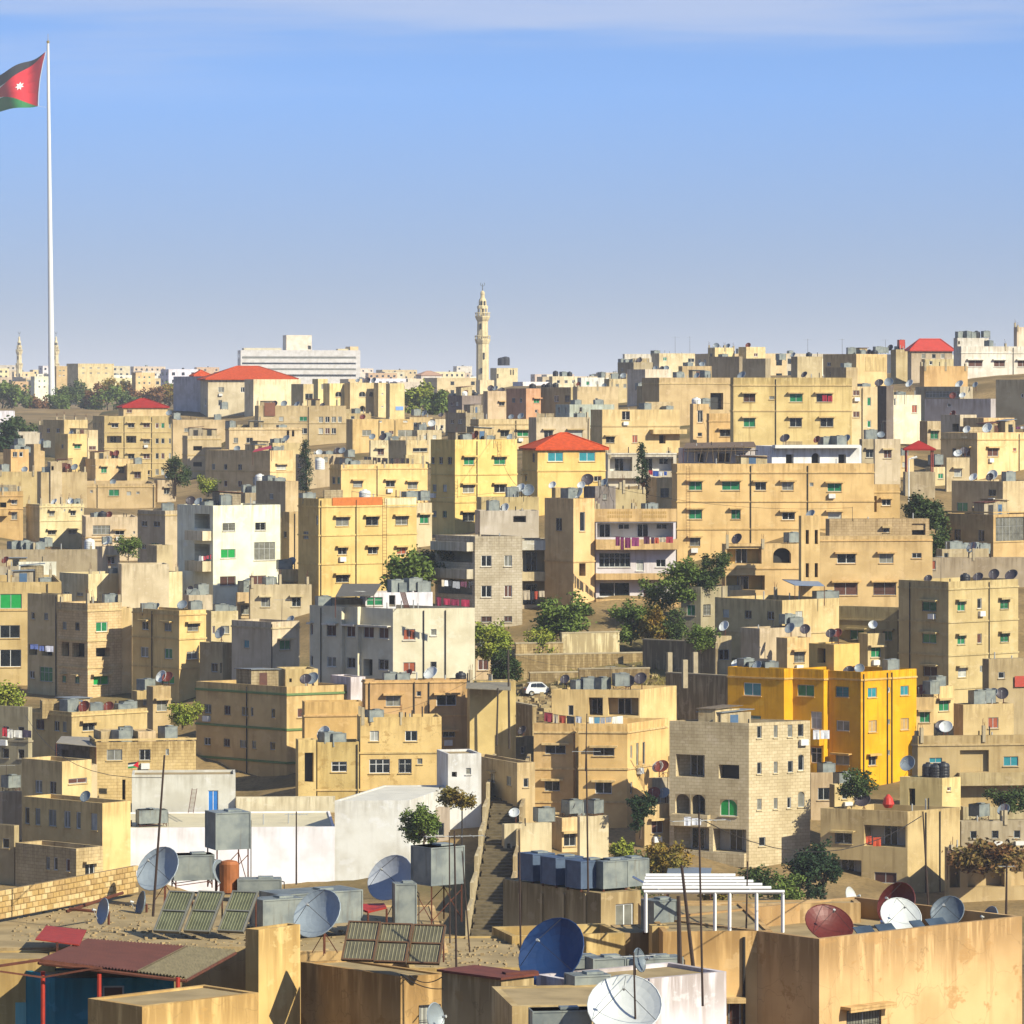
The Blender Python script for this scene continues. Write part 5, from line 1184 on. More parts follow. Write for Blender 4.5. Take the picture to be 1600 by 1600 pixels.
# ------------------------------------------------------------------ trees
BARK = simple('#5b4a38', .9, 0, .5, 3.)
def tree(px, py, s, hp, wp, cols, label, shape='round', seed=None, group=None, dens=1., trunk=.2, name='tree', cat='tree'):
    r = random.Random(seed if seed is not None else int(px * 13 + py)); p = P(px, py, s); h, w = hp / s, wp / s
    T = Thing(name, label, cat, p, group)
    top = p + Vector((0, 0, h))
    mb = MB(); tr = max(.06, h * .02)
    th = h * (trunk if shape != 'cypress' else .08)
    fork = p + Vector((r.uniform(-.1, .1) * w, 0, th))
    mb.tube(p - Vector((0, 0, .6)), fork, tr * 1.5, tr, n=7)
    cen = []
    if shape == 'cypress':
        mb.tube(fork, top, tr, .03, n=5)
        n = int(70 * dens)
        for i in range(n):
            f = (i + .5) / n; rad = w * .5 * (math.sin(math.pi * min(1, f * .9 + .12)) ** .7) * r.uniform(.35, 1.)
            a = r.uniform(0, 6.28); cen.append((p + Vector((rad * math.cos(a), rad * math.sin(a), h * (.06 + .92 * f))), w * .16))
    else:
        nb = 7 if shape == 'round' else 15
        lobes = []
        for i in range(nb):
            a = 6.28 * i / nb + r.uniform(-.4, .4); rr = w * r.uniform(.12, .40); zz = h * r.uniform(.32, .84)
            q = p + Vector((rr * math.cos(a), rr * math.sin(a), zz if shape != 'bush' else h * r.uniform(.08, .78))); lobes.append(q)
            mb.tube(fork, q, tr * .7, tr * .15, n=5)
        n = int(95 * dens)
        for i in range(n):
            q = r.choice(lobes); v = Vector((r.gauss(0, 1), r.gauss(0, 1), r.gauss(0, 1) * .8)); v = v.normalized() * (r.random() ** .4) * w * r.uniform(.18, .27)
            c = q + v
            c.z = max(c.z, p.z + h * (.06 if shape == 'bush' else .12)); c.z = min(c.z, top.z)
            cen.append((c, w * .09))
    if name != 'vine': T.part('trunk', mb, BARK)
    lf = MB(); ls = max(.16, min(.42, w * .05)) if s > 9 else max(.5, w * .06)
    for c, rad in cen:
        for k in range(int(26 * dens)):
            v = Vector((r.gauss(0, 1), r.gauss(0, 1), r.gauss(0, 1))) * rad * .62
            q = c + v; u = Vector((r.gauss(0, 1), r.gauss(0, 1), r.gauss(0, .6))).normalized(); t = u.cross(Vector((r.gauss(0, 1), r.gauss(0, 1), r.gauss(0, 1)))).normalized()
            a_, b_ = u * ls * r.uniform(.6, 1.1), t * ls * .45
            lf.quad(q - a_, q + b_, q + a_, q - b_)
    T.part('crown', lf, leafmat(*cols))
GD, GM, GY, GO, GC = ('#2f3f1d', '#4a5a26'), ('#4d6026', '#66752f'), ('#77852c', '#8f8f35'), ('#8a6a24', '#6f6a2c'), ('#20331d', '#2f4424')
tree(477, 772, 10.9, 84, 24, GC, 'dark cypress left of the yellow house with orange panel', 'cypress', dens=1.1)
tree(1003, 792, 13.2, 100, 22, GC, 'dark cypress between yellow villa and long orange house', 'cypress', dens=1.1)
tree(640, 918, 14.9, 60, 92, GM, 'broad green tree right of yellow house with orange panel', 'bush', dens=1.35)
tree(878, 992, 15.5, 62, 82, GM, 'round tree below the grey stone house balconies', 'bush', dens=1.35)
tree(850, 1026, 15.58, 42, 52, GY, 'small light green tree below the round tree', 'bush', dens=1.35)
tree(768, 1028, 16.2, 66, 62, GY, 'yellow green tree right of the long white house', 'bush', dens=1.35)
tree(788, 1062, 16.8, 52, 48, GD, 'dark tree right of the long white house corner', 'bush', dens=1.35)
tree(985, 1000, 15.45, 62, 58, GM, 'green tree below the white balcony house', 'bush', dens=1.35)
tree(1026, 1004, 15.5, 56, 56, GO, 'orange brown tree left of the grey house', 'bush', dens=1.35)
tree(1070, 945, 15.25, 98, 62, GM, 'tall pale green tree right of white balcony house', 'bush', dens=1.35)
tree(1112, 925, 15.25, 66, 50, GD, 'dark shady tree left of orange arched house', 'bush', dens=1.35)
tree(1095, 1012, 15.9, 34, 50, GM, 'low bush in front of the grey house', 'bush', name='shrub', cat='shrub')
tree(660, 1322, 21, 78, 56, GM, 'dense fruit tree beside the low white house', 'bush', dens=1.5)
tree(1043, 1388, 21, 80, 72, GO, 'olive brown bush in front of limestone house', 'bush', name='shrub', cat='shrub')
tree(1185, 1402, 20.5, 50, 60, GD, 'dark bush at the limestone house corner', 'bush', name='shrub', cat='shrub')
tree(972, 1345, 20, 36, 34, GY, 'yellowish bush beside the slim cream hut', 'bush', name='shrub', cat='shrub')
tree(1262, 1402, 20, 105, 70, GC, 'tall dark hedge left of ochre corner house', 'bush', name='shrub', cat='shrub', dens=1.3)
tree(1235, 1410, 20.8, 40, 60, GM, 'low green bush under the dark hedge', 'bush', name='shrub', cat='shrub')
tree(1447, 822, 13.9, 52, 66, GD, 'sparse dark green tree below the red gazebo', 'bush', dens=1.35)
tree(1462, 880, 14.0, 70, 60, GD, 'dark tree in the gap below the gazebo', 'bush', dens=1.35)
tree(8, 1108, 16.4, 48, 68, GY, 'bright green bush at left edge', 'bush', name='shrub', cat='shrub')
tree(285, 1130, 17.1, 36, 50, GY, 'yellow green shrub behind the block house', 'bush', name='shrub', cat='shrub')
tree(274, 770, 9.5, 58, 44, GD, 'dark tree in the gap right of cream tower')
tree(650, 664, 7, 68, 50, GY, 'yellow green tree right of cubist apartments')
tree(682, 664, 7.1, 52, 44, GM, 'olive tree left of the blue tarpaulin house')
tree(708, 655, 6.8, 40, 40, GO, 'brownish tree behind the shaded house')
tree(35, 702, 7.4, 46, 66, GD, 'dark tree between white block and park slope')
tree(14, 725, 8.6, 60, 34, GC, 'small dark pine at left edge', 'cypress')
tree(200, 868, 12.9, 28, 44, GM, 'scrubby bush below the brown house', 'bush', name='shrub', cat='shrub')
tree(325, 770, 10.2, 30, 34, GY, 'pale shrub left of the dark sided house', 'bush', name='shrub', cat='shrub')
tree(1340, 1240, 18.6, 34, 60, GD, 'roof garden plants below saturated yellow house', 'bush', name='shrub', cat='shrub')
tree(905, 975, 15.0, 30, 40, GD, 'dark bush at the foot of stair tower', 'bush', name='shrub', cat='shrub')
r_ = random.Random(21)
nm = ['dark', 'olive', 'rusty', 'green', 'brown']; pc = [GD, GM, ('#6e4a2c', '#7a5a34'), ('#44552a', '#5b6630'), GO]
for i in range(17):
    k = r_.randint(0, 4); x = [2, 22, 45, 62, 92, 108, 124, 140, 150, 168, 182, 198, 214, 228, 246, 262, 280][i]
    tall = 44 if i < 2 else (22 if 2 <= i < 5 else r_.uniform(26, 44))
    tree(x, 642 + r_.uniform(-4, 6), r_.uniform(4.9, 5.4), tall + 6, r_.uniform(34, 54), pc[k], '%s park tree from the left edge, %s leaved' % (ordn(i), nm[k]), seed=i, group='park trees on the ridge', dens=.8)
tree(1010, 1398, 20.6, 70, 60, GD, 'dark shrub left of the olive brown bush', 'bush', name='shrub', cat='shrub')
tree(1290, 1400, 19.6, 90, 50, GC, 'dark shrub against the ochre corner house', 'bush', name='shrub', cat='shrub')
tree(1120, 1404, 20.6, 34, 60, GO, 'dry low shrub below the limestone balconies', 'bush', name='shrub', cat='shrub')
tree(1000, 1300, 18.9, 70, 44, GC, 'very dark shrub between twin bay and limestone houses', 'bush', name='shrub', cat='shrub')
tree(1030, 960, 15.1, 60, 60, GM, 'green shrub behind the orange brown tree', 'bush', name='shrub', cat='shrub')
tree(1055, 1000, 15.5, 50, 50, GD, 'dark green shrub right of the orange brown tree', 'bush', name='shrub', cat='shrub')
tree(690, 905, 14.8, 44, 70, GD, 'dark shrub left of the grey balconies', 'bush', name='shrub', cat='shrub')
tree(1575, 1262, 18, 26, 60, GD, 'dark shrub at right edge below the loggia', 'bush', name='shrub', cat='shrub')
# ------------------------------------------------------------------ foreground roofs
FO, FY = '#e2b26a', '#dfb25c'
h = H('ochre plaster house in right foreground with grimy parapet', 45, 1200, 1280, 1597, 1467, 41, col=FO, kind='g', dirt=.75, par=.75, L=8.5, trim=plaster('#d9a860'), win='Rkjh 1323-1376 1577-1640', label='big ochre house with grimy parapet at lower right')
F1 = h
h.short = 'big ochre house with grimy parapet'
h = H('ochre terrace house carrying the white pergola', 44.4, 1030, 1036, 1207, 1456, 4, col='#dba855', dirt=.8, par=.06, L=9, pipes='R1162', win='Rbjh 1138-1158 1566-1640', trim=plaster('#c9a060'))
h.add(42.1, 1056, 1062, 1345, 1413, 4, col='#dcb066', par=.05, L=1.2, on=0, dirt=.7).add(42.3, 1126, 1130, 1206, 1420, 4, col='#dcae60', par=.05, L=.5, on=0)
F2 = h
h = H('low white roof with stained parapet front', 50, 838, 926, 1135, 1538, 36, col='#f1ebdc', dirt=.8, kind='p', par=.12)
h.add(52.5, 796, 800, 1010, 1572, 8, col='#c9a868', par=.05, L=4.5)
F3 = h
h = H('stained block under a rusty metal plate', 50, 690, 783, 834, 1531, 44, col='#cbb27a', kind='g', dirt=.9, par=.05)
F4 = h
b = h.blocks[0]; mb = MB(); q = [b.C + b.dR * i + b.dL * j for i, j in ((-.12, -.12), (b.W + .12, -.12), (b.W + .12, b.L + .1), (-.12, b.L + .1))]
mb.para(Vector((q[0].x, q[0].y, b.zt + .01)), Vector((q[1].x - q[0].x, q[1].y - q[0].y, 0)), Vector((q[3].x - q[0].x, q[3].y - q[0].y, 0)), (0, 0, .07)); h.T.part('metal_plate', mb, simple('#7a3f2c', .8, .2, .6, 3.))
mb = MB(); mb.box(Vector((b.C.x + .6, b.C.y + 1.0, b.zt + .08)), 1.1, .35, .06, R(20)); h.T.part('loose_sheet', mb, simple('#6d3a2c', .8, .2, .5, 3.))
h = H('ochre house with sloping solar shadow wall', 47, 470, 626, 702, 1526, 24, thL=42, col='#d9a44c', kind='g', dirt=.8, par=.06, win='Rcj 655-688 1570-1640', L=None)
h.add(46.6, 398, 404, 469, 1453, 50, col='#dcae5a', dirt=.7, par=.5, L=.45)
h.add(44.8, 395, 400, 700, 1487, 3, col='#d2a658', par=.03, L=14)
F5 = h
h = H('flat debris strewn roof at lower left', 46, -80, -70, 402, 1481, 2, col='#b79a62', par=.04, L=16, kind='g')
F6 = h
h = H('blue painted room under the tin canopy', 48.6, 70, 86, 272, 1529, 4, thL=30, col='#2f7d9c', dirt=.4, par=.05, L=3, win='Rb 160-194 1536-1640', label='blue painted room under the corrugated tin canopy')
h = H('ochre courtyard wall at lower left edge', 48, -80, -75, 86, 1500, 5, col='#dcae5a', par=.05, L=2.4, dirt=.6)
h.panel('R', 24, 84, 1566, 1640, plaster('#8fd0d0'), 'painted_dado', .03)
h = H('sunlit front wall with worn sloping top', 52, 214, 222, 404, 1573, 44, col='#dfb262', kind='g', dirt=.8, par=.06, L=2.6)
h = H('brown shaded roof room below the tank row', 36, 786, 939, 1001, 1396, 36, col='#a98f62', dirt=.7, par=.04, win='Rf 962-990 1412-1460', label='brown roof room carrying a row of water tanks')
F7 = h
for i in range(4): h.panel('L', 812 + i * 34, 815 + i * 34, 1396, 1470, plaster('#b89c6c'), 'pilaster', .08)
h = H('grimy parapet wall behind the navy dish', 44, 796, 800, 977, 1463, 14, col='#d2b068', kind='g', dirt=.9, par=.4, L=3)
h.add(43.4, 972, 976, 1022, 1458, 10, col='#b08a50', par=.03, L=2.6).add(44, 1016, 1019, 1031, 1447, 10, col='#d3ad6a', par=.02, L=.4)
h = H('rubble covered ochre roof in the centre', 46, 636, 640, 836, 1513, 3, col='#d8ac58', par=.05, L=9, kind='g')
FR = h
# ---- cinder block wall, block by block
T = Thing('block_wall', 'low wall of bare concrete blocks at the left edge', 'wall', P(0, 1440, 43.9))
p0, p1 = P(-30, 1443, 44.2), P(218, 1398, 41.6); zb = p0.z
d = Vector((p1.x - p0.x, p1.y - p0.y, 0)); ln = d.length; d.normalize(); nn = Vector((d.y, -d.x, 0))
bm_ = simple('#c9aa72', .95, 0, .35, 6., .1); r = random.Random(4)
BLK = None
rows, bw, bh = 5, .405, .205
mats_ = [simple(c, .95, 0, .4, 7., .1) for c in ('#d2b27a', '#c4a268', '#dcbf8a', '#bd9c68')]
meshes = []
for k in range(4):
    mb = MB(); e = .012
    x0, x1, z0, z1 = .0, bw - .022, 0., bh - .022
    mb.para((0, 0, 0), d * (bw - .022), nn * -.18, (0, 0, bh - .022)); 
    mb.para(d * .02 + Vector((0, 0, .02)), d * (bw - .062), nn * .012, (0, 0, bh - .062))
    o = mb.build('block', mats_[k], T.o, (0, 0, 0)); meshes.append(o.data); bpy.data.objects.remove(o)
for j in range(rows):
    off = (j % 2) * bw / 2
    n = int((ln - off) / bw)
    for i in range(n):
        o = bpy.data.objects.new('block', meshes[r.randint(0, 3)]); COL.objects.link(o); o.parent = T.o
        o.location = p0 - T.loc + d * (off + i * bw) + Vector((0, 0, j * bh + .02)) + nn * r.uniform(-.008, .008)
mb = MB(); mb.para(p0 + nn * -.165, d * (ln - .2), nn * .14, (0, 0, rows * bh)); T.part('mortar', mb, simple('#8f7850', .95, 0, .3, 5.))
# ---- corrugated canopy
T = Thing('canopy', 'rusty corrugated tin canopy over the blue room', 'canopy', P(155, 1600, 49))
A, B_, C_, D_ = P(136, 1467, 46.4), P(368, 1484, 46.4), P(290, 1527, 49.2), P(61, 1499, 49.2)
def sheet(u0, u1, name, mat):
    mb = MB(); n = int(90 * (u1 - u0))
    for i in range(n):
        for j in range(2):
            def pp(i, j):
                u = u0 + (u1 - u0) * i / n; v = j / 2
                q = (A + (B_ - A) * u) * (1 - v) + (D_ + (C_ - D_) * u) * v; q.z += .035 * (1 if i % 2 else -1); return q
            mb.quad(pp(i, j), pp(i + 1, j), pp(i + 1, j + 1), pp(i, j + 1))
            mb.quad(*[x - Vector((0, 0, .03)) for x in (pp(i, j), pp(i, j + 1), pp(i + 1, j + 1), pp(i + 1, j))])
    return T.part(name, mb, mat)
sheet(0, .68, 'tin_sheet', simple('#64382c', .75, .15, .45, 2.)); sheet(.66, 1, 'tin_sheet', simple('#7d7256', .9, .05, .7, 5.))
for a, b_ in ((D_, C_), (A, B_), (B_, C_), (A, D_)):
    mb = MB(); mb.tube(a - Vector((0, 0, .12)), b_ - Vector((0, 0, .12)), .06, n=6); T.part('beam', mb, RUST)
for px, s in ((67, 49.2), (155, 49.2), (278, 49.3)):
    a = P(px, 1510, s); mb = MB(); mb.tube(Vector((a.x, a.y, -24)), Vector((a.x, a.y, a.z - .1 - (px / 278) * .25)), .07, n=8); T.part('post', mb, simple('#b8351f', .7, .1, .4, 4.))
mb = MB(); mb.line([P(-20, 1512, 50), P(62, 1500, 49.4), P(160, 1513, 49.2)], .05); mb.line([P(-20, 1515, 50), P(66, 1527, 49.3), P(155, 1512, 49.3)], .04); T.part('rail', mb, RUST)
T = Thing('tin_sheet', 'slanting red tin sheet behind the canopy', 'sheet', P(95, 1475, 47.2))
mb = MB(); q = [P(72, 1446, 45.6), P(135, 1453, 45.6), P(124, 1476, 47.4), P(55, 1467, 47.4)]; mb.quad(*q); mb.quad(*[x - Vector((0, 0, .04)) for x in q[::-1]])
for i in range(4): mb.quad(q[i], q[(i + 1) % 4], q[(i + 1) % 4] - Vector((0, 0, .04)), q[i] - Vector((0, 0, .04)))
T.part('sheet', mb, simple('#a8321c', .7, .1, .5, 4.))
mb = MB(); mb.line([(q[2] + q[3]) / 2, (q[2] + q[3]) / 2 - Vector((0, 0, .6))], .05); T.part('prop', mb, RUST)
# ---- solar collectors
def collector(px, py, s, w, h, yaw, tilt, label, pal):
    """bottom-left corner at px, py"""
    p = P(px, py, s); e = Vector((math.cos(R(yaw)), math.sin(R(yaw)), 0)); up = Vector((-math.sin(R(yaw)) * math.cos(R(tilt)), math.cos(R(yaw)) * math.cos(R(tilt)), math.sin(R(tilt)))); n = e.cross(up)
    T = Thing('solar_collector', label, 'solar panel', p, 'solar water collectors on foreground roofs')
    mb = MB(); mb.para(p - n * .08, e * w, up * h, n * .07); T.part('casing', mb, simple('#6d675c', .6, .3, .5))
    fr = MB()
    for a, b in ((p, e * w), (p + up * (h - .05), e * w), (p + up * (h * .5), e * w)): fr.para(a - n * .01, b, up * .05, n * .06)
    for a in (p, p + e * (w - .05)): fr.para(a - n * .011, e * .05, up * h, n * .063)
    T.part('frame', fr, pal[1])
    for j in (0, 1):
        pn = MB(); pn.para(p + e * .05 + up * (h * .5 * j + .05), e * (w - .1), up * (h * .5 - .07), n * .008); g = T.part('absorber', pn, pal[0])
        fb = MB(); k = 9
        for i in range(1, k): fb.tube(p + e * (w * i / k) + up * (h * .5 * j + .06) + n * .012, p + e * (w * i / k) + up * (h * .5 * (j + 1) - .05) + n * .012, .016, n=4, cap=False)
        T.part('riser_tube', fb, pal[2], parent=g)
    lg = MB()
    for a in (p + e * .1, p + e * (w - .1)): t = a + up * h * .95 - n * .1; lg.tube(t, Vector((t.x, t.y, p.z - .05)), .03, n=5)
    T.part('leg', lg, RUST)
PAL1 = (simple('#6f7256', .3, .1, .6, 3.), simple('#8f8d80', .5, .3, .3), simple('#8a8a66', .5, .1, .4))
PAL2 = (simple('#75705a', .3, .1, .5, 3.), simple('#7a5a40', .6, .3, .4), simple('#948c68', .5, .1, .4))
for i, (x, t) in enumerate(((240, 'left'), (287, 'middle'), (340, 'right'))):
    collector(x, 1455, 45.2, .98, 1.75, -22, 46, t + ' of three separate weathered solar collectors, lower left', PAL1)
for i, (x, y, t) in enumerate(((533, 1500, 'left'), (583, 1503, 'middle'), (635, 1505, 'right'))):
    collector(x, y, 47.1, 1.12, 1.5, -14, 52, t + ' of three joined rusty solar collectors over the wall', PAL2)
# ---- big dishes
GD_ = simple('#9aa4aa', .45, .15, .2); WD = simple('#d3d5d0', .45, .05, .15); BLU = simple('#24406c', .4, .1, .25); MAR = simple('#6b2a20', .5, .1, .35); GRD = simple('#6f7a82', .5, .1, .3)
def fdish(px, py, s, dia, az, el, label, mat, by, **k):
    c = P(px, py, s); base = Vector((c.x + .25 * math.sin(R(az)) * dia, c.y + .22 * dia, (HY - by) / s)); return dish(c, dia, az, el, label, mat, base, **k)
fdish(246, 1357, 42.5, 1.78, 34, 32, 'large grey dish above the block wall', GD_, 1412)
fdish(495, 1427, 46, 1.8, 32, 32, 'large grey dish above the solar shadow wall', GD_, 1492)
fdish(609, 1371, 42.2, 1.85, 32, 32, 'large grey dish in front of low white house', simple('#a9adb4', .45, .15, .2), 1440)
fdish(861, 1487, 49, 2.35, 34, 30, 'huge navy blue dish beside the metal plate', BLU, 1566)
fdish(976, 1570, 54, 2.15, 4, 44, 'huge white dish at the bottom edge', WD, 1640)
fdish(1296, 1442, 44, 1.75, -18, 48, 'rust red dish behind the grimy parapet', MAR, 1475)
fdish(1400, 1412, 42.5, 1.65, 42, 24, 'maroon dish leaning behind a white dish', MAR, 1455)
fdish(1408, 1430, 43.5, 1.5, -14, 40, 'white dish above the shiny water heater', WD, 1470)
fdish(1480, 1424, 43, 1.25, 24, 34, 'dark grey dish right of the white dish', GRD, 1465)
fdish(1546, 1436, 42.8, .95, 62, 18, 'small grey dish at right end of parapet', GD_, 1460)
fdish(1331, 1403, 41, .85, -62, 18, 'small pale dish above the rust red dish', WD, 1440)
fdish(160, 1424, 45.4, .9, 62, 12, 'small grey dish on the debris roof', GD_, 1446)
fdish(219, 1412, 43, .92, 70, 14, 'dark little dish behind the left collectors', GRD, 1430)
fdish(345, 1362, 42, .9, -58, 16, 'small grey dish in front of the rusty boiler', GD_, 1396)
fdish(1000, 1500, 49.5, .75, -62, 14, 'small grey dish above the huge white dish', GRD, 1535)
fdish(681, 1590, 51, .9, -58, 10, 'small grey dish beside the bottom window', GD_, 1640)
fdish(133, 1244, 19.4, .95, 30, 30, 'small dark dish above the six windows', GRD, 1252)
# ---- tanks and boilers
def ftank(px, py, s, w, d, h, rz, label, legs=0., **k): return tank(P(px, py, s), w, d, h, R(rz), label, None, legs, **k)
ftank(356, 1387, 41.3, 1.35, 1.25, 1.4, 22, 'big square tank on tall legs at left', 1.5)
ftank(684, 1440, 42.6, 1.5, 1.2, 1.4, 38, 'square tank on tall legs left of the steps', 1.4)
ftank(486, 1446, 43.6, 3.3, 1.6, 1.15, 32, 'long low grey tank behind the large dish', .0)
ftank(433, 1452, 44.4, 1.6, 1.0, 1.0, 30, 'dark tank box beside the sunlit parapet', 0.)
ftank(300, 1386, 41.5, 1.5, .9, .95, 15, 'grey tank behind the left dish', .3)
ftank(632, 1449, 43.2, .75, .7, 1.5, 10, 'tall narrow galvanised tank behind collectors', 0.)
ftank(405, 1398, 42, 1.6, .8, .5, 5, 'flat grey box on roof left of long tank', 0.)
b = F7.blocks[0]
for x, w, off, t in ((838, 1.15, 1.0, 'first'), (878, 1.45, 1.05, 'second'), (918, 1.5, 1.1, 'third'), (950, 1.3, 1.6, 'fourth'), (984, 1.2, 1.7, 'fifth')):
    p = b.on_roof(x, off); tank(p, w, 1.15, 1.2, R(34), t + ' tank from left in the blue grey row', 'tank row on the brown roof room', mat=simple('#5f7088', .45, .25, .4) if x in (838, 878, 918) else None)
ftank(1030, 1460, 43.4, .95, .85, 1.15, 30, 'upright tank left of the white pergola', 0.)
ftank(905, 1528, 47.2, 1.25, .8, .6, 18, 'left flat tank behind the white roof', 0.)
ftank(946, 1530, 47.6, 1.1, .8, .62, 18, 'middle flat tank behind the white roof', 0.)
ftank(1018, 1524, 47.4, 1.9, .8, .5, 16, 'right long flat tank behind the white roof', 0.)
ftank(918, 1560, 50.5, 1.15, .9, .65, 20, 'tank between navy dish and white dish', 0.)
ftank(875, 1612, 53.5, 1.7, .8, .55, 8, 'tank cut off by the bottom edge', 0.)
T = Thing('boiler', 'rust streaked upright boiler under the legged tank', 'boiler', P(358, 1394, 42))
mb = MB(); mb.lathe(P(358, 1394, 42), [(.36, 0), (.36, 1.05), (.30, 1.15), (.08, 1.2)], 18); T.part('body', mb, simple('#b06a3a', .7, .2, .6, 2.), True)
T = Thing('water_heater', 'shiny horizontal water heater cylinder at right', 'water heater', P(1398, 1466, 43.4))
c = P(1398, 1446, 43.4); mb = MB(); mb.tube(c - Vector((.53, 0, 0)), c + Vector((.53, 0, 0)), .19, n=20); T.part('cylinder', mb, simple('#e8e9ee', .12, .9, .05), True)
for i in (-1, 1):
    mb = MB(); mb.line([c + Vector((i * .45, 0, -.1)), c + Vector((i * .45, 0, -.6))], .025); T.part('leg', mb, FRAME)
for i, (x0, x1) in enumerate(((1342, 1372), (1376, 1405), (1430, 1450), (1455, 1486))):
    T = Thing('solar_collector', ordn(i) + ' dark flat collector from left behind the grimy parapet', 'solar panel', F1.blocks[0].on_roof(x0, .45), 'flat collectors behind the grimy parapet')
    mb = MB(); a = F1.blocks[0].on_roof(x0, .45) + Vector((0, 0, .62)); w_ = (x1 - x0) / 44.8; mb.para(a, (w_, w_ * .87, 0), (-.2, .3, .26), (0, 0, .04)); mb.tube(a + Vector((.1, .3, .05)), a + Vector((.1, .3, -.6)), .03, n=4); T.part('panel', mb, glass('#3b4650', .15))
# ---- white pergola
T = Thing('pergola', 'white metal pergola on the ochre terrace', 'pergola', P(1120, 1456, 44.3))
WM = simple('#eceae4', .5, 0, .1)
def bar(a, b, r=.045): 
    mb = MB(); a, b = Vector(a), Vector(b); dd = (b - a); u = dd.normalized().orthogonal().normalized() * r * 2; v = dd.normalized().cross(u); mb.para(a - u / 2 - v / 2, dd, u, v); return mb
ztop = P(1100, 1392, 44.2).z; yf = F / 44.3
for px in (1009, 1117, 1140, 1182, 1223):
    x = (px - 800) / 44.3; T.part('post', bar((x, yf, P(px, 1457, 44.3).z), (x, yf, ztop)), WM)
T.part('beam', bar(((1006 - 800) / 44.3, yf, ztop), ((1226 - 800) / 44.3, yf, ztop), .05), WM)
for i in range(5):
    y = yf + 1.0 + i * 1.05; k = y / F
    T.part('slat', bar(((1003 + i * 1.5 - 800) * k, y, ztop + .02), ((1205 - i * 14 - 800) * k, y, ztop + .02), .055), WM)
for px in (1036, 1100, 1180): T.part('rafter', bar(((px - 800) / 44.3, yf, ztop - .05), ((px - 40 - 800) / 44.3, yf + 5.4, ztop - .05), .035), WM)
# ---- poles and aerials in front
def fm(a, b, r, label, **k): mast(P(*a), P(*b), r, label, **k)
fm((239, 1432, 45), (257, 1180, 45), .05, 'tall rust brown mast beside the left dish', bars=0)
fm((463, 1382, 43), (463, 1268, 43), .035, 'thin mast in front of low white house', bars=4, spread=.4)
fm((713, 1513, 46), (710, 1298, 46), .04, 'dark mast right of the joined collectors', bars=6, spread=1.0, yaw=.2)
fm((703, 1475, 44), (702, 1300, 44), .03, 'pale mast left of the dark mast', bars=0)
fm((734, 1488, 45), (722, 1330, 45), .03, 'leaning thin pole over the steps', bars=0)
fm((814, 1517, 48), (811, 1296, 48), .035, 'thin mast standing behind the metal plate', bars=0)
fm((919, 1394, 36), (916, 1165, 36), .045, 'thin mast rising over the tank row', bars=3, spread=.6)
fm((994, 1640, 54), (990, 1488, 54), .035, 'dark aerial pole over the white dish', bars=5, spread=.7, yaw=.4)
fm((1063, 1545, 48), (1060, 1400, 48), .09, 'thick rusty post on the white roof', bars=0)
fm((1083, 1510, 46), (1065, 1352, 46), .07, 'leaning pale pole in front of pergola', bars=0)
fm((1098, 1572, 50), (1092, 1270, 50), .04, 'tall dark mast right of the leaning pole', bars=5, spread=.9, yaw=.3)
fm((1166, 1456, 44), (1168, 1346, 44), .035, 'thin mast standing among pergola posts', bars=0)
fm((1452, 1440, 42), (1442, 1268, 42), .04, 'dark leaning mast behind right foreground roof', bars=0)
fm((1572, 1440, 40), (1573, 1350, 40), .05, 'short post at the right foreground edge', bars=2, spread=.3)
fm((796, 1170, 17.3), (794, 1015, 17.3), .12, 'wooden street pole beside the steps', bars=0, mat=simple('#4a3f34', .9, 0, .4))
fm((776, 1165, 17.4), (778, 1075, 17.4), .10, 'second wooden pole at the bare wall', bars=0, mat=simple('#4a3f34', .9, 0, .4))
fm((915, 1205, 18.6), (917, 1115, 18.6), .06, 'slim pole in front of twin bay house', bars=0)
# ---- rubble on the roofs (nobody could count it)
mb = MB(); r = random.Random(5)
for (x0, x1, y0, y1, s0, s1, n) in ((20, 240, 1405, 1470, 42.3, 45.5, 260), (640, 830, 1470, 1508, 43.5, 45.8, 160), (100, 400, 1440, 1476, 44.2, 45.8, 140), (410, 690, 1445, 1482, 42, 44.6, 120)):
    for i in range(n):
        t = r.random(); s = s0 + (s1 - s0) * t; px = r.uniform(x0, x1); z = {20: F6, 100: F6, 640: FR, 410: F5}[x0].blocks[-1 if x0 == 410 else 0].zd
        q = P(px, 0, s); q.z = z; e = r.uniform(.03, .11); mb.box(q, e * r.uniform(.6, 1.8), e * r.uniform(.6, 1.4), e * r.uniform(.3, .8), r.uniform(0, 3))
o = mb.build('roof_rubble', simple('#b39a6e', .95, 0, .6, 3.)); o['kind'] = 'stuff'; o['label'] = 'loose stones and rubble on the foreground roofs'; o['category'] = 'rubble'
for i, (a, b_) in enumerate((((104, 1424, 44.5), (192, 1395, 44)), ((108, 1420, 44.6), (150, 1424, 44.6)))):
    mb = MB(); mb.tube(P(*a), P(*b_), .06, n=6); tag(mb.build('iron_bar', RUST), ('long' if i == 0 else 'short') + ' rusty iron bar lying on the debris roof', 'bar')
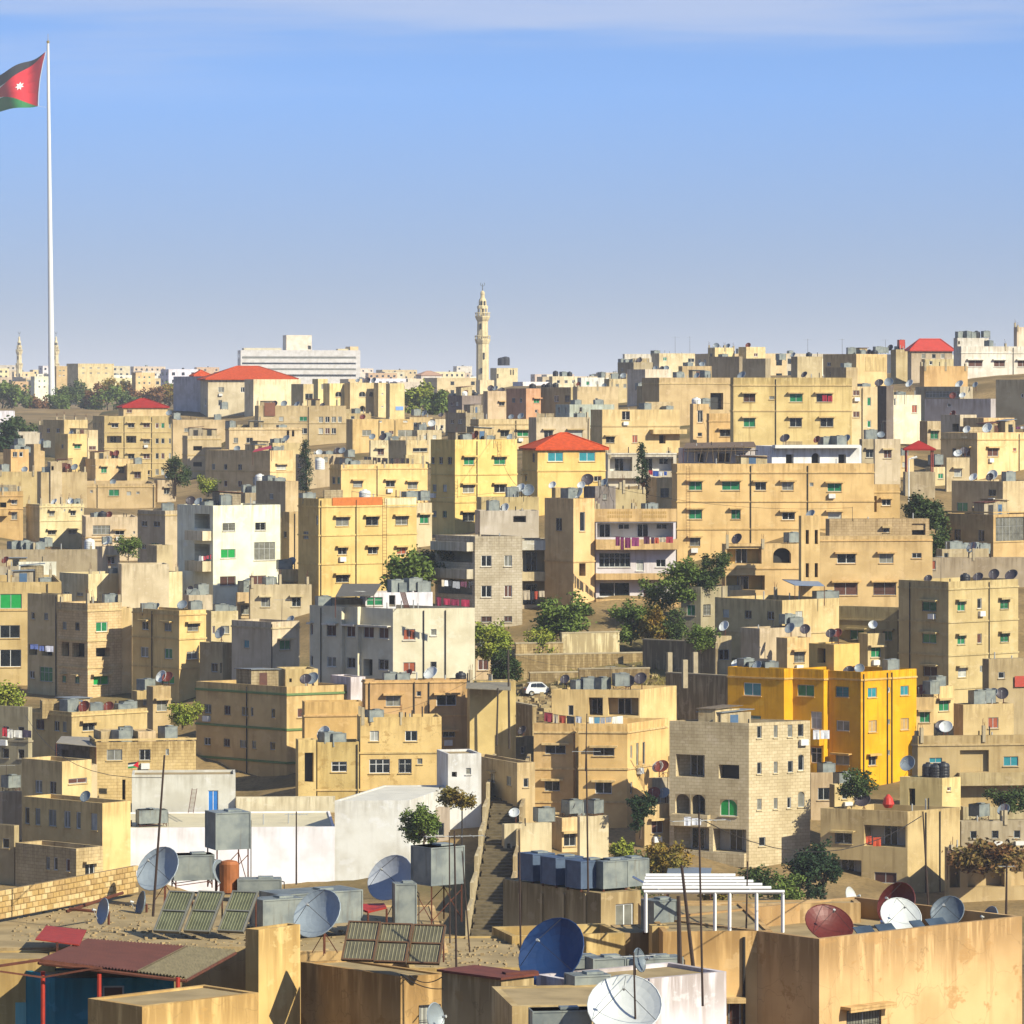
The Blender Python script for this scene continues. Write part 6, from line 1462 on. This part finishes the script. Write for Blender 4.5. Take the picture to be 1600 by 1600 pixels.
# ---- hanging cables
mb = MB()
def cable(a, b, sag, r=.018, n=10):
    a, b = P(*a), P(*b); mb.line([a + (b - a) * i / n - Vector((0, 0, sag * 4 * (i / n) * (1 - i / n))) for i in range(n + 1)], r)
cable((626, 1522, 46.8), (692, 1545, 49.8), .15); cable((640, 1524, 47), (690, 1527, 49.5), .2); cable((648, 1524, 46.5), (655, 1590, 47), .3)
tag(mb.build('cable', DARKM), 'dark cables strung between ochre house and metal plate block', 'cable')
for (a, b_, sg, lab) in (((252, 1215, 45), (40, 1118, 18), 1.5, 'cable sagging from tall rust mast to left houses'), ((794, 1020, 17.3), (1000, 1040, 16), .8, 'cable from street pole to the right'), ((794, 1022, 17.3), (560, 1120, 17.6), 1.2, 'cable from street pole to the peeling house'),
                         ((1092, 1278, 50), (1440, 1275, 42), 1.2, 'cable between the two tall dark masts')):
    mb = MB(); cable(a, b_, sg, .016); tag(mb.build('cable', DARKM), lab, 'cable')
_b = [q for q in HOUSES if q.short.startswith('tan skyline house left of red')][0].blocks[0]
tank(_b.on_roof(1408, 1.5), 1.0, 1.0, 1.5, .3, 'red metal tank standing on the right skyline', None, .9, mat=simple('#c8402c', .5, .1, .3))
# ------------------------------------------------------------------ steps, street, car and small things
T = Thing('stairway', 'long public stairway climbing between the houses', 'stairway', P(765, 1440, 20.4))
STP = simple('#75684f', .95, 0, .7, 2., .1); a, b = P(762, 1462, 20.4), P(800, 1190, 17.4); n = 56  # treads coloured dark to carry the shade that lies on the stairs
for i in range(n):
    t0 = i / n; p = a + (b - a) * t0; dy = (b.y - a.y) / n; w = 2.5 + .25 * math.sin(i * 1.7)
    mb = MB(); mb.para((p.x - w / 2, p.y, p.z - 1.4), (w, 0, 0), (0, dy + .25, 0), (0, 0, 1.4 + (b.z - a.z) / n)); T.part('step', mb, STP)
for i in range(9): q = a + (b - a) * ((i + .5) / 9); GP.append((800 + F * q.x / q.y, math.log(F / q.y), q.z - 1.0)); GP.append((800 + F * (q.x + 4) / q.y, math.log(F / q.y), q.z - .9)); GP.append((800 + F * (q.x - 4) / q.y, math.log(F / q.y), q.z - .9))
for sd, c in ((-1, '#d9c8a0'), (1, '#cdb588')):
    TT = Thing('garden_wall', ('left' if sd < 0 else 'right') + ' flank wall of the public stairway', 'wall', a + Vector((sd * 1.5, 0, 0)))
    mb = MB(); k = 7
    for i in range(k):
        p, q = a + (b - a) * i / k, a + (b - a) * (i + 1) / k; x = sd * 1.55
        mb.para((p.x + x - .15, p.y, p.z - 1.5), (.3, 0, 0), (q.x - p.x, q.y - p.y, 0), (0, 0, 2.2 + (q.z - p.z)))
    TT.part('wall', mb, plaster(c, 'p', .7))
# retaining wall and lane behind the twin bay house
def lowwall(x0, x1, y0, y1, s, s2, label, col, kind='b', thick=.4):
    a, b = P(x0, y1, s), P(x1, y1, s2); zt = P(x0, y0, s).z; zb_ = min(a.z, b.z) - 2
    T = Thing('garden_wall', label, 'wall', a); d = Vector((b.x - a.x, b.y - a.y, 0)); n = Vector((-d.y, d.x, 0)).normalized() * thick
    mb = MB(); mb.para((a.x, a.y, zb_), d, n, (0, 0, zt - zb_)); T.part('wall', mb, plaster(col, kind, .8))
    mb = MB(); mb.para(Vector((a.x, a.y, zt + .003)) - n * .1 - d.normalized() * .05, d + d.normalized() * .1, n * 1.2, (0, 0, .12)); T.part('coping', mb, CONC)
lowwall(806, 1012, 1024, 1068, 15.75, 15.6, 'rough stone retaining wall above the parked car', '#b79c66', 'b')
lowwall(878, 968, 990, 1020, 15.6, 15.5, 'cream garden wall below the white balcony house', '#e6d6a8', 'p')
lowwall(1004, 1118, 1000, 1040, 15.7, 15.9, 'grey yard wall left of the blank cement house', '#8d8068', 'p')
lowwall(806, 880, 1006, 1030, 15.65, 15.6, 'ochre yard wall below the round tree', '#d2b478', 'b')
lowwall(1040, 1140, 1052, 1090, 16.5, 16.7, 'concrete frame wall left of saturated yellow house', '#b39c72', 'p')
for x, s in ((1046, 16.4), (1086, 16.5), (1070, 17)):
    T = Thing('concrete_post', {1046: 'left', 1086: 'right', 1070: 'front'}[x] + ' unfinished concrete post by the yellow house', 'post', P(x, 1052, s)); mb = MB(); mb.box(P(x, 1075, s), .45, .45, 3.4 if x != 1070 else 2.6, .3); T.part('shaft', mb, CONC)
for x0, x1, y, s, i in ((812, 905, 1089, 15.95, 0), (930, 1010, 1075, 15.9, 1), (820, 900, 1030, 15.55, 2), (930, 1050, 1010, 15.5, 3), (812, 1000, 1108, 16.5, 4), (815, 1000, 1135, 17.1, 5), (780, 800, 1120, 16.5, 6), (830, 1050, 985, 15.2, 7)):
    for k in range(3): GP.append((x0 + (x1 - x0) * k / 2, math.log(s), (HY - y) / s))
# parked car
cp = P(842, 1087, 15.95)
T = Thing('parked_car', 'small white hatchback parked below the retaining wall', 'car', cp)
yaw = R(14); ex = Vector((math.cos(yaw), math.sin(yaw), 0)); ey = Vector((-math.sin(yaw), math.cos(yaw), 0))
def cl(x, y, z): return cp + ex * x + ey * y + Vector((0, 0, z))
WP = simple('#e9e9e6', .25, 0, .05); K = 1.0
low = [(-1.45, .28), (-1.48, .62), (-1.38, .82), (-.95, .86), (.62, .84), (1.32, .72), (1.45, .52), (1.42, .28)]
top = [(-1.36, .83), (-1.05, 1.28), (-.75, 1.34), (.20, 1.34), (.78, .86)]
def loft(pr, w0, w1, name, mat, parent=None, zc=.84):
    mb = MB(); Lf = []; Rt = []
    for x, z in pr:
        w = w0 if z < zc + .02 else w1
        Lf.append(cl(x, -w, z)); Rt.append(cl(x, w, z))
    n = len(pr)
    for i in range(n):
        j = (i + 1) % n; mb.quad(Lf[i], Lf[j], Rt[j], Rt[i])
    mb.poly(Lf); mb.poly(Rt[::-1]); return T.part(name, mb, mat, parent=parent)
body = loft(low, .74, .70, 'body', WP); cab = loft(top, .70, .56, 'cabin', WP)
for pts in (((-1.0, .90), (-.90, 1.22), (-.42, 1.26), (-.42, .90)), ((-.36, .90), (-.36, 1.26), (.16, 1.26), (.58, .90))):
    for sd in (-1, 1):
        mb = MB(); q = [cl(x, sd * (.70 - (z - .84) * .28 + .012), z) for x, z in pts]; mb.poly(q if sd < 0 else q[::-1]); T.part('window', mb, PANES['k'])
for pr in (((-1.345, .90), (-1.09, 1.25)), ((.70, .92), (.27, 1.28))):
    mb = MB(); (x0, z0), (x1, z1) = pr; sx_ = -.03 if x0 < 0 else .03; mb.quad(cl(x0 + sx_, -.60, z0), cl(x0 + sx_, .60, z0), cl(x1 + sx_, .50, z1), cl(x1 + sx_, -.50, z1)); T.part('windscreen', mb, PANES['k'])
for x in (-.92, .92):
    for y in (-.70, .70):
        mb = MB(); c = cl(x, y, .28); mb.tube(c - ey * .09, c + ey * .09, .28, n=16); w = T.part('wheel', mb, simple('#1c1c1c', .9, 0, .2)); mb = MB(); s_ = 1 if y > 0 else -1; mb.tube(c + ey * .09 * s_, c + ey * .105 * s_, .16, n=12); T.part('rim', mb, FRAME, parent=w)
for x, m, nme in ((-1.49, RED, 'tail_light'), (1.44, FRAME, 'headlight')):
    for y in (-.56, .56): mb = MB(); mb.box(cl(x, y, .6), .05, .24, .14, yaw); T.part(nme, mb, m)
for x in (-1.5, 1.46): mb = MB(); mb.box(cl(x, 0, .3), .10, 1.42, .16, yaw); T.part('bumper', mb, simple('#8a8a88', .5, 0, .2))
# gazebo
T = Thing('gazebo', 'small gazebo with red pyramid roof', 'gazebo', P(1436, 745, 12.9)); c = P(1436, 745, 12.9); zt = P(0, 701, 12.9).z
mb = MB(); ap = P(1436, 688, 12.9); E = [Vector((c.x + x, c.y + y, zt)) for x, y in ((-1.95, -1.2), (1.9, -1.6), (2.0, 2.2), (-1.8, 2.4))]
ap.y += .4
for i in range(4): mb.tri(E[i], E[(i + 1) % 4], ap)
for i in range(4): mb.quad(E[i] - Vector((0, 0, .2)), E[(i + 1) % 4] - Vector((0, 0, .2)), E[(i + 1) % 4], E[i])
T.part('roof', mb, TILER)
for e in E: mb = MB(); q = c + (e - c) * .82; mb.tube(Vector((q.x, q.y, c.z - 1)), Vector((q.x, q.y, zt)), .09, n=6); T.part('post', mb, simple('#8f3c30', .7, 0, .3))
mb = MB(); mb.box(c - Vector((0, 0, 3)), 3.6, 3.2, 3.6, 0); T.part('plinth', mb, plaster('#b9a88a'))
# stick pergola on the limestone house
def sticks(x0, x1, y0, y1, s, n, label, seed):
    r = random.Random(seed); T = Thing('stick_fence', label, 'screen', P((x0 + x1) / 2, y1, s))
    for i in range(n):
        x = x0 + (x1 - x0) * i / (n - 1); mb = MB(); a = P(x + r.uniform(-2, 2), y1, s); b = P(x + r.uniform(-4, 4), y0 - r.uniform(-3, 6), s); mb.tube(a, b, .05, .035, n=5); T.part('stick', mb, simple('#7d6a4c', .9, 0, .5, 4.))
    mb = MB(); mb.tube(P(x0 - 6, y0 + 5, s * 1.003), P(x1 + 8, y0 + 4, s * 1.003), .05, n=5); T.part('crossbar', mb, simple('#6d5a40', .9, 0, .5, 4.))
sticks(1056, 1100, 1132, 1164, 18.15, 9, 'left bundle of upright sticks on limestone house', 1); sticks(1120, 1156, 1140, 1166, 18.35, 8, 'right bundle of upright sticks on limestone house', 2)
sticks(1075, 1180, 700, 722, 13.5, 12, 'tangled reed screen beside the white penthouse', 3)
# laundry
laundry(P(848, 1112, 17.95), P(906, 1119, 18.0), 'washing line at left on the twin bay roof', 9, .75, seed=2)
laundry(P(918, 1120, 18.05), P(976, 1117, 17.95), 'washing line at right on the twin bay roof', 9, .7, seed=3)
laundry(P(960, 838, 15.0), P(1004, 838, 15.0), 'purple patterned blankets over the balcony', 3, 1.5, ['#7a2f5a', '#92406e', '#6a2848'], seed=4)
laundry(P(1004, 838, 15.0), P(1046, 838, 15.0), 'mixed washing right of the purple blankets', 7, .8, seed=5)
laundry(P(816, 922, 14.85), P(850, 922, 14.85), 'washing hung in the lower right stone balcony', 8, 1.0, seed=6)
laundry(P(1023, 1078, 16.2), P(1060, 1080, 16.2), 'blue and white washing on concrete frame', 5, .8, ['#dfe0e4', '#3c4a7c', '#a83a4a'], seed=7)
laundry(P(566, 713, 11.6), P(640, 716, 11.6), 'dark cloths over the roof terrace', 6, 1.0, ['#2c2f38', '#5c4a44', '#8d6a5a', '#3a3034'], seed=8)
laundry(P(1528, 664, 12.3), P(1600, 666, 12.3), 'row of small washing on shaded gable house', 12, .5, seed=9)
laundry(P(1284, 617, 12.2), P(1302, 617, 12.2), 'red and grey washing at hooded window', 2, 1.0, ['#a8243c', '#4a4c5c'], seed=10)
laundry(P(1068, 1276, 19.6), P(1092, 1276, 19.6), 'pale striped washing below the arches', 4, .8, ['#c9cde0', '#dfe0e8', '#aab0d0'], seed=11)
laundry(P(1270, 1140, 17.8), P(1284, 1140, 17.8), 'white sheet hung on yellow bay', 2, .9, ['#e8e8ea'], seed=12)
laundry(P(1352, 1306, 19.3), P(1376, 1306, 19.3), 'orange washing in open balcony', 3, .7, ['#c8502c', '#d8d4cc', '#40507c'], seed=13)
laundry(P(2, 1136, 18), P(40, 1140, 18), 'red washing on the grey left house', 6, .8, ['#b02a3a', '#d8d4cc', '#3c3448'], seed=14)
laundry(P(46, 1006, 15.8), P(82, 1008, 15.8), 'blue washing in shaded left balcony', 6, .8, ['#5c6ca8', '#8a4a5a', '#c9c9d8'], seed=15)
laundry(P(1012, 734, 12.4), P(1046, 736, 12.4), 'blue and red washing behind second cypress', 4, .7, ['#2f55a8', '#b02a3a', '#d8d8dc'], seed=16)
laundry(P(688, 905, 15.4), P(738, 908, 15.2), 'washing on the grey stone house side balcony', 7, .7, seed=17)
laundry(P(680, 932, 16.7), P(735, 936, 16.7), 'wine red cloths behind the long white house', 5, .9, ['#7c2440', '#8a2a48', '#b03050', '#d8d8dc'], seed=18)
laundry(P(310, 868, 14.4), P(330, 866, 14.3), 'washing on green shutter house balcony', 4, .6, seed=19)
# ladders
ladder(P(298, 1270, 18.7), P(304, 1232, 18.4), .42, (1, 0, 0), 'wooden ladder against white hut with blue door')
ladder(P(601, 905, 14.75), P(601, 780, 14.75), .45, (1, .4, 0), 'long iron ladder on yellow house with orange panel')
ladder(P(780, 720, 13.1), P(780, 690, 13.1), .45, (1, .4, 0), 'iron ladder on tall yellow house')
ladder(P(636, 950, 16.9), P(629, 925, 16.4), .45, (1, 0, 0), 'wooden ladder on the white roof hut')
ladder(P(1075, 850, 14.2), P(1075, 728, 14.2), .4, (1, 0, 0), 'thin iron ladder on long orange house')
# small flag hung on block house
T = Thing('flag', 'tiny flag hung on the rough block house wall', 'flag', P(208, 1198, 18.0)); s = 18.0
for i, (c, nme) in enumerate((('#2a2a2e', 'black_stripe'), ('#e6e2d8', 'white_stripe'), ('#1f8a48', 'green_stripe'))):
    mb = MB(); y0 = 1189 + i * 3; mb.quad(P(200, y0 + 3, s), P(216, y0 + 1, s), P(216, y0 + 4, s), P(200, y0 + 6, s)); T.part(nme, mb, simple(c, .8, 0, .1))
mb = MB(); q = [P(216.3, 1189.5, s * 1.002), P(216.3, 1199.5, s * 1.002), P(208, 1196, s * 1.002)]; mb.tri(*q); T.part('red_triangle', mb, simple('#e0142e', .8, 0, .1))
# tin lean-tos and awnings
def lean(pts, label, mat, posts=True):
    q = [P(*p) for p in pts]; T = Thing('lean_to_roof', label, 'shed roof', q[0]); mb = MB(); dn = Vector((0, 0, .07))
    mb.quad(*q); mb.quad(*[x - dn for x in q[::-1]])
    for i in range(4): mb.quad(q[i] - dn, q[(i + 1) % 4] - dn, q[(i + 1) % 4], q[i])
    T.part('sheet', mb, mat)
    if posts:
        for i in (0, 1):
            mb = MB(); mb.tube(q[i] - dn, q[i] - Vector((0, 0, 2.0)), .04, n=5); T.part('post', mb, RUST)
lean(((1242, 914, 15.7), (1288, 915, 15.7), (1276, 906, 15.3), (1222, 905, 15.3)), 'pale blue tin awning above cement house', simple('#8fa3bb', .5, .3, .2))
lean(((524, 932, 16.5), (584, 930, 16.5), (596, 912, 16.0), (535, 912, 16.0)), 'grey slatted awning on long white house roof', simple('#6d675a', .8, .1, .5, 4.))
lean(((575, 1424, 43.6), (604, 1417, 43.6), (600, 1411, 43), (545, 1413, 43)), 'small rusty red tin awning below grey dish', RED)
lean(((1042, 1364, 21.4), (1110, 1366, 21.4), (1112, 1356, 21), (1044, 1354, 21)), 'grey tin hut roof in front of limestone house', simple('#8a949c', .5, .3, .3))
lean(((395, 706, 10.4), (424, 700, 10.4), (424, 696, 10.1), (398, 702, 10.1)), 'red awning on the dark sided house', simple('#c02a3a', .7, 0, .2))
lean(((1480, 1336, 19.4), (1600, 1334, 19.4), (1600, 1324, 18.8), (1480, 1326, 18.8)), 'trellis roof of the vine hung house', simple('#6b4a34', .9, 0, .5, 4.))
lean(((1068, 700, 13.4), (1182, 698, 13.4), (1178, 690, 13.1), (1072, 692, 13.1)), 'brown reed canopy over roof terrace', simple('#7a6248', .9, 0, .6, 5.))
lean(((88, 1160, 17.9), (150, 1166, 17.9), (146, 1152, 17.5), (96, 1150, 17.5)), 'pale tin roof of the covered terrace', simple('#a09684', .7, .1, .4))
lean(((728, 1075, 17.4), (798, 1078, 17.4), (798, 1062, 17.1), (730, 1062, 17.1)), 'corrugated strip over the bare wall', simple('#8f8672', .8, .1, .5, 4.), False)
tree(1540, 1350, 19.5, 24, 112, ('#6a4526', '#6f6330'), 'rust coloured vine on the trellis', 'bush', name='vine', cat='vine', dens=1.0)
tree(712, 1258, 20.2, 26, 56, ('#6e5a26', '#7f7430'), 'dry yellow vine arbour left of the steps', 'bush', name='vine', cat='vine')
T = Thing('chimney_cowl', 'red metal cowl beside the roof garden', 'cowl', P(1388, 1262, 18.9)); mb = MB(); mb.lathe(P(1388, 1262, 18.9), [(.3, 0), (.5, .3), (.35, .8), (.1, 1.1)], 12); T.part('cowl', mb, simple('#c8301c', .6, 0, .2), True)
# street lamp by the gazebo lane and the lamp on the stairs
T = Thing('street_lamp', 'white street lamp left of the gazebo', 'street lamp', P(1420, 785, 13.2)); mb = MB(); mb.line([P(1420, 785, 13.2), P(1420, 718, 13.2), P(1426, 715, 13.2)], .09, 6); T.part('pole', mb, WHITE); mb = MB(); mb.tube(P(1425, 716, 13.2), P(1433, 714, 13.2), .13, n=6); T.part('lamp_head', mb, WHITE)
T = Thing('street_lamp', 'street lamp at the foot of the steps', 'street lamp', P(722, 1345, 19.8)); mb = MB(); mb.line([P(722, 1345, 19.8), P(722, 1254, 19.8), P(735, 1250, 19.8)], .06, 6); T.part('pole', mb, DARKM); mb = MB(); mb.tube(P(735, 1250, 19.8), P(745, 1247, 19.8), .12, n=6); T.part('lamp_head', mb, WHITE)

# overhead wires strung across the hillside
WR = random.Random(31)
WU = set()
HS = [h for h in HOUSES if 9 < h.blocks[0].s < 20]
for i in range(70):
    ha = WR.choice(HS); near = [q for q in HS if q is not ha and abs(q.blocks[0].C.x - ha.blocks[0].C.x) < 28 and abs(q.blocks[0].C.y - ha.blocks[0].C.y) < 60 and (q.blocks[0].C - ha.blocks[0].C).length > 9]
    near = [q for q in near if len(q.short.split()) + len(ha.short.split()) <= 11 and (ha.short, q.short) not in WU]
    if not near: continue
    hb = WR.choice(near); ba, bb = ha.blocks[0], hb.blocks[0]
    p, q = ba.at('R', ba.W * WR.uniform(.1, .9), ba.zt + WR.uniform(.1, 1.2), .02), bb.at('R', bb.W * WR.uniform(.1, .9), bb.zt + WR.uniform(.1, 1.2), .02)
    mb = MB(); n = 9; sg = (q - p).length * .035
    mb.line([p + (q - p) * t / n - Vector((0, 0, sg * 4 * (t / n) * (1 - t / n))) for t in range(n + 1)], .022)
    for e in (p, q): mb.tube(e + Vector((0, 0, .1)), e - Vector((0, 0, 1.4)), .03, n=4)
    WU.add((ha.short, hb.short))
    tag(mb.build('overhead_wire', DARKM), 'wire from the %s to the %s' % (ha.short, hb.short), 'wire', 'overhead wires between the roofs')

# stones and dry weeds on the open slope above the lane
mb = MB(); wd_ = MB(); r = random.Random(77)
for i in range(520):
    px, s = r.uniform(798, 1060), r.uniform(15.2, 16.6); q = P(px, 0, s); q.z = ground(px, s) - .28
    e = r.choice((.12, .2, .35, .6)) * r.uniform(.6, 1.2); mb.box(q, e * r.uniform(.7, 1.6), e, e * r.uniform(.5, 1.0), r.uniform(0, 3))
    if i % 2 == 0 and not (806 < px < 880 and s > 15.8):
        for k in range(14):
            t = q + Vector((r.gauss(0, .35), r.gauss(0, .35), .2)); v = Vector((r.gauss(0, .25), r.gauss(0, .25), r.uniform(.25, .7))); u = Vector((r.gauss(0, 1), r.gauss(0, 1), 0)).normalized() * .06
            wd_.quad(t - u, t + u, t + v + u * .2, t + v - u * .2)
o = mb.build('slope_stones', simple('#b8a274', .95, 0, .5, 2.)); o['kind'] = 'stuff'; o['label'] = 'loose stones on the slope above the lane'
o = wd_.build('dry_weeds', leafmat('#8a7a3a', '#6f6a30')); o['kind'] = 'stuff'; o['label'] = 'dry weeds on the slope above the lane'
lowwall(828, 905, 1052, 1070, 15.85, 15.8, 'low crumbling stone wall behind the parked car', '#a88f60', 'b')
lowwall(905, 1015, 1046, 1072, 15.95, 15.9, 'rough wall with dark stains behind the tanks', '#9c8358', 'b')
lowwall(800, 832, 1098, 1130, 16.7, 16.9, 'short kerb wall at the lane end', '#c2a876', 'p')
for _h in HOUSES:
    for _b in _h.blocks: _b.base_points()
for _h in HOUSES:
    for _b in _h.blocks: _b.setbase()
    for _b in _h.blocks: _b.finish()
    for _b, _f, _u in _h.late:
        _m = MB(); _m.tube(_b.at(_f, _u, _b.zb, .07), _b.at(_f, _u, _b.zt - .2, .07), .055, n=6); _h.T.part('drain_pipe', _m, DARKM)
furnish()
clutter()
make_ground()
# ------------------------------------------------------------------ thin autumn haze over the whole valley
_m = bpy.data.materials.new('haze'); _m.use_nodes = True; _n = _m.node_tree.nodes; _n.clear()
_o = _n.new('ShaderNodeOutputMaterial'); _v = _n.new('ShaderNodeVolumePrincipled')
_v.inputs['Color'].default_value = (.86, .88, .95, 1); _v.inputs['Density'].default_value = .00010; _v.inputs['Anisotropy'].default_value = .0
_m.node_tree.links.new(_v.outputs[0], _o.inputs['Volume'])
_b = MB(); _b.para((-7000, -60, -70), (14000, 0, 0), (0, 30000, 0), (0, 0, 240))
_h = _b.build('haze', _m); _h['kind'] = 'stuff'; _h['label'] = 'thin pale haze in the air over the valley'
